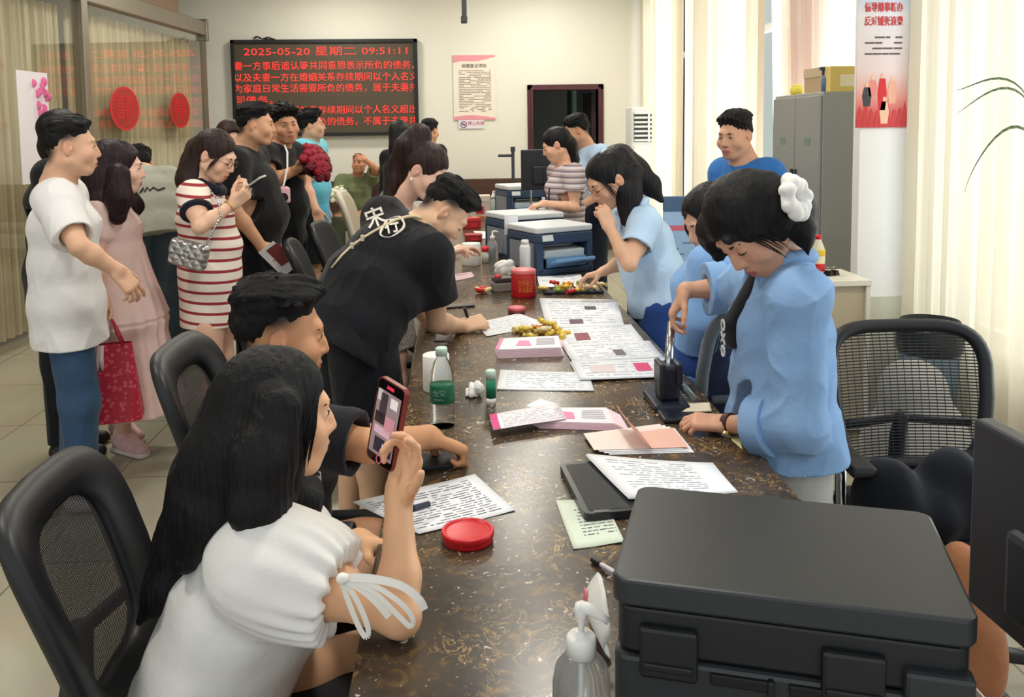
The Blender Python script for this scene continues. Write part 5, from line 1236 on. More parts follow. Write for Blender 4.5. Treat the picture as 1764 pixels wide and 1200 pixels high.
r, w, h = wall_sheet('no_smoking_sign', 790, 207, 834, 221, 'small white no smoking sign directly below the notice poster', 'sign', mat('sign_white', srgb(226, 222, 230), .5))
m = MB(); c0 = Vector((-w*.6, -.008, 0)); m.tube([c0+Vector((math.cos(a)*.038, 0, math.sin(a)*.038)) for a in np.linspace(0, 6.28, 22)[:-1]], .005, 6, True).tube([c0+Vector((-.026, 0, .026)), c0+Vector((.026, 0, -.026))], .004, 6).build('ban_ring', mat('sign_purple', srgb(130, 70, 120), .6), r)
MB().b2(-w*.6-.024, -w*.6+.02, -.0075, -.0055, -.006, .006).build('cigarette', mat('ink_dark', srgb(60, 48, 50), .7), r)
text_mesh('lettering', '禁止吸烟', .052, mat('sign_red', srgb(190, 60, 90), .6), r, frameM((-w*.28, -.0065, .01), (1, 0, 0), (0, 0, 1)), .0008, 'LEFT')
# ---------------------------------------------------------------- slim device hanging from the ceiling
q = P(800, 40, 9.0)
hs_ = empty('hanging_camera', (q[0], 9.0, ZC), 0, 'slim dark camera pole hanging from the ceiling at the top edge', 'camera')
MB().b2(-.025, .025, -.025, .025, q[2]-ZC+.06, 0, .006).build('pole', mat('dark_plastic', srgb(52, 54, 58), .5), hs_); MB().b2(-.035, .03, -.04, .04, q[2]-ZC, q[2]-ZC+.07, .01).build('lens_head', mat('dark_plastic', srgb(52, 54, 58), .5), hs_)
# ---------------------------------------------------------------- floor standing air conditioner
a_, b_ = P(1087, 184, 9.45), P(1147, 184, 9.45); wd = b_[0]-a_[0]
ac = empty('air_conditioner', ((a_[0]+b_[0])/2, 9.6, 0), 0, 'tall white floor standing air conditioner by the back wall', 'air conditioner')
acm = mat('appliance_white', srgb(222, 224, 220), .4); H = a_[2]
MB().b2(-wd/2, wd/2, -.16, .16, .0, H, .012).build('body', acm, ac)
MB().b2(-wd*.44, wd*.44, -.172, -.155, .1, H-.42, .008).build('front_panel', mat('appliance_panel', srgb(228, 229, 224), .35), ac)
MB().b2(-wd*.42, wd*.42, -.165, -.15, H-.38, H-.07).build('outlet', mat('vent_dark', srgb(58, 62, 66), .6), ac)
for k in range(7): MB().b2(-wd*.42, wd*.42, -.178, -.16, H-.375+k*.049, H-.352+k*.049, .004).build('louver', acm, ac)
MB().b2(-.012, .012, -.18, -.16, H-.38, H-.07).build('louver_bar', acm, ac)
MB().b2(wd*.3, wd*.4, -.176, -.17, H-.47, H-.455).build('display', mat('display_blue', srgb(60, 130, 190), .3), ac)
# ---------------------------------------------------------------- grey steel cabinet and what stands on it
cab = empty('steel_cabinet', (2.315, 5.46, 0), 0, 'tall grey steel filing cabinet between window curtain and poster pillar', 'cabinet')
cg = mat('cabinet_grey', srgb(158, 160, 154), .4, .1); CH = 1.775
MB().b2(-.14, .1, -.39, .39, 0, CH, .004).build('body', cg, cab)
dg = mat('cabinet_door_grey', srgb(148, 151, 148), .38, .15)
for sg in (-1, 1):
    y0, y1 = (-.385, -.004) if sg < 0 else (.004, .385)
    dd = MB().b2(-.156, -.141, y0, y1, .72, CH-.02, .003).build('door', dg, cab)
    MB().b2(-.172, -.156, sg*.03-.012, sg*.03+.012, 1.15, 1.3, .004).build('handle', mat('steel_dark', srgb(90, 92, 94), .35, .8), dd)
    dd = MB().b2(-.156, -.141, y0, y1, .05, .42, .003).build('door', dg, cab); MB().cyl((-.156, sg*.05, .3), (-.17, sg*.05, .3), .012).build('lock', mat('steel', srgb(190, 190, 190), .3, 1.0), dd)
    dd = MB().b2(-.156, -.141, y0, y1, .44, .70, .003).build('drawer', dg, cab); MB().b2(-.168, -.156, sg*.19-.05, sg*.19+.05, .57, .6, .004).build('handle', mat('steel_dark', srgb(90, 92, 94), .35, .8), dd)
    MB().b2(-.158, -.155, sg*.2-.04, sg*.2+.04, 1.45, 1.5).build('label_card', mat('card_green', srgb(120, 140, 125), .6), cab)
bx = empty('cardboard_box', (2.33, 5.30, CH), 0, 'brown cardboard box with a lid on top of the grey cabinet', 'box')
kraft = mat('kraft_board', srgb(186, 160, 124), .7, noise=(30, .3, srgb(170, 144, 110)))
MB().b2(-.11, .11, -.12, .17, 0, .10, .003).build('base', kraft, bx); MB().b2(-.114, .114, -.124, .174, .095, .155, .003).build('lid', mat('kraft_light', srgb(198, 176, 142), .7), bx)
bx = empty('yellow_box', (2.33, 5.11, CH), 0, 'yellow carton on top of the grey cabinet at its pillar end', 'box')
MB().b2(-.11, .11, -.03, .055, 0, .15, .003).build('carton', mat('carton_yellow', srgb(222, 196, 110), .6), bx); MB().b2(-.05, .05, -.032, -.03, .03, .1).build('label_panel', mat('carton_label', srgb(236, 226, 190), .6), bx)
bt = empty('spray_bottle', (2.235, 5.165, CH), 0, 'blue spray bottle in front of the boxes on the grey cabinet', 'bottle')
MB().lathe([(.001, 0), (.03, 0), (.032, .01), (.032, .08), (.014, .105), (.013, .12), (.001, .12)], n=20).build('body', mat('blue_plastic', srgb(74, 100, 140), .3), bt)
MB().b2(-.014, .014, -.014, .014, .115, .14, .004).b2(-.045, .014, -.009, .009, .132, .15, .004).b2(-.03, -.022, -.005, .005, .1, .135, .002).build('trigger_head', mat('navy_plastic', srgb(52, 70, 104), .4), bt)
yb = empty('yellow_jar', (2.27, 5.72, CH), 0, 'small round yellow jar at the far end of the cabinet top', 'jar')
MB().lathe([(.001, 0), (.03, 0), (.042, .02), (.042, .05), (.03, .062), (.001, .062)], n=20).build('body', mat('jar_yellow', srgb(232, 218, 86), .4), yb); MB().lathe([(.001, .06), (.03, .06), (.028, .075), (.001, .077)], n=20).build('lid', mat('jar_lid', srgb(240, 230, 130), .4), yb)
# ---------------------------------------------------------------- poster on the pillar
a_, b_ = P(1481, -40, PY-.02), P(1563, 219, PY-.02)
bp = empty('pillar_poster', ((a_[0]+b_[0])/2, PY-.008, (a_[2]+b_[2])/2), 0, 'tall wedding custom poster with red headline on the white pillar', 'poster')
w, h = (b_[0]-a_[0])/2, (a_[2]-b_[2])/2
psm = mat('poster_fade', srgb(220, 210, 210), .5); N, L, b = nodes(psm); tc = N.new('ShaderNodeTexCoord'); sp = N.new('ShaderNodeSeparateXYZ'); L(tc.outputs['Object'], sp.inputs[0]); mr = N.new('ShaderNodeMapRange'); mr.inputs['From Min'].default_value = -h; mr.inputs['From Max'].default_value = h; L(sp.outputs['Z'], mr.inputs['Value'])
cr = N.new('ShaderNodeValToRGB'); e = cr.color_ramp.elements; e[0].color = srgb(196, 60, 62); e[0].position = .03; e[1].color = srgb(150, 190, 222); e[1].position = 1
for p_, c_ in ((.1, srgb(206, 82, 80)), (.2, srgb(224, 150, 138)), (.38, srgb(226, 206, 202)), (.75, srgb(226, 222, 224))): x = e.new(p_); x.color = c_
L(mr.outputs[0], cr.inputs[0]); L(cr.outputs[0], b.inputs['Base Color'])
MB().b2(-w, w, -.004, .004, -h, h).build('sheet', psm, bp)
redp = mat('headline_red', srgb(206, 52, 58), .5); F = lambda x, z, y=-.0055: frameM((x, y, z), (1, 0, 0), (0, 0, 1))
def zpix(py): return P(1522, py, PY-.02)[2]-bp.location[2]
for txt, py in (('倡导婚事新办', 13), ('反对铺张浪费', 37)):
    o = text_mesh('headline', txt, .052, redp, bp, F(0, zpix(py)), .001, 'CENTER', offset=.0012); xs = [v.co.x for v in o.data.vertices]; k = w*1.5/(max(xs)-min(xs))
    for v in o.data.vertices: v.co.x *= k
dashes(MB(), F(0, 0, -.0045), -w*.72, w*.74, [zpix(64+k*9.5) for k in range(4)], .0045, random.Random(4), .0003, .12, .015, .06).build('printed_text', ink, bp)
fg = MB()
figs = [(-.6, 150, .12, 'fig_black', (70, 66, 70)), (-.38, 138, .10, 'fig_pink', (226, 140, 130)), (0, 135, .20, 'fig_red', (208, 40, 44)), (.4, 140, .14, 'fig_peach', (230, 170, 140)), (.1, 175, .14, 'fig_skin', (236, 190, 158))]
for fx, py, hh, nm, c in figs:
    z = zpix(py); sk = mat('fig_skin', srgb(236, 190, 158), .6); g = MB()
    pts = [(fx*w-.018, z-hh*.85), (fx*w+.018, z-hh*.85), (fx*w+.026, z-hh*.4), (fx*w+.016, z), (fx*w-.016, z), (fx*w-.026, z-hh*.4)]
    o = g.prism(pts, .0005, .001, F(0, 0, -.0045)).build('printed_figure', mat(nm, srgb(*c), .6), bp); MB().ell((fx*w, -.0052, z+.014), (.012, .0006, .015), n=12).build('printed_face', sk, o)
m = MB()
for k in range(9):
    x = (-1+2*(k+.5)/9)*w; m.prism([(x-w/9, zpix(219)+.002), (x+w/9, zpix(219)+.002), (x+w/9, zpix(190)+.02*math.sin(k*2.1)), (x, zpix(182)+.03*math.sin(k*1.7))], .0004, .0008, F(0, 0, -.0045))
m.build('printed_rooftops', mat('roof_red', srgb(200, 62, 62), .6), bp)
# ---------------------------------------------------------------- white side table with a drink and black clips
sx1 = 2.06; tz = .80
st = empty('side_table', (1.935, 4.35, 0), 0, 'low white cupboard table below the poster pillar', 'table')
MB().b2(-.135, .135, -.15, .2, tz-.03, tz, .003).build('table_top', mat('laminate_white', srgb(232, 228, 214), .4), st)
lam = mat('laminate_beige', srgb(196, 182, 156), .5)
MB().b2(-.125, .11, -.12, .2, 0.02, tz-.03).build('front_panel', lam, st)
for sx in (-1, 1): MB().b2(sx*.123-.011, sx*.123+.011, -.14, .2, 0, tz-.03, .002).build('side_panel', mat('laminate_white', srgb(232, 228, 214), .4), st)
dx = P(1409, 480, 4.4)[0]
db = empty('drink_bottle', (dx, 4.4, tz), 0, 'plastic drink bottle with a red cap and red label beside the denim shirt', 'bottle')
clear = mat('clear_plastic', (.95, .97, .97, 1), .05, trans=.9, ior=1.2)
MB().lathe([(.001, 0), (.033, 0), (.034, .02), (.034, .12), (.03, .14), (.016, .175), (.013, .19), (.001, .19)], n=24).build('bottle', mat('yogurt_white', srgb(236, 226, 200), .3), db); MB().lathe([(.0345, .02), (.0352, .03), (.0352, .055), (.0345, .06)], n=24).build('label_band', mat('label_red', srgb(206, 44, 56), .4), db); MB().lathe([(.0345, .1), (.0352, .102), (.0352, .128), (.033, .132)], n=24).build('label_top', mat('label_yellow', srgb(236, 200, 60), .4), db)
MB().lathe([(.001, .187), (.016, .187), (.016, .207), (.001, .208)], n=20).build('cap', mat('cap_red', srgb(222, 40, 52), .4), db)
q = P(1432, 482, 4.36); kc = empty('binder_clips', (q[0], 4.36, tz), .4, 'pair of black binder clips on the white side table', 'clip')
for x in (-.02, .022):
    o = MB().prism([(-.018, 0), (.018, 0), (.006, .026), (-.006, .026)], -.02, .02, Matrix.Translation((x, 0, 0)) @ Matrix.Rotation(math.pi/2, 4, 'X')).build('clip_body', mat('clip_black', srgb(26, 26, 30), .3), kc); MB().tube([(x-.008, 0, .024), (x-.01, 0, .045), (x+.01, 0, .045), (x+.008, 0, .024)], .0015, 6).build('wire_arm', mat('steel', srgb(190, 190, 190), .3, 1.0), o)
# ---------------------------------------------------------------- office chairs
mesh_m = mat('chair_mesh', srgb(36, 38, 40), .7)
def _mesh(m, sc=260.0, fill=.55, fv=.35):
    N, L, b = nodes(m); tc = N.new('ShaderNodeTexCoord'); sp = N.new('ShaderNodeSeparateXYZ'); L(tc.outputs['Object'], sp.inputs[0])
    fr = []
    for ax in ('Y', 'Z'):
        a = N.new('ShaderNodeMath'); a.operation = 'MULTIPLY'; a.inputs[1].default_value = sc if ax == 'Z' else sc*.4; L(sp.outputs[ax], a.inputs[0]); f = N.new('ShaderNodeMath'); f.operation = 'FRACT'; L(a.outputs[0], f.inputs[0]); l = N.new('ShaderNodeMath'); l.operation = 'LESS_THAN'; l.inputs[1].default_value = fill if ax == 'Z' else fv; L(f.outputs[0], l.inputs[0]); fr.append(l.outputs[0])
    mx = N.new('ShaderNodeMath'); mx.operation = 'MAXIMUM'; L(fr[0], mx.inputs[0]); L(fr[1], mx.inputs[1]); L(mx.outputs[0], b.inputs['Alpha'])
_mesh(mesh_m)
open_mesh = mat('chair_mesh_open', srgb(40, 42, 46), .7); _mesh(open_mesh, 110.0, .45, .10)
chair_black = mat('chair_plastic', srgb(24, 25, 28), .45); chair_fab = mat('chair_fabric', srgb(28, 29, 33), .85, bump=(300, .3, .002)); chrome = mat('chrome', srgb(200, 202, 205), .18, 1.0)
mesh_d = mat('chair_mesh_dense', srgb(34, 33, 34), .8); _mesh(mesh_d, 330.0, .8)
def office_chair(loc, ang, label, tilt=.12, bw=.235, top=1.03, mesh=None, frame=None, arms=True, group=None, back=None, shell=False, ft=.021):
    """faces local +x"""
    c = empty('office_chair', loc, ang, label, 'chair', group); fm = frame or chair_black
    S = MB(); n = 40
    def bk(u, v):      # u across -1..1 , v height 0..1
        z = .56+(top-.56)*v; x = -.235-tilt*(v-.1)-.05*v*(v-.6)+.035*u*u; w = bw*(.82+.3*v-.17*v*v*v); return Vector((x, u*w, z))
    ring = []
    for k in range(n):
        a = 2*math.pi*k/n; ca, sa = math.cos(a), math.sin(a); e = .42; uu = math.copysign(abs(ca)**e, ca); vv = .5+.5*math.copysign(abs(sa)**e, sa); ring.append(bk(uu*.97, vv))
    g = MB()
    def sq(s_, t):
        x, y = s_*2-1, t*2-1; r = max(abs(x), abs(y)); 
        if r < 1e-6: return bk(0, .5)
        a = math.atan2(y, x); ca, sa = math.cos(a), math.sin(a); e = .42
        return bk(math.copysign(abs(ca)**e, ca)*.96*r, .5+.5*r*math.copysign(abs(sa)**e, sa))
    if ft < .024: MB().tube(ring, ft, 10, True).build('back_frame', fm, c)
    else:
        fb = MB(); N2 = 56; E = .42
        def bandp(k, r): a = 2*math.pi*k/N2; ca, sa = math.cos(a), math.sin(a); return bk(math.copysign(abs(ca)**E, ca)*r, .5+.5*(1-(1-r)*.8)*math.copysign(abs(sa)**E, sa))
        wv_ = ft*3.4/bw; R5 = [(1.0, 0), (1.0-wv_*.12, .017), (1.0-wv_*.5, .022), (1.0-wv_*.88, .016), (1.0-wv_, 0), (1.0-wv_*.88, -.016), (1.0-wv_*.5, -.022), (1.0-wv_*.12, -.017)]
        rows = [[fb.bm.verts.new(bandp(k, r)+Vector((dx, 0, 0))) for r, dx in R5] for k in range(N2)]
        for k in range(N2):
            A, B_ = rows[k], rows[(k+1) % N2]
            for j in range(8): f_ = fb.bm.faces.new((A[j], A[(j+1) % 8], B_[(j+1) % 8], B_[j])); f_.smooth = True
        fb.build('back_frame', fm, c)
    g.grid(sq, 17, 17); bo = g.build('backrest', back or mesh or mesh_m, c, True, fix=False)
    if shell: so = bo.modifiers.new('solidify', 'SOLIDIFY'); so.thickness = .04; so.offset = 0
    MB().tube([(-.2, 0, .47), (-.3, 0, .52), (-.3, 0, .62), bk(0, .35)+Vector((-.03, 0, 0))], [.03, .03, .025, .02], 10).build('spine', fm, c)
    if not shell: MB().tube([bk(-.85, .3)+Vector((-.02, 0, 0)), bk(0, .3)+Vector((-.045, 0, 0)), bk(.85, .3)+Vector((-.02, 0, 0))], .014, 8).build('lumbar_bar', fm, c)
    MB().box((.02, 0, .47), (.48, .48, .08), bev=.035, seg=4).build('seat', chair_fab, c)
    if arms:
        for sg in (-1, 1):
            o = MB().tube([(-.05, sg*.22, .46), (-.05, sg*.275, .5), (-.04, sg*.28, .66)], .016, 8).build('arm_post', chrome, c); MB().box((.0, sg*.28, .675), (.25, .07, .03), bev=.012, seg=3).build('armrest', fm, o)
    MB().cyl((0, 0, .1), (0, 0, .44), .028).build('gas_lift', chrome, c)
    for k in range(5):
        a = k*1.2566+.3; l = MB().tube([(0, 0, .12), (.14*math.cos(a), .14*math.sin(a), .105), (.29*math.cos(a), .29*math.sin(a), .075)], [.03, .024, .018], 8).build('leg', chair_black, c); MB().cyl((.29*math.cos(a)-.012*math.sin(a), .29*math.sin(a)+.012*math.cos(a), .03), (.29*math.cos(a)+.012*math.sin(a), .29*math.sin(a)-.012*math.cos(a), .03), .03).build('caster', chair_black, l)
    return c
office_chair((-.395, 1.55, 0), .06, 'black mesh office chair carrying the woman in the white blouse', bw=.235, top=.99, ft=.03, mesh=mesh_d)
office_chair((-.37, 2.2, 0), .0, 'black mesh office chair under the man seated in the black tee', top=1.06, ft=.028, mesh=mesh_d)
office_chair((-.57, 4.78, 0), .1, 'dark office chair nearest behind the leaning man', top=.98, back=chair_fab, shell=True)
office_chair((-.53, 5.42, 0), -.1, 'dark office chair second in the row behind the leaning man', top=1.0, back=chair_fab, shell=True)
office_chair((-.45, 6.05, 0), .0, 'office chair with a tan backrest behind the lace dress woman', top=1.15, back=mat('tan_back', srgb(178, 164, 140), .6), shell=True, frame=mat('tan_frame', srgb(206, 198, 180), .5))
office_chair((1.33, 2.24, 0), -1.62, 'black mesh office chair with a wide see through back at the right edge', bw=.25, top=.965, mesh=open_mesh, tilt=.06)
office_chair((.90, 3.0, 0), 1.9, 'black mesh chair with a grey frame behind the denim shirt woman', top=1.02, frame=mat('chair_grey', srgb(112, 122, 128), .45), mesh=mesh_m)
# things on and behind the right chair
def heap(name, label, cat, m, parts, res=.007, amp=.012, f=(24, 24, 18), zmin=None, seed=2, k=.04):
    S = Sdf(); o = np.array([np.mean([p[0][0] for p in parts]), np.mean([p[0][1] for p in parts]), 0]) if zmin is None else np.array([np.mean([p[0][0] for p in parts]), np.mean([p[0][1] for p in parts]), zmin])
    r = empty(name, o, 0, label, cat)
    for c, rad in parts: S.ell(np.array(c)-o, rad, None, k)
    S.disp = lambda p: amp*snoise(p, V(*f), seed)+amp*.5*snoise(p, V(*f)*2.3, seed+4)
    if zmin is not None: S.clip(V(0, 0, .0), V(0, 0, -1))
    lo, hi = bbox([np.array(c)-o for c, _ in parts], .35); ob = build_sdf(S, 'fabric', m, r, res, lo, hi); return r
q1, q2 = P(1540, 860, 2.14), P(1640, 870, 2.16)
heap('black_jacket', 'black jacket bundled on the seat of the right hand mesh chair', 'jacket', cloth('black_jacket', srgb(18, 20, 27)), [((q1[0], 2.16, .58), (.09, .1, .112)), ((q2[0], 2.17, .58), (.1, .1, .14)), (((q1[0]+q2[0])/2, 2.14, .56), (.14, .1, .08))], zmin=.512)
q1 = P(1645, 985, 1.95); heap('brown_shawl', 'orange brown shawl hanging at the right side beside the mesh chair', 'clothing', cloth('brown_shawl', srgb(150, 96, 64), c2=srgb(176, 122, 84), strength=.6), [((q1[0]+.03, 1.98, .40), (.08, .07, .15)), ((q1[0]+.05, 1.98, .26), (.09, .08, .17))], amp=.014, f=(16, 16, 30))
q1 = P(1590, 760, 3.3); heap('grey_sack', 'light grey cloth sack piled behind the see through chair back', 'sack', cloth('grey_sack', srgb(172, 168, 158), c2=srgb(150, 146, 138)), [((q1[0]-.02, 3.3, .25), (.22, .18, .25)), ((q1[0]-.05, 3.3, .5), (.12, .12, .14)), ((q1[0]+.14, 3.3, .15), (.16, .15, .15))], zmin=0, amp=.02, f=(11, 11, 9), res=.01)
q = P(1598, 690, 3.9); bn = empty('waste_bin', (q[0], 3.9, 0), 0, 'blue grey waste bin with a black liner seen through the chair mesh', 'bin')
MB().lathe([(.001, 0), (.11, 0), (.14, .62), (.134, .62), (.106, .02), (.001, .02)], n=28).build('bin_body', mat('bin_blue', srgb(104, 122, 134), .5), bn); MB().lathe([(.13, .5), (.146, .52), (.152, .62), (.13, .66), (.12, .6)], n=28).build('bin_liner', mat('liner_black', srgb(30, 34, 34), .35), bn)
# information board on the floor behind the officer woman
a_, b_ = P(1143, 340, 4.25), P(1232, 340, 4.25)
ib = empty('information_board', ((a_[0]+b_[0])/2, 4.25, 0), -.05, 'blue information board with a red line standing beside the officer woman', 'sign'); w = (b_[0]-a_[0])/2; zt = a_[2]
MB().b2(-w, w, -.012, .012, .55, zt, .004).build('panel', mat('board_blue', srgb(164, 194, 224), .4), ib); MB().b2(-w, w, -.016, .016, zt-.07, zt+.005, .004).build('header_band', mat('board_header', srgb(76, 104, 136), .4), ib); MB().b2(-w, w, -.0145, -.0115, zt-.165, zt-.14).build('red_line', mat('board_red', srgb(212, 110, 122), .4), ib)
dashes(MB(), frameM((0, -.012, 0), (1, 0, 0), (0, 0, 1)), -w*.85, w*.85, [zt-.2-.028*k for k in range(12)], .004, random.Random(8), .0005).build('printed_text', mat('board_ink', srgb(110, 134, 166), .6), ib)
for sg in (-1, 1): MB().tube([(sg*w*.8, 0, .56), (sg*w*.8, 0, .02)], .012, 8).tube([(sg*w*.8, -.15, .012), (sg*w*.8, .15, .012)], .012, 8).build('leg', alu, ib)
# dark wooden chair near the window
wc = empty('wooden_chair', (P(1221, 320, 4.95)[0], 4.95, 0), 1.9, 'dark wooden chair whose back shows left of the man in blue', 'chair'); wdm = mat('dark_wood', srgb(66, 38, 36), .4)
for sg in (-1, 1): MB().tube([(-.2, sg*.19, 0), (-.2, sg*.19, .45), (-.25, sg*.19, 1.08)], .02, 8).build('back_post', wdm, wc); MB().tube([(.2, sg*.18, 0), (.2, sg*.18, .44)], .019, 8).build('leg', wdm, wc)
MB().b2(-.22, .22, -.21, .21, .43, .47, .01).build('seat', wdm, wc); MB().b2(-.265, -.23, -.19, .19, .97, 1.09, .01).b2(-.25, -.22, -.19, .19, .72, .78, .008).build('back_rail', wdm, wc)
# maroon stool and the bench along the back wall
sto = empty('maroon_stool', (P(398, 560, 4.62)[0], 4.62, 0), 0, 'maroon padded stool behind the hem of the striped dress', 'stool'); zt = P(398, 548, 4.62)[2]
MB().box((0, 0, zt-.05), (.28, .24, .09), bev=.03, seg=3).build('seat', mat('maroon_leather', srgb(82, 32, 46), .4), sto)
for sx in (-1, 1):
    for sy in (-1, 1): MB().tube([(sx*.1, sy*.09, zt-.08), (sx*.12, sy*.1, 0)], .013, 8).build('leg', mat('steel_dark', srgb(90, 92, 94), .35, .8), sto)
bx0, bx1 = P(560, 320, 10.6)[0], P(905, 320, 10.6)[0]
be = empty('wooden_bench', ((bx0+bx1)/2, 10.62, 0), 0, 'long brown wooden bench along the back wall', 'bench'); hw = (bx1-bx0)/2; wbm = mat('bench_wood', srgb(84, 58, 46), .4, noise=(5, .6, srgb(66, 44, 36), (1, 8, 8)))
MB().b2(-hw, hw, -.3, .12, .4, .45, .008).build('seat', wbm, be); MB().b2(-hw, hw, .1, .15, .5, .97, .008).build('backrest', wbm, be)
for k in (-1, -.33, .33, 1): MB().b2(k*(hw-.05)-.03, k*(hw-.05)+.03, -.28, .13, 0, .4, .004).build('leg', wbm, be)
# potted palm whose leaves reach in at the right edge
pq = P(1830, 330, 2.95); pl_ = empty('potted_palm', (pq[0], 2.95, 0), 0, 'potted plant sending thin drooping leaves in at the right edge', 'plant')
MB().lathe([(.001, 0), (.12, 0), (.16, .3), (.15, .32), (.14, .3), (.001, .29)], n=28).build('pot', mat('pot_white', srgb(210, 206, 198), .4), pl_)
leaf_m = mat('leaf_green', srgb(84, 100, 66), .5)
def leaf(pp, wd=.012):
    m = MB(); pts = [np.array(p)-np.array(pl_.location) for p in pp]; N_ = 24; cv = []
    for t in np.linspace(0, 1, N_):
        a = [np.array(p) for p in pts]
        while len(a) > 1: a = [a[i]*(1-t)+a[i+1]*t for i in range(len(a)-1)]
        cv.append(a[0])
    for i in range(N_-1):
        w0, w1 = wd*math.sin(math.pi*(i/(N_-1))**.7)+.0006, wd*math.sin(math.pi*((i+1)/(N_-1))**.7)+.0006; s_ = V(0, .5, .85)
        m.quad(cv[i]-s_*w0, cv[i]+s_*w0, cv[i+1]+s_*w1, cv[i+1]-s_*w1)
    o = m.build('leaf', leaf_m, pl_, True, fix=False); so = o.modifiers.new('solidify', 'SOLIDIFY'); so.thickness = .0015
for tip, md in ((P(1650, 194, 2.85), P(1700, 165, 2.88)), (P(1662, 330, 2.85), P(1672, 270, 2.86)), (P(1648, 155, 2.95), P(1700, 150, 2.95))):
    b0 = V(pl_.location[0], 2.95, .3); leaf([b0, b0+V(0, 0, .9), b0+V(-.02, 0, 1.7), md, tip], .007)
for k in range(3): a = k*1.9+.2; leaf([V(pl_.location[0], 2.95, .3), V(pl_.location[0]+.1*math.cos(a), 2.95+.1*math.sin(a), 1.0), V(pl_.location[0]+.2, 2.95+.25*math.sin(a), 1.5), V(pl_.location[0]+.25, 2.95+.4*math.sin(a), 1.2)])
# ================================================================== things on the counter
paper_m = mat('paper_white', srgb(232, 234, 238), .7); ink_m = mat('ink_black', srgb(104, 106, 116), .8)
def sheet(name, label, cat, cor, z=.001, m=None, rows=14, ink=ink_m, seed=0, group=None, curl=.002, pads=(.08, .92), hx=(.08, .92), photos=(), th=.0008, dark=.0035, gap=.15, n=1):
    """sheet from its four corners (far left, far right, near right, near left) as seen in the photo, lying on the counter"""
    c = [PZ(x, y, CT+z) for x, y in cor]; o = sum(c)/4; o[2] = CT+z; r = empty(name, o, 0, label, cat, group); rnd = random.Random(seed)
    def at(u, v): q = (c[0]*(1-u)+c[1]*u)*(1-v)+(c[3]*(1-u)+c[2]*u)*v-o; q[2] = curl*(4*(u-.5)**2*.5+4*(v-.5)**2*.5)+curl*.4*math.sin(u*5+seed); return q
    for k in range(n):
        ang = rnd.uniform(-.05, .05)*(1 if k else 0); zz = k*.0016; sh = V(rnd.uniform(-.006, .006), rnd.uniform(-.006, .006), 0)*(1 if k < n-1 else 0)
        g = MB(); g.grid(lambda u, v: tuple(at(u, v)+sh+V(0, 0, zz)), 9, 9); p = g.build('sheet', m or paper_m, r, True, fix=False); so = p.modifiers.new('solidify', 'SOLIDIFY'); so.thickness = th; so.offset = 1
    top = (n-1)*.0016+.0006
    if rows:
        g = MB()
        for k in range(rows):
            v = pads[0]+(pads[1]-pads[0])*(k+.5)/rows; u = hx[0]
            while u < hx[1]:
                l = rnd.uniform(.02, .14)
                if rnd.random() > gap:
                    hgt = (pads[1]-pads[0])/rows*rnd.uniform(.08, .16); u2 = min(u+l, hx[1]); a, b2, c2, d2 = at(u, v-hgt), at(u2, v-hgt), at(u2, v+hgt), at(u, v+hgt); g.quad(*[tuple(q+V(0, 0, top)) for q in (d2, c2, b2, a)])
                u += l+rnd.uniform(.01, .04)
        g.build('printed_text', ink, r, fix=False)
    for (u0, v0, u1, v1, col) in photos:
        g = MB(); g.grid(lambda u, v: tuple(at(u0+(u1-u0)*u, v0+(v1-v0)*v)+V(0, 0, top+.0003)), 4, 4); g.build('printed_photo', mat('print_%d_%d_%d' % col, srgb(*col), .6), r, True, fix=False)
    return r
pink_l = mat('leaflet_pink', srgb(226, 110, 160), .4); pale_pink = mat('leaflet_pale', srgb(238, 206, 216), .45); ink_soft = mat('ink_soft', srgb(182, 186, 196), .8)
sheet('form_sheet', 'printed form under the hand of the woman filming', 'paper', [(607, 866), (818, 817), (888, 879), (722, 921)], rows=16, seed=1, hx=(.06, .9))
sheet('form_sheet', 'sheet the leaning man is writing on', 'paper', [(818, 556), (893, 540), (946, 558), (838, 580)], rows=7, seed=2, ink=ink_soft)
sheet('form_stack', 'pair of tabular forms lying between the glue stick and the seal press', 'paper', [(862, 638), (1014, 643), (1023, 674), (856, 671)], rows=9, seed=3, n=2, ink=ink_soft)
sheet('form_stack', 'farthest stack of white documents in the row along the staff edge', 'paper', [(931, 515), (1062, 518), (1074, 563), (945, 567)], rows=10, seed=4, n=4, ink=ink_soft, photos=[(.55, .3, .7, .42, (88, 74, 90)), (.3, .75, .48, .9, (96, 70, 82))])
sheet('form_stack', 'second stack of white documents from the far end of the row', 'paper', [(958, 567), (1086, 560), (1110, 590), (968, 598)], z=.002, rows=8, seed=5, n=3, ink=ink_soft, photos=[(.2, .35, .38, .75, (140, 70, 80))])
sheet('form_stack', 'third stack of white documents, with a sketched drawing', 'paper', [(971, 596), (1118, 589), (1142, 617), (990, 625)], z=.003, rows=7, seed=6, n=4, ink=ink_soft, photos=[(.5, .45, .62, .8, (110, 100, 104))])
sheet('form_stack', 'nearest stack of white documents in the row, with a pink picture', 'paper', [(984, 625), (1146, 618), (1168, 648), (1000, 656)], z=.004, rows=6, seed=7, n=4, ink=ink_soft, photos=[(.62, .25, .78, .7, (218, 70, 120)), (.15, .3, .4, .7, (222, 206, 206))])
sheet('form_sheet', 'white sheet lying far down the counter beside the printer', 'paper', [(815, 398), (860, 399), (862, 411), (826, 411)], rows=0, seed=8)
sheet('form_sheet', 'sheets in front of the white lidded printer under the candy tray', 'paper', [(925, 476), (1000, 472), (1010, 492), (930, 497)], rows=4, seed=9, ink=ink_soft)
sheet('form_sheet', 'pale sheet and pink slip between the lace dress woman and the counter', 'paper', [(768, 474), (812, 468), (818, 476), (768, 488)], rows=0, seed=19, m=pale_pink)
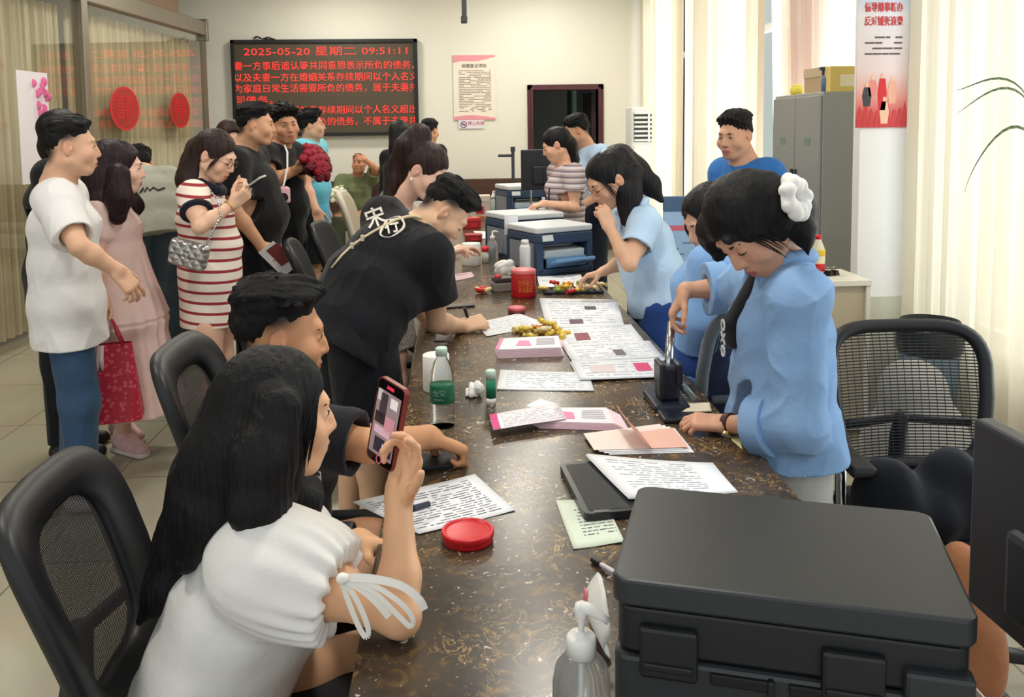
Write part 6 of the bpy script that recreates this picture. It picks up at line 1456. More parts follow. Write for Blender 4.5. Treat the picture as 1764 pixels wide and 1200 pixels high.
sheet('green_slip', 'pale green printed slip sticking out from under the black tablet', 'paper', [(957, 862), (1040, 858), (1076, 934), (988, 946)], rows=9, seed=10, m=mat('paper_green', srgb(212, 222, 204), .7), hx=(.3, .95), pads=(.2, .8))
sheet('yellow_note', 'small yellow note at the staff edge below the watch', 'paper', [(1252, 742), (1274, 750), (1279, 774), (1262, 760)], rows=0, m=mat('note_yellow', srgb(226, 222, 160), .7))
sheet('grey_card', 'small grey card on the counter behind the water bottle', 'card', [(750, 576), (778, 576), (780, 588), (747, 588)], rows=0, m=mat('card_grey', srgb(120, 116, 112), .5))
# leaflets
def leaflet_stack(cor, label, n=3, fan=.012, seed=1, th=.004):
    c = [PZ(x, y, CT) for x, y in cor]; o = sum(c)/4; r = empty('leaflet_stack', o, 0, label, 'leaflet'); rnd = random.Random(seed)
    for k in range(n):
        d = V(fan*(n-1-k), -fan*.5*(n-1-k), 0); q = [x-o+d for x in c]; z0 = k*th+.0005
        g = MB()
        g.prism([(p[0], p[1]) for p in q], z0, z0+th*.8).build('leaflet', pale_pink if k < n-1 else mat('leaflet_white', srgb(240, 226, 230), .45), r)
    z = n*th+.0006
    def at(u, v): p = (q[0]*(1-u)+q[1]*u)*(1-v)+(q[3]*(1-u)+q[2]*u)*v; return (p[0], p[1], z)
    g = MB(); g.quad(at(.0, 1), at(.06, 1), at(.06, 0), at(0, 0)); g.quad(at(.3, .75), at(.55, .8), at(.5, .35), at(.34, .3)); g.build('pink_print', pink_l, r, fix=False)
    dd = MB()
    for k in range(5): dd.quad(at(.62, .25+k*.12), at(.92, .25+k*.12), at(.92, .20+k*.12), at(.62, .20+k*.12))
    dd.build('printed_text', ink_soft, r, fix=False); return r
leaflet_stack([(862, 597), (962, 592), (966, 613), (853, 617)], 'stack of pink and white leaflets beyond the white forms', 6, .002, th=.0055)
leaflet_stack([(935, 712), (1045, 712), (1060, 740), (905, 735)], 'fanned stack of pink leaflets in the middle of the counter', 6, .007, 3, .003)
sheet('text_leaflet', 'folded leaflet with a pink end lying over the fanned stack', 'leaflet', [(843, 716), (962, 695), (976, 722), (850, 742)], z=.02, rows=9, m=mat('leaflet_white', srgb(240, 226, 230), .45), seed=12, ink=ink_soft, hx=(.15, .97), photos=[(0, 0, .1, 1, (210, 60, 130))], curl=.004)
sheet('folded_slip', 'small blank slip tucked behind the text leaflet', 'paper', [(905, 700), (930, 686), (960, 695), (940, 706)], z=.014, rows=0)
def card_open():
    c = [PZ(x, y, CT) for x, y in ((1030, 755), (1162, 738), (1196, 780), (1050, 784))]; o = sum(c)/4; r = empty('folded_certificate', o, 0, 'open folded certificate with one pink leaf standing up', 'booklet')
    q = [x-o for x in c]
    for k in range(4):
        d = V(-.012*k, .006*k, .001+k*.0022); MB().prism([((p*(1-.0*k)+d)[0], (p+d)[1]) for p in q], d[2], d[2]+.0012).build('page', paper_m if k < 3 else mat('page_cream', srgb(236, 220, 212), .6), r)
    m1, m2 = (q[0]+q[1])/2, (q[3]+q[2])/2; tp = .075
    g = MB(); g.grid(lambda u, v: tuple((m1*(1-u)+m2*u)+V(-.085*v*(1-.4*v), .02*v, .012+tp*v*(1-.2*v))), 8, 8); po = g.build('raised_leaf', mat('page_pink', srgb(226, 168, 152), .6), r, True, fix=False); so = po.modifiers.new('solidify', 'SOLIDIFY'); so.thickness = .001
    g = MB(); g.prism([((m1*.9+m2*.1)[0], (m1*.9+m2*.1)[1]), ((q[1]*.9+q[2]*.1)[0]-.01, (q[1]*.9+q[2]*.1)[1]), ((q[1]*.1+q[2]*.9)[0]-.01, (q[1]*.1+q[2]*.9)[1]), ((m1*.1+m2*.9)[0], (m1*.1+m2*.9)[1])], .0092, .0098).build('pink_page', mat('page_salmon', srgb(232, 182, 166), .6), r)
card_open()
# black tablet with papers on it
c = [PZ(x, y, CT+.018) for x, y in ((963, 797), (1150, 786), (1175, 870), (1008, 886))]; o = sum(c)/4; o[2] = CT
tb = empty('tablet', o, 0, 'black tablet device lying beside the large black printer', 'tablet'); q = [x-o for x in c]
def rounded(poly, r=.02, n=6):
    out = []; N_ = len(poly)
    for i in range(N_):
        p0, p1, p2 = np.array(poly[i-1][:2]), np.array(poly[i][:2]), np.array(poly[(i+1) % N_][:2]); a, b2 = p1+nz(p0-p1)*r, p1+nz(p2-p1)*r
        for t in np.linspace(0, 1, n): out.append(tuple(a*(1-t)**2+2*p1*t*(1-t)+b2*t*t))
    return out
MB().prism(rounded(q, .02), .0022, .018).build('body', mat('tablet_black', srgb(30, 33, 38), .3), tb); ce = sum(q)/4
MB().prism(rounded([ce+(p-ce)*.9 for p in q], .008), .018, .0186).build('screen', mat('tablet_glass', srgb(48, 52, 56), .1), tb)
k_ = q[3]*.86+q[2]*.08+ce*.06; MB().prism([(k_[0]-.004, k_[1]+.004), (k_[0]+.03, k_[1]+.007), (k_[0]+.03, k_[1]-.004), (k_[0]-.004, k_[1]-.007)], .018, .0195).build('chip_reader', mat('steel_dark', srgb(90, 92, 94), .35, .8), tb)
sheet('form_stack', 'loose printed pages lying on the black tablet', 'paper', [(1010, 786), (1228, 801), (1270, 850), (1085, 862)], z=.021, rows=14, seed=14, n=3, ink=ink_soft, hx=(.12, .8), curl=.003)
# ---------------------------------------------------------------- black printer in the foreground
pr = empty('black_printer', ((PZ(1060, 985, 1.03)+PZ(1600, 888, 1.03))[0]/2, (PZ(1060, 985, 1.03)+PZ(1600, 888, 1.03))[1]/2, CT), math.atan2(PZ(1672, 1058, 1.03)[1]-PZ(1060, 985, 1.03)[1], PZ(1672, 1058, 1.03)[0]-PZ(1060, 985, 1.03)[0]), 'large black printer with a closed lid at the near end of the counter', 'printer')
pa, pb, pc = PZ(1060, 985, 1.03), PZ(1672, 1058, 1.03), PZ(1100, 835, 1.03); pw, pd = np.linalg.norm(pb-pa), np.linalg.norm(pc-pa)*1.06; pw *= 1.03; hw, hd = pw/2, pd/2
pbk = mat('printer_black', srgb(44, 46, 48), .36, spec=.5, bump=(700, .08, .0008)); pdk = mat('printer_dark', srgb(24, 25, 27), .45)
def rrect(w, d, r, n=8):
    o = []
    for sx, sy, a0 in ((1, 1, 0), (-1, 1, 1), (-1, -1, 2), (1, -1, 3)):
        for t in range(n+1): a = (a0+t/n)*math.pi/2; o.append((sx*(w-r)+r*math.cos(a), sy*(d-r)+r*math.sin(a)))
    return o
def slab(w, d, r, z0, z1, bev, m=None):
    m = m or MB(); lv = [(0, z0+bev), (-bev*.3, z0+bev*.3), (-bev, z0)]
    rings = []
    for ins, z in ((bev, z0), (bev*.3, z0+bev*.3), (0, z0+bev), (0, z1-bev), (bev*.3, z1-bev*.3), (bev, z1)): rings.append([m.bm.verts.new((x, y, z)) for x, y in rrect(w-ins, d-ins, max(r-ins, .002))])
    N_ = len(rings[0]); fs = []
    for A, B in zip(rings[:-1], rings[1:]):
        for k in range(N_): fs.append(m.bm.faces.new((A[k], A[(k+1) % N_], B[(k+1) % N_], B[k])))
    fs.append(m.bm.faces.new(rings[0][::-1])); fs.append(m.bm.faces.new(rings[-1])); m._new(fs); return m
slab(hw, hd, .022, .236, .27, .004).build('lid', pbk, pr); slab(hw-.006, hd-.006, .02, .175, .233, .004).build('scanner_body', pdk, pr); slab(hw-.002, hd-.002, .02, .0, .172, .006).build('body', pbk, pr)
for x in (-hw*.66, hw*.36): MB().b2(x-.035, x+.035, -hd-.006, -hd+.02, .15, .215, .005).b2(x-.03, x+.03, -hd-.01, -hd, .163, .172, .002).build('hinge', pdk, pr)
MB().b2(-hw*.42, -hw*.08, -hd-.003, -hd+.01, .152, .166, .002).b2(hw*.02, hw*.28, -hd-.003, -hd+.01, .152, .166, .002).build('vent_slot', mat('slot_black', srgb(10, 10, 11), .6), pr)
MB().b2(-hw*.1, -hw*.06, -hd-.006, -hd+.01, .145, .168, .003).build('latch', pdk, pr); MB().b2(hw*.62, hw-.004, -hd-.008, -hd+.02, .12, .205, .006).build('side_cover', pbk, pr)
MB().b2(hw*.55, hw*.9, -hd-.004, -hd+.01, .02, .1, .003).build('rear_hatch', pdk, pr); MB().b2(-hw*.4, hw*.2, -hd-.004, -hd+.01, .01, .1, .01).build('rear_door', mat('printer_gloss', srgb(22, 23, 25), .25), pr)
MB().b2(hw*.83, hw*.87, -hd-.016, -hd, .03, .07, .003).build('plug_socket', mat('steel_dark', srgb(90, 92, 94), .35, .8), pr)
# curled white sheet leaning on the printer's left side
a_ = PZ(1052, 1120, CT); fl = empty('curled_leaflet', a_, 0, 'white leaflet with a pink flower curling beside the black printer', 'leaflet')
g = MB(); g.grid(lambda u, v: tuple(np.array([-.004-.028*math.sin(math.pi*v)*(.4+.6*math.sin(math.pi*min(u*1.1, 1))), -.03+.17*u, .004+.085*v-.05*v*(2*u-1)**2])), 14, 14); o_ = g.build('sheet', mat('leaflet_glossy', srgb(214, 214, 208), .35), fl, True, fix=False); o_.modifiers.new('solidify', 'SOLIDIFY').thickness = .001
MB().ell((-.031, .06, .055), (.003, .016, .016)).build('pink_flower', mat('flower_print', srgb(224, 120, 130), .6), fl)
def pen(name, a, b, label, m, cap=None, r=.0045):
    a, b = np.array(a), np.array(b); o = empty(name, a, 0, label, 'pen'); d = b-a; u = nz(d)
    MB().cyl((0, 0, 0), tuple(d*.6), r).build('barrel', m, o); MB().cyl(tuple(d*.6), tuple(d), r*1.25).build('cap', cap or m, o); MB().cyl((0, 0, 0), tuple(-u*.014), r*.9, .0008).build('tip', mat('steel', srgb(190, 190, 190), .3, 1.0), o); return o
pen('ballpoint_pen', PZ(1058, 985, CT+.012), PZ(1021, 963, CT+.006), 'black and white pen lying left of the black printer', mat('pen_white', srgb(200, 198, 205), .3), mat('pen_black', srgb(28, 26, 32), .3))
# red ink pad tin
c_ = PZ(806, 930, CT); rp = empty('ink_pad', c_, 0, 'round bright red plastic ink pad lid near the counter edge', 'ink pad'); R_ = (PZ(852, 930, CT)-PZ(761, 930, CT))[0]/2
redpl = mat('red_plastic', srgb(206, 30, 40), .35, spec=.5)
MB().lathe([(.001, 0), (R_*.93, 0), (R_*.96, .004), (R_*.96, .011), (R_, .013), (R_, .021), (R_*.97, .0235), (R_*.88, .0235), (R_*.855, .0205), (R_*.8, .0195), (.001, .0195)], n=56).build('lid', redpl, rp); MB().lathe([(.001, .0002), (R_*.945, .0002), (R_*.945, .0105), (.001, .0105)], n=56).build('base', mat('red_plastic_dark', srgb(160, 24, 32), .4), rp)
c_ = PZ(890, 538, CT); rp = empty('ink_pad', c_, 0, 'small pink red ink pad beyond the yellow candies', 'ink pad'); R_ = .038
MB().lathe([(.001, 0), (R_, 0), (R_, .012), (.001, .012)], n=32).build('base', mat('pad_dark', srgb(120, 40, 50), .4), rp); MB().lathe([(.001, .012), (R_*1.03, .012), (R_*1.03, .024), (R_*.9, .027), (.001, .027)], n=32).build('lid', mat('pad_pink', srgb(206, 96, 104), .4), rp)
# pump bottle at the bottom
c_ = P(1003, 1371, 1.07); sb = empty('pump_bottle', (c_[0], 1.07, CT), 0, 'clear hand sanitizer bottle with a white pump at the bottom edge', 'bottle')
gel = mat('clear_gel', (.86, .90, .88, 1), .08, trans=.85, ior=1.25); pumpw = mat('pump_white', srgb(232, 230, 222), .4)
MB().lathe([(.001, 0), (.036, 0), (.038, .008), (.038, .1), (.034, .122), (.022, .138), (.016, .142), (.001, .142)], n=36).build('bottle', gel, sb)
MB().lathe([(.001, .138), (.0195, .138), (.0195, .162), (.0165, .166), (.0085, .168), (.0085, .171), (.001, .171)], n=32).build('collar', pumpw, sb); MB().cyl((0, 0, .005), (0, 0, .14), .003).build('dip_tube', pumpw, sb)
MB().lathe([(.001, .168), (.0042, .168), (.0042, .182), (.0075, .19), (.009, .2), (.0075, .207), (.001, .209)], n=24).tube([(-.002, 0, .203), (.012, -.004, .201), (.026, -.008, .193), (.034, -.011, .187)], [.0085, .0075, .0056, .0042], 12).build('pump_head', pumpw, sb)
# water bottle with the green label
c_ = PZ(763, 733, CT); wb = empty('water_bottle', c_, 0, 'clear water bottle with a green label on the visitor side of the counter', 'bottle')
wclear = mat('water_clear', (.97, .99, .98, 1), .03, trans=1.0, ior=1.09)
pr_ = [(.001, 0), (.03, 0), (.034, .006)]+[(.034-.0016*(k % 2), .01+k*.0065) for k in range(9)]+[(.034, .07), (.034, .118), (.0335, .13), (.0305, .155), (.022, .182), (.0145, .193), (.0135, .205), (.001, .205)]
MB().lathe(pr_, n=40).build('bottle', wclear, wb); MB().lathe([(.0342, .07), (.0346, .071), (.0346, .119), (.0342, .12)], n=40).build('label', mat('label_green', srgb(20, 104, 72), .35), wb)
MB().lathe([(.001, .2), (.0165, .2), (.0165, .219), (.015, .222), (.001, .222)], n=28).build('cap', mat('cap_mint', srgb(196, 220, 206), .4), wb)
M = frameM((-.002, -.0355, .098), (1, 0, 0), (0, 0, 1))
def wrap_text(t, size, z, m, r=.0349, a0=-math.pi/2-.25):
    o = text_mesh('label_lettering', t, size, m, wb, Matrix(), .0002, 'CENTER')
    for v in o.data.vertices: a = a0+v.co.x/r; v.co = Vector((r*math.cos(a), r*math.sin(a), z+v.co.y))
    return o
wrap_text('怡宝', .019, .1, mat('label_white', srgb(225, 236, 228), .5)); wrap_text('饮用纯净水', .006, .083, mat('label_white', srgb(225, 236, 228), .5))
# paper roll, glue stick, tissue ball
c_ = PZ(752, 671, CT); o = empty('paper_roll', c_, 0, 'white toilet paper roll right behind the water bottle', 'paper roll')
MB().lathe([(.018, .001), (.04, 0), (.042, .003), (.042, .112), (.04, .115), (.018, .114)], n=40).build('roll', mat('tissue_white', srgb(234, 232, 226), .8, bump=(80, .3, .002)), o); MB().lathe([(.017, .001), (.0185, .001), (.0185, .113), (.017, .113)], n=24).build('core', kraft, o)
def glue(c_, label, hgt=.1, col=(30, 124, 88), r=.0125):
    o = empty('glue_stick', c_, 0, label, 'glue stick'); k = hgt/.1
    MB().lathe([(.001, .0), (r, 0), (r, .02*k), (.001, .02*k)], n=24).build('base', pumpw, o); MB().lathe([(.001, .02*k), (r*1.02, .02*k), (r*1.02, .075*k), (.001, .075*k)], n=24).build('label_sleeve', mat('glue_green', srgb(*col), .4), o); MB().lathe([(.001, .075*k), (r*1.05, .075*k), (r*1.05, .098*k), (r*.9, .1*k), (.001, .1*k)], n=24).build('cap', mat('cap_mint', srgb(196, 220, 206), .4), o)
glue(PZ(846, 696, CT), 'upright green and white glue stick in the middle of the counter', .105, r=.0145)
tm = mat('tissue_crumple', srgb(236, 234, 230), .85)
def crumple(name, c, rad, label, cat, m, seed=1, amp=.012, res=.0035, f=90):
    o = empty(name, c, 0, label, cat); S = Sdf(); rad = np.asarray(rad); S.ell(V(0, 0, rad[2]*.8), rad, None, .01); S.disp = lambda p: -amp*2.6*(np.abs(snoise(p, V(f, f, f)*.8, seed))-.22)-amp*1.2*(np.abs(snoise(p, V(f*2, f*2, f*2), seed+3))-.2); S.clip(V(0, 0, .0005), V(0, 0, -1)); lo, hi = bbox([V(0, 0, 0), V(0, 0, rad[2]*2)], max(rad)*1.6); build_sdf(S, 'wad', m, o, res, lo, hi, slack=.05); return o
crumple('tissue_ball', PZ(818, 682, CT), (.026, .02, .02), 'crumpled white tissue left of the glue stick', 'tissue', tm, 3)
# ---------------------------------------------------------------- wrapped candies
cm = [mat('candy_gold', srgb(228, 196, 84), .3, .2), mat('candy_orange', srgb(214, 120, 52), .3, .2), mat('candy_red', srgb(196, 44, 48), .35), mat('candy_cream', srgb(236, 216, 160), .4), mat('candy_green', srgb(150, 172, 70), .35)]
def candy(c, label, group, rnd, k=1.0):
    m = rnd.choice(cm[:1]*2+cm[3:4]*2+cm) ; a = rnd.uniform(0, 6.28); o = empty('wrapped_candy', c, a, label, 'candy', group); 
    MB().ell((0, 0, .010*k), (.017*k, .012*k, .010*k), n=10).build('sweet', m, o)
    for sg in (-1, 1): MB().cyl((sg*.014*k, 0, .009*k), (sg*.025*k, 0, .010*k), .003*k, .010*k, n=8).build('twist', m, o)
    return o
def pile(cpx, label, group, n, spread, seed, k=1.0):
    rnd = random.Random(seed); c = PZ(cpx[0], cpx[1], CT); put = []
    for i in range(n):
        for _ in range(60):
            x, y = rnd.gauss(0, spread[0]), rnd.gauss(0, spread[1]); z = 0 if i < n*.65 else .017*k
            if all((x-p[0])**2+(y-p[1])**2+((z-p[2])*1.2)**2 > (.03*k)**2 for p in put): break
        put.append((x, y, z)); candy(c+V(x, y, z+.0005), label, group, rnd, k)
pile((928, 575), 'small twist wrapped candy in the pile by the pink leaflets', 'candies by the leaflets', 13, (.05, .05), 3, 1.15)
tr = empty('candy_tray', PZ(985, 502, CT), 0, 'flat dark tray full of candies in front of the officer woman', 'tray')
MB().box((0, 0, .004), (.30, .15, .006), bev=.002).build('plate', mat('tray_navy', srgb(32, 38, 58), .3), tr); MB().tube([(-.148, -.073, .009), (.148, -.073, .009), (.148, .073, .009), (-.148, .073, .009)], .004, 6, True).build('rim', mat('tray_navy', srgb(32, 38, 58), .3), tr)
CT_ = CT; CT = CT+.0075; pile((985, 500), 'small twist wrapped candy heaped on the dark tray', 'candies on the tray', 22, (.06, .035), 5, 1.1); CT = CT_
# red tissue holder with double happiness, tissue, other small things near the printers
c_ = PZ(902, 510, CT); o = empty('red_tissue_drum', c_, 0, 'red cylinder box with a gold double happiness sign', 'box')
MB().lathe([(.001, 0), (.058, 0), (.06, .004), (.06, .128), (.057, .132), (.001, .132)], n=40).build('drum', mat('drum_red', srgb(192, 26, 36), .4), o); MB().lathe([(.0605, .116), (.062, .118), (.062, .132), (.056, .136), (.001, .136)], n=40).build('lid_rim', mat('drum_rim', srgb(226, 120, 120), .4), o)
t = text_mesh('double_happiness', '囍', .085, mat('gold_print', srgb(236, 176, 60), .35, .3), o, Matrix(), .0006, 'CENTER')
for v in t.data.vertices: a = -math.pi/2+.12+v.co.x/.0608; v.co = Vector((.0612*math.cos(a), .0612*math.sin(a), .062+v.co.y))
crumple('tissue_sheet', PZ(868, 476, CT)+V(0, 0, .0), (.05, .05, .055), 'large crumpled white tissue next to the red drum', 'tissue', tm, 5, .018, .005, 45)
c_ = PZ(905, 478, CT); o = empty('white_canister', c_, 0, 'slim white canister behind the red drum', 'bottle'); MB().lathe([(.001, 0), (.03, 0), (.03, .17), (.022, .185), (.001, .185)], n=28).build('body', mat('canister_white', srgb(232, 234, 236), .35), o); MB().lathe([(.001, .185), (.022, .185), (.02, .21), (.001, .21)], n=24).build('cap', pumpw, o)
c_ = PZ(866, 500, CT); o = empty('stamp_box', c_, .2, 'grey stamp box left of the red drum', 'box'); MB().b2(-.055, .055, -.045, .045, 0, .045, .006).build('base', mat('box_grey', srgb(132, 126, 122), .5), o); MB().b2(-.05, .05, -.04, .04, .045, .07, .006).build('lid', mat('box_dark', srgb(64, 58, 58), .4), o); MB().ell((-.03, -.02, .075), (.02, .016, .012)).build('knob', mat('candy_red', srgb(196, 44, 48), .35), o)
c_ = PZ(832, 505, CT); o = empty('ribbon_flower', c_, 0, 'small red and cream ribbon flower alone on the counter', 'flower')
for k in range(7): a = k*.9; MB().ell((.026*math.cos(a), .026*math.sin(a), .018), (.022, .012, .012), Matrix.Rotation(a, 3, 'Z') @ Matrix.Rotation(-.5, 3, 'Y'), 10).build('petal', cm[3] if k % 3 == 0 else mat('ribbon_red', srgb(206, 48, 44), .5), o)
MB().ell((0, 0, .014), (.02, .02, .013), n=12).build('centre', mat('ribbon_red', srgb(206, 48, 44), .5), o)
c_ = PZ(790, 528, CT); o = empty('black_phone', c_, .25, 'black phone lying by the hand of the leaning man', 'phone'); MB().box((0, 0, .0045), (.14, .07, .008), bev=.003).build('body', pdk, o); MB().box((0, 0, .0089), (.13, .062, .0006)).build('screen', mat('tablet_glass', srgb(48, 52, 56), .1), o)
c_ = PZ(742, 800, CT); o = empty('black_wallet', c_, .2, 'black wallet under the fist of the seated man', 'wallet'); MB().box((-.01, .0, .009), (.12, .09, .008), bev=.003).build('cover', mat('wallet_black', srgb(26, 27, 34), .4), o); MB().box((-.01, .0, .0042), (.116, .086, .006), bev=.002).build('inner', mat('wallet_in', srgb(40, 40, 48), .6), o)
# paper roll held by the woman in lace and the small pump bottles
c_ = PZ(812, 456, CT); o = empty('paper_roll', c_, 0, 'white paper roll held by the woman in the lace dress', 'paper roll'); MB().lathe([(.018, .0), (.055, 0), (.057, .004), (.057, .13), (.055, .133), (.018, .132)], n=32).build('roll', MATS['tissue_white'], o); MB().lathe([(.017, .001), (.0185, .001), (.0185, .131), (.017, .131)], n=20).build('core', kraft, o)
c_ = PZ(836, 452, CT); o = empty('red_stamp', c_, 0, 'red and white stamp beside the paper roll', 'stamp'); MB().lathe([(.001, 0), (.022, 0), (.022, .05), (.012, .07), (.001, .07)], n=20).build('holder', pumpw, o); MB().lathe([(.001, .07), (.02, .07), (.026, .085), (.02, .1), (.001, .102)], n=20).build('grip', mat('cap_red', srgb(222, 40, 52), .4), o)
def pump(c, label, k=1.0, col=None):
    o = empty('pump_bottle', c, 0, label, 'bottle'); MB().lathe([(.001, 0), (.034*k, 0), (.036*k, .01*k), (.036*k, .1*k), (.014*k, .13*k), (.001, .13*k)], n=24).build('bottle', col or gel, o); MB().lathe([(.001, .128*k), (.016*k, .128*k), (.016*k, .15*k), (.005*k, .155*k), (.005*k, .18*k), (.001, .18*k)], n=20).tube([(0, 0, .178*k), (.02*k, 0, .18*k), (.036*k, 0, .172*k)], .006*k, 8).build('pump_head', pumpw, o)
pump(PZ(849, 447, CT), 'clear pump bottle beside the red and white stamp'); pump(PZ(850, 372, CT), 'clear pump bottle standing against the farthest printer', 1.3); pump(PZ(848, 312, CT+.32)+V(0, 0, -.32), 'white pump bottle at the far end of the counter', 1.1, pumpw)
# ---------------------------------------------------------------- white lidded printers down the counter
lidw = mat('printer_white', srgb(214, 220, 222), .35); pblue = mat('printer_slate', srgb(52, 72, 100), .4); pgrey = mat('printer_grey', srgb(132, 138, 148), .45); tray_b = mat('tray_blue', srgb(110, 152, 196), .3)
def office_printer(loc, ang, label, s=1.0, open_lid=0.0):
    """front faces local -y"""
    r = empty('office_printer', loc, ang, label, 'printer'); r.scale = (s, s, s); w, d, h = .19, .17, .27
    MB().b2(-w, -w+.05, -d, d, 0, .2, .012).b2(w-.035, w, -d, d, 0, .2, .012).b2(-w, w, -.02, d, 0, .2, .006).b2(-w, w, -d, d, 0, .035, .006).b2(-w, w, -d, d, .17, .235, .012).build('body', pblue, r)
    MB().b2(-w-.002, -w+.004, -d*.8, d*.8, .03, .18, .002).build('side_panel', pgrey, r)
    slab(w+.004, d+.004, .03, .236, h, .008).build('lid', lidw, r)
    MB().box((.01, -.05, .12), (.27, .2, .05), Matrix.Rotation(.12, 3, 'X'), .01).build('output_tray', mat('tray_white', srgb(206, 216, 218), .4), r)
    MB().box((.01, -d-.04, .072), (.26, .12, .02), Matrix.Rotation(-.35, 3, 'X'), .006).b2(-.12, .14, -d+.0, -d+.02, .04, .095, .004).build('input_tray', tray_b, r)
    MB().b2(-.1, .1, -.09, .02, .151, .156).build('paper', paper_m, r)
    MB().box((-w+.07, -d-.004, .208), (.07, .012, .035), Matrix.Rotation(-.3, 3, 'X'), .003).build('control_panel', lidw, r)
    return r
fl_ = PZ(925, 476, CT); yaw = .45
def fl_to_c(p, yaw, s=1.0): c, s_ = math.cos(yaw), math.sin(yaw); return V(p[0]+(c*.19-s_*.17)*s, p[1]+(s_*.19+c*.17)*s, CT)
pr2 = office_printer(fl_to_c(fl_, yaw), yaw, 'slate blue printer with a white lid in front of the officer woman')
MB().b2(-.2, -.11, .176, .179, .2, .315).build('paper_note', paper_m, pr2)
office_printer(V(.43, 5.62, CT), .4, 'slate blue printer with a white lid directly behind the nearer printer', 1.05)
fl2 = P(872, 375, 8.0); office_printer(fl_to_c(V(fl2[0], 7.75, 0), .25, 1.15), .25, 'farthest slate blue printer with a white lid near the striped tee woman', 1.15)
# monitors and the document camera at the far end
def monitor(loc, ang, w, h, zb, label, front=False):
    r = empty('monitor', loc, ang, label, 'monitor'); sm = mat('monitor_black', srgb(38, 41, 48), .4)
    MB().b2(-w/2, w/2, -.02, .012, zb, zb+h, .006).build('panel', sm, r); MB().b2(-w/2+.012, w/2-.012, .0115, .0135, zb+.02, zb+h-.012).build('screen', mat('monitor_screen', srgb(20, 22, 26), .15), r)
    MB().b2(-.03, .03, -.055, -.02, .01, zb+h*.5, .006).build('stand', sm, r); MB().b2(-.11, .11, -.14, .04, 0, .014, .005).build('foot', sm, r); MB().b2(-w*.28, w*.28, -.045, -.02, zb+h*.15, zb+h*.6, .012).build('rear_cover', sm, r); return r
a_ = P(897, 258, 7.3); b_ = P(985, 258, 7.3); monitor(((a_[0]+b_[0])/2, 7.3, CT), .0, b_[0]-a_[0], .34, a_[2]-CT-.34, 'dark monitor seen from behind in front of the office doorway')
monitor((.775, .95, CT), -math.pi/2+.03, .50, .28, .11, 'black monitor standing side on at the right edge beside the black printer')
q = P(884, 300, 8.3); dcam = empty('document_camera', (q[0], 8.3, CT), 0, 'dark document camera with a horizontal arm at the far end of the counter', 'camera'); z1 = P(884, 256, 8.3)[2]-CT; z2 = P(884, 268, 8.3)[2]-CT; ax = P(858, 268, 8.3)[0]-q[0]; dm_ = mat('device_dark', srgb(56, 60, 64), .45)
MB().b2(-.015, .015, -.015, .015, 0, z1, .004).build('post', dm_, dcam); MB().b2(ax, .0, -.014, .014, z2-.012, z2+.014, .004).build('arm', dm_, dcam); MB().b2(-.1, .1, -.12, .06, 0, .02, .006).build('base', dm_, dcam); MB().b2(-.022, .022, -.022, .022, z1-.03, z1+.02, .006).build('camera_head', dm_, dcam)
q = P(908, 300, 8.0); wcam = empty('webcam', (q[0], 7.6, CT), 0, 'silver webcam on a thin stand in front of the dark monitor', 'camera'); z1 = P(908, 268, 7.6)[2]-CT; MB().tube([(0, 0, .01), (0, 0, z1)], .008, 8).build('stand', alu, wcam); MB().b2(-.02, .02, -.03, .02, z1-.02, z1+.04, .008).build('camera_head', mat('silver', srgb(200, 198, 190), .25, 1), wcam); MB().lathe([(.001, 0), (.05, 0), (.045, .012), (.001, .014)], n=24).build('base', dm_, wcam)
q = P(945, 320, 7.0); o = empty('tissue_box', (q[0], 7.0, CT), .1, 'upright white carton with a red mark beside the striped tee woman', 'box'); MB().b2(-.05, .05, -.05, .05, 0, .26, .003).build('carton', mat('carton_white', srgb(226, 222, 226), .5), o); MB().b2(-.02, .03, -.052, -.05, .2, .23).build('red_mark', mat('label_red', srgb(206, 44, 56), .4), o)
# clutter of wedding sweets and boxes left of the far printer
def sbox(px, py, Y, sx, sy, sz, label, col, col2, ang=0):
    q = P(px, py, Y); o = empty('candy_box', (q[0], Y, CT), ang, label, 'box'); MB().b2(-sx/2, sx/2, -sy/2, sy/2, 0, sz*.75, .004).build('base', mat('box_%d_%d_%d' % col, srgb(*col), .5), o); MB().b2(-sx/2-.003, sx/2+.003, -sy/2-.003, sy/2+.003, sz*.7, sz, .004).build('lid', mat('box_%d_%d_%d' % col2, srgb(*col2), .5), o); MB().b2(-sx*.2, sx*.2, -sy/2-.006, -sy/2-.002, sz*.15, sz*.5).build('label_panel', mat('label_red', srgb(206, 44, 56), .4), o)
sbox(826, 335, 8.2, .19, .14, .2, 'tall cream gift box with red print left of the farthest printer', (214, 200, 186), (226, 214, 200)); sbox(812, 352, 7.2, .13, .1, .09, 'small red gift box left of the farthest printer', (170, 36, 44), (196, 52, 56), .3); sbox(815, 385, 6.4, .12, .09, .05, 'flat maroon gift box on the far counter', (150, 40, 44), (176, 60, 56), .1)
pile((818, 378), 'small wrapped sweet scattered beyond the paper roll', 'sweets beyond the paper roll', 12, (.10, .16), 9, 1.2)
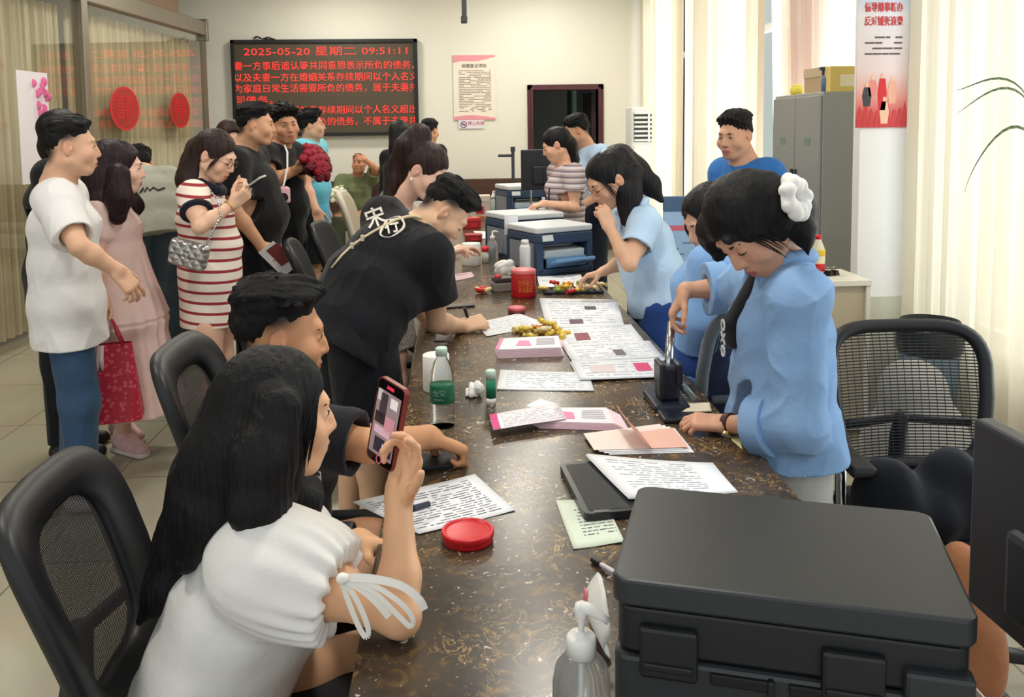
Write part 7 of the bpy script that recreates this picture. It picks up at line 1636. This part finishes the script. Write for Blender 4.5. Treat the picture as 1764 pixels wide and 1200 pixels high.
def bouquet(name, c, label, col, col2, n, R, wrapm, axis, stem=.18, seed=1):
    rnd = random.Random(seed); o = empty(name, c, 0, label, 'flowers'); ax = nz(axis); a1 = nz(np.cross(ax, V(.3, .9, .2))); a2 = np.cross(ax, a1); rings = []
    for k in range(n):
        a = k*2.39996; r = R*math.sqrt((k+.5)/n); p = ax*(stem+R*.5*math.sqrt(max(1-(r/R)**2, 0)))+a1*r*math.cos(a)+a2*r*math.sin(a)
        q = Vector((0, 0, 1)).rotation_difference(Vector(nz(p-ax*stem*.3))).to_matrix(); m = MB(); rr = R*.27
        m.ell(tuple(p), (rr, rr, rr*.7), q, 10)
        for j in range(5): b = j*1.2566+k; d = q @ Vector((math.cos(b)*rr*.6, math.sin(b)*rr*.6, rr*.1)); m.ell(tuple(Vector(p)+d), (rr*.55, rr*.3, rr*.6), q @ Matrix.Rotation(b+1.57, 3, 'Z'), 8)
        m.build('blossom', mat(*((col if rnd.random() < .7 else col2))), o)
    m = MB(); q = Vector((0, 0, 1)).rotation_difference(Vector(ax)).to_matrix(); m.lathe([(.012, -.02), (R*.35, stem*.4), (R*.95, stem*.95), (R*.92, stem*.97), (R*.3, stem*.4), (.008, -.015)], rot=q, n=24); m.build('wrapping', wrapm, o)
    MB().cyl(tuple(-ax*.1), tuple(ax*.05), .012).build('stems', mat('stem_green', srgb(70, 100, 60), .6), o); return o
rose = ('rose_red', srgb(142, 14, 38), .6); rose2 = ('rose_dark', srgb(104, 8, 28), .6)
bouquet('gift_bouquet', PZ(868, 398, CT)+V(0, 0, .03), 'red and green wrapped bouquet lying beside the far printers', rose, ('petal_pink', srgb(222, 120, 130), .6), 10, .07, mat('wrap_green', srgb(120, 136, 100), .5), V(.5, .2, .25), .14)
# ---------------------------------------------------------------- steel hand press
c_ = PZ(1152, 700, CT); hp = empty('seal_press', c_, 0, 'black hand seal press with an upright silver lever', 'press'); hpk = mat('press_black', srgb(26, 30, 42), .35)
MB().b2(-.055, .05, -.06, .11, 0, .022, .008).build('base', hpk, hp); MB().b2(-.03, .03, -.02, .06, .02, .125, .01).b2(-.034, -.016, -.035, .05, .07, .135, .006).b2(.016, .034, -.035, .05, .07, .135, .006).build('body', hpk, hp); MB().b2(-.05, .045, -.15, -.055, 0, .014, .005).build('lower_die', hpk, hp)
MB().tube([(.034, .02, .07), (.05, .0, .05), (.075, -.01, .022)], [.012, .012, .01], 8).build('side_spring', mat('press_grey', srgb(110, 122, 122), .4, .5), hp)
tp_ = P(1157, 556, 2.62)-np.array(hp.location); MB().tube([(0, .01, .105), tuple(np.array([0, .01, .105])*.5+tp_*.5), tuple(tp_)], .0125, 12).build('lever', chrome, hp); MB().ell((0, .01, .11), (.014, .014, .014)).build('pivot', chrome, hp)
# ---------------------------------------------------------------- held things
PW = PEO['woman_phone']; PH = np.array(PW.J['wr'])+PW.o
wv, hv, nv = PW.phone
pc_ = P(664, 730, 1.50); Rp = Matrix(((wv[0], hv[0], nv[0]), (wv[1], hv[1], nv[1]), (wv[2], hv[2], nv[2])))
ph = empty('phone', pc_, 0, 'phone in a red brown case filming the counter, held up by the seated woman', 'phone'); M4 = Matrix.Rotation(0, 4, 'Z') @ Rp.to_4x4()
def on_phone(name, w, h, z0, z1, r, m, parent, cx=0, cy=0):
    g = MB(); g.prism([(x+cx, y+cy) for x, y in rrect(w/2, h/2, r)], z0, z1, M4); return g.build(name, m, parent)
on_phone('case', .077, .154, -.010, .0, .011, mat('case_red', srgb(126, 52, 44), .4), ph); on_phone('glass', .072, .149, 0, .0012, .009, mat('phone_glass', srgb(14, 13, 15), .08), ph)
scr = on_phone('screen', .066, .118, .0012, .0015, .002, mat('phone_screen', srgb(150, 128, 130), .2, emit=srgb(150, 128, 130), estr=.25), ph, 0, -.002)
def bits(cx, cy, w, h, col, nm='screen_picture'):
    g = MB(); g.prism([(cx-w/2, cy-h/2), (cx+w/2, cy-h/2), (cx+w/2, cy+h/2), (cx-w/2, cy+h/2)], .0016, .0018, M4); c = srgb(*col); return g.build(nm, mat('scr_%d_%d_%d' % col, c, .3, emit=c, estr=.25), scr)
bits(-.012, .03, .02, .045, (60, 54, 60)); bits(-.016, .006, .028, .02, (40, 36, 42)); bits(.012, .0, .026, .03, (206, 140, 150)); bits(-.004, -.016, .045, .014, (214, 176, 190)); bits(.004, -.042, .05, .026, (44, 40, 58)); bits(.006, -.046, .008, .02, (206, 214, 224)); bits(.022, -.034, .008, .014, (206, 214, 224)); bits(.016, .042, .02, .018, (226, 220, 216)); bits(-.025, .046, .012, .02, (206, 196, 190))
bits(0, .0655, .02, .006, (230, 50, 80), 'record_badge')
g = MB(); g.tube([M4 @ Vector((-.0+.007*math.cos(a), -.0665+.007*math.sin(a), .0016)) for a in np.linspace(0, 6.28, 20)[:-1]], .0012, 6, True); g.build('record_button', mat('record_red', srgb(226, 120, 130), .4), ph)
hl = np.array(PW.J['wl'])+PW.o
pen('marker_pen', P(668, 888, 1.71), P(738, 868, 1.80), 'dark blue marker held by the seated woman', mat('pen_navy', srgb(28, 32, 56), .35), r=.0055)
pen('writing_pen', P(812, 566, 3.52), P(800, 530, 3.50), 'black pen in the hand of the leaning man', mat('pen_black', srgb(28, 26, 32), .3), r=.0055)
# booklet under the press in the denim woman's hand
q = P(1172, 706, 2.42); bk = empty('cream_booklet', q, 0, 'cream booklet being held into the seal press', 'booklet')
def bl(px, py, Y): return P(px, py, Y)-q
g = MB(); g.grid(lambda u, v: tuple((bl(1112, 706, 2.5)*(1-u)+bl(1222, 692, 2.44)*u)*(1-v)+(bl(1110, 722, 2.40)*(1-u)+bl(1226, 706, 2.36)*u)*v+V(0, 0, .006*math.sin(u*4))), 14, 6); o_ = g.build('open_page', mat('page_ivory', srgb(226, 212, 188), .6), bk, True, fix=False); o_.modifiers.new('solidify', 'SOLIDIFY').thickness = .003
g = MB(); g.grid(lambda u, v: tuple((bl(1126, 705, 2.47)*(1-u)+bl(1146, 703, 2.46)*u)*(1-v)+(bl(1126, 715, 2.43)*(1-u)+bl(1148, 713, 2.42)*u)*v+V(0, 0, .009)), 3, 3); g.build('photo_print', mat('photo_grey', srgb(150, 150, 156), .5), bk, fix=False)
# striped woman's phone and silver bag
def slab_at(name, c, xdir, ydir, w, h, t, label, cat, m1, m2, r=.008):
    o = empty(name, c, 0, label, cat); Mx = frameM((0, 0, 0), xdir, ydir); MB().prism(rrect(w/2, h/2, r), -t/2, t/2, Mx).build('case', m1, o); MB().prism(rrect(w/2-.004, h/2-.004, r*.7), t/2, t/2+.0008, Mx).build('screen', m2, o); return o
glassm = MATS['phone_glass']
slab_at('phone', P(432, 319, 4.16), (.2, .95, .1), (.75, -.15, .5), .075, .155, .009, 'slim phone held by the woman in the striped dress', 'phone', mat('silver', srgb(200, 198, 190), .25, 1), glassm)
silver = mat('silver_leather', srgb(176, 176, 174), .28, .75)
N, L, b = nodes(silver); tc = N.new('ShaderNodeTexCoord'); mp = N.new('ShaderNodeMapping'); mp.inputs['Rotation'].default_value = (0, .785, 0); L(tc.outputs['Object'], mp.inputs['Vector']); ck = N.new('ShaderNodeTexWave'); ck.wave_type = 'BANDS'; ck.bands_direction = 'X'; ck.inputs['Scale'].default_value = 9; L(mp.outputs[0], ck.inputs[0]); ck2 = N.new('ShaderNodeTexWave'); ck2.bands_direction = 'Z'; ck2.inputs['Scale'].default_value = 9; L(mp.outputs[0], ck2.inputs[0]); mn = N.new('ShaderNodeMath'); mn.operation = 'MINIMUM'; L(ck.outputs['Fac'], mn.inputs[0]); L(ck2.outputs['Fac'], mn.inputs[1]); bpn = N.new('ShaderNodeBump'); bpn.inputs['Strength'].default_value = .8; bpn.inputs['Distance'].default_value = .01; L(mn.outputs[0], bpn.inputs['Height']); L(bpn.outputs[0], b.inputs['Normal'])
q = P(326, 438, 4.02); hb_ = empty('shoulder_bag', q, -.2, 'small quilted silver shoulder bag on a chain across the striped dress', 'bag'); hb_.rotation_euler = (0, .28, -.15)
MB().box((0, 0, 0), (.17, .07, .12), bev=.02, seg=4).build('body', silver, hb_); MB().box((0, -.01, .025), (.174, .062, .075), bev=.016, seg=3).build('flap', silver, hb_); MB().tube([(.012*math.cos(a), -.046, .0+.012*math.sin(a)) for a in np.linspace(0, 6.28, 16)[:-1]], .003, 6, True).build('clasp', chrome, hb_)
bpy.context.view_layer.update(); inv = hb_.matrix_world.inverted()
chain = [inv @ Vector(P(*p)) for p in ((352, 428, 4.0), (366, 400, 3.98), (380, 372, 4.0), (376, 345, 4.1), (356, 322, 4.22))]; g = MB()
for i in range(len(chain)-1):
    for t in np.linspace(0, 1, 7)[:-1]: p = chain[i].lerp(chain[i+1], t); g.ell(tuple(p), (.006, .004, .006), n=6)
g.tube(chain, .0025, 6); g.build('chain', chrome, hb_)
# red tote bag of the woman in pink
q = P(194, 640, 3.95); tb_ = empty('tote_bag', q, .25, 'red patterned tote bag hanging from the hand of the woman in pink', 'bag')
tred = mat('tote_red', srgb(182, 34, 58), .5); N, L, b = nodes(tred); tc = N.new('ShaderNodeTexCoord'); br = N.new('ShaderNodeTexVoronoi'); br.inputs['Scale'].default_value = 46; L(tc.outputs['Object'], br.inputs['Vector']); cr = N.new('ShaderNodeValToRGB'); cr.color_ramp.elements[0].color = srgb(206, 84, 100); cr.color_ramp.elements[0].position = .25; cr.color_ramp.elements[1].color = srgb(172, 26, 50); cr.color_ramp.elements[1].position = .45; L(br.outputs['Distance'], cr.inputs[0]); L(cr.outputs[0], b.inputs['Base Color'])
def bagp(u, v):   # outline loop u 0..1, height v
    w, d = .085+.035*(1-v), .05+.045*(1-v)*1.0-.03*v
    a = 2*math.pi*u; return (w*math.copysign(abs(math.cos(a))**.35, math.cos(a)), d*math.copysign(abs(math.sin(a))**.35, math.sin(a)), -.21+.34*v)
g = MB(); rings = [[g.bm.verts.new(bagp(k/40, v)) for k in range(40)] for v in np.linspace(0, 1, 9)]
for A, B in zip(rings[:-1], rings[1:]):
    for k in range(40): g.bm.faces.new((A[k], A[(k+1) % 40], B[(k+1) % 40], B[k]))
g.bm.faces.new(rings[0]); bo = g.build('body', tred, tb_)
hz = P(186, 535, 4.03)-q; hr_ = [hz[0]*math.cos(-.25)-hz[1]*math.sin(-.25), hz[0]*math.sin(-.25)+hz[1]*math.cos(-.25), hz[2]]
for sy in (-1, 1): MB().tube([(-.05, sy*.022, .12), (-.03, sy*.02, .18), (hr_[0]*.9, hr_[1]*.9+sy*.004, hr_[2]), (.03, sy*.02, .18), (.05, sy*.022, .12)], .006, 8).build('handle', mat('tote_handle', srgb(176, 36, 60), .5), tb_)
for k in range(3): MB().tube([(-.06+.012*k, -.03, .13), (-.07+.014*k, -.045, .07), (-.075+.02*k, -.045, .02)], [.01, .014, .006], 8).build('scarf_end', mat('scarf_white', srgb(222, 200, 204), .7), tb_)
# stout man's folded paper, flower man's roses and camera, officer's flowers
q = P(478, 443, 4.70); o = empty('folded_document', q, 0, 'folded paper and red booklet in the stout man\'s lowered hand', 'booklet'); Mx = frameM((0, 0, 0), (.5, .2, -.55), (.6, 0, .5)); MB().prism([(-.09, -.05), (.1, -.06), (.11, .05), (-.08, .05)], -.002, .002, Mx).build('sheet', paper_m, o); MB().prism([(-.07, -.01), (.05, -.02), (.06, .05), (-.06, .06)], .003, .008, Mx).build('booklet_cover', mat('booklet_brown', srgb(120, 52, 50), .5), o)
bouquet('rose_bouquet', P(515, 296, 5.34), 'round bunch of dark red roses held in front of the blue jersey', rose, rose2, 26, .115, mat('wrap_dark', srgb(60, 30, 34), .5), V(.55, -.25, .28), .12, 3)
bouquet('white_bouquet', P(594, 352, 9.95), 'white and green flowers in the seated officer\'s hand', ('petal_white', srgb(226, 226, 206), .6), ('petal_lime', srgb(170, 186, 120), .6), 12, .11, mat('wrap_clear', srgb(200, 204, 190), .3), V(-.3, -.4, .6), .16, 4)
q = P(487, 336, 5.12); ic = empty('instant_camera', q, .3, 'pink instant camera hanging on a white strap', 'camera'); pkc = mat('camera_pink', srgb(224, 180, 186), .4)
MB().box((0, 0, 0), (.085, .05, .1), bev=.018, seg=4).build('body', pkc, ic); MB().cyl((0, -.02, -.01), (0, -.05, -.01), .026).build('lens', mat('lens_dark', srgb(60, 36, 44), .2), ic); MB().cyl((0, -.02, -.01), (0, -.043, -.01), .033).build('lens_ring', mat('camera_light', srgb(238, 214, 216), .4), ic)
def icl(*p): v = P(*p)-q; return (v[0]*math.cos(-.3)-v[1]*math.sin(-.3), v[0]*math.sin(-.3)+v[1]*math.cos(-.3), v[2])
MB().tube([(0, 0, .05), icl(489, 318, 5.14), icl(495, 290, 5.2), icl(495, 262, 5.3), icl(490, 250, 5.40)], .006, 6).build('strap', mat('strap_white', srgb(226, 222, 220), .6), ic)
# sling strap and back print of the leaning man
PL, PLS = PEO['man_leaning']; lb = PL.o
def onto(px, py, Yg=3.25):
    """first point of the leaning man's tee along a sight line, in his own frame"""
    d = ray(px, py); d = d/d[1]; ys = np.linspace(2.7, 3.9, 400); pts = CAMP+d*ys[:, None]-lb; D = np.full(len(ys), 9.0)
    for fn, k, op in PLS.p: D = comb(D, fn(pts), k, op)
    for c in PLS.clips: D = np.maximum(D, c(pts))
    j = np.where(D < .006)[0]; return pts[j[0]] if len(j) else CAMP+d*Yg-lb
off = V(-.10, -.9, .35)*.008
sl = empty('sling_strap', lb, 0, 'thin cream sling strap across the back of the leaning man', 'strap'); sm_ = mat('strap_cream', srgb(206, 190, 152), .6)
ps = [onto(*p)+off for p in ((572, 462), (590, 440), (607, 424), (625, 411), (645, 399), (665, 388), (684, 379), (702, 374), (716, 373), (727, 377))]
MB().tube(ps, [.004, .0045, .005, .005, .005, .0055, .006, .0065, .0065, .006], 8).build('webbing', sm_, sl); MB().box(tuple(ps[2]), (.014, .012, .024), bev=.003).box(tuple(ps[3]), (.014, .012, .024), bev=.003).build('buckle', mat('buckle_cream', srgb(190, 178, 150), .4), sl)
pw_ = mat('print_white', srgb(214, 208, 196), .8)
def on_back(o, lift=.009):
    me = o.data
    for v in me.vertices:
        px, py = v.co.x, v.co.y; v.co = Vector(onto(px, py)+off*lift/.008*(1+v.co.z))
def back_text(t, cx, cy, size, ang, sx=1.0):
    # lettering shaped in picture units, then laid on the cloth
    o = text_mesh('back_print', t, size, pw_, PL.root, Matrix.Translation((cx, cy, 0)) @ Matrix.Rotation(ang, 4, 'Z') @ Matrix.Diagonal((sx, -1, 1, 1)), 0, 'CENTER', offset=.6); on_back(o); return o
back_text('宋', 648, 377, 36, -.35); back_text('行', 676, 391, 26, -.2)
g = MB(); n = 30; pts = []
for k in range(n):
    a = 2*math.pi*k/n; pts.append((676+22*math.cos(a)*(.9+.1*math.sin(3*a)), 391+16*math.sin(a)-.35*22*math.cos(a)))
g.tube([tuple(onto(*p)+off*.4) for p in pts], [.0035+.002*math.sin(k*.5) for k in range(n)], 6, True); g.build('back_print', pw_, PL.root)
# scribble print on the bent person's tee
PB = PEO['man_bent']
def onto_b(px, py):
    d = ray(px, py); d = d/d[1]; ys = np.linspace(5.3, 6.7, 300); pts = CAMP+d*ys[:, None]-PB.o; D = np.full(len(ys), 9.0)
    for fn, k, op in PB.tS.p: D = comb(D, fn(pts), k, op)
    j = np.where(D < .01)[0]; return pts[j[0]] if len(j) else CAMP+d*6-PB.o
MB().tube([tuple(onto_b(*p)) for p in ((241, 332), (247, 323), (249, 330), (254, 322), (258, 328), (264, 322), (272, 327), (284, 323))], .006, 6).build('scribble_print', mat('ink_dark', srgb(60, 48, 50), .7), PB.root)
# seated man's cow spotted bag
q = P(517, 856, 1.98); o = empty('spotted_bag', q, .2, 'white bag with black cow spots on the lap of the seated man', 'bag'); cow = mat('cow_print', srgb(230, 228, 224), .7); N, L, b = nodes(cow); tc = N.new('ShaderNodeTexCoord'); n_ = N.new('ShaderNodeTexNoise'); n_.inputs['Scale'].default_value = 16; n_.inputs['Detail'].default_value = 0; L(tc.outputs['Object'], n_.inputs['Vector']); cr = N.new('ShaderNodeValToRGB'); cr.color_ramp.interpolation = 'CONSTANT'; cr.color_ramp.elements[0].color = srgb(22, 22, 26); cr.color_ramp.elements[1].color = srgb(230, 228, 224); cr.color_ramp.elements[1].position = .48; L(n_.outputs['Fac'], cr.inputs[0]); L(cr.outputs[0], b.inputs['Base Color'])
S = Sdf(); S.box(V(0, 0, 0), V(.05, .06, .08), None, .025); S.disp = lambda p: .005*snoise(p, V(30, 30, 20), 2); build_sdf(S, 'pouch', cow, o, .005, V(-.12, -.12, -.14), V(.12, .12, .14)); MB().tube([(-.03, 0, .075), (-.02, 0, .11), (.02, 0, .11), (.03, 0, .075)], .006, 6).build('handle', mat('wallet_black', srgb(26, 27, 34), .4), o)
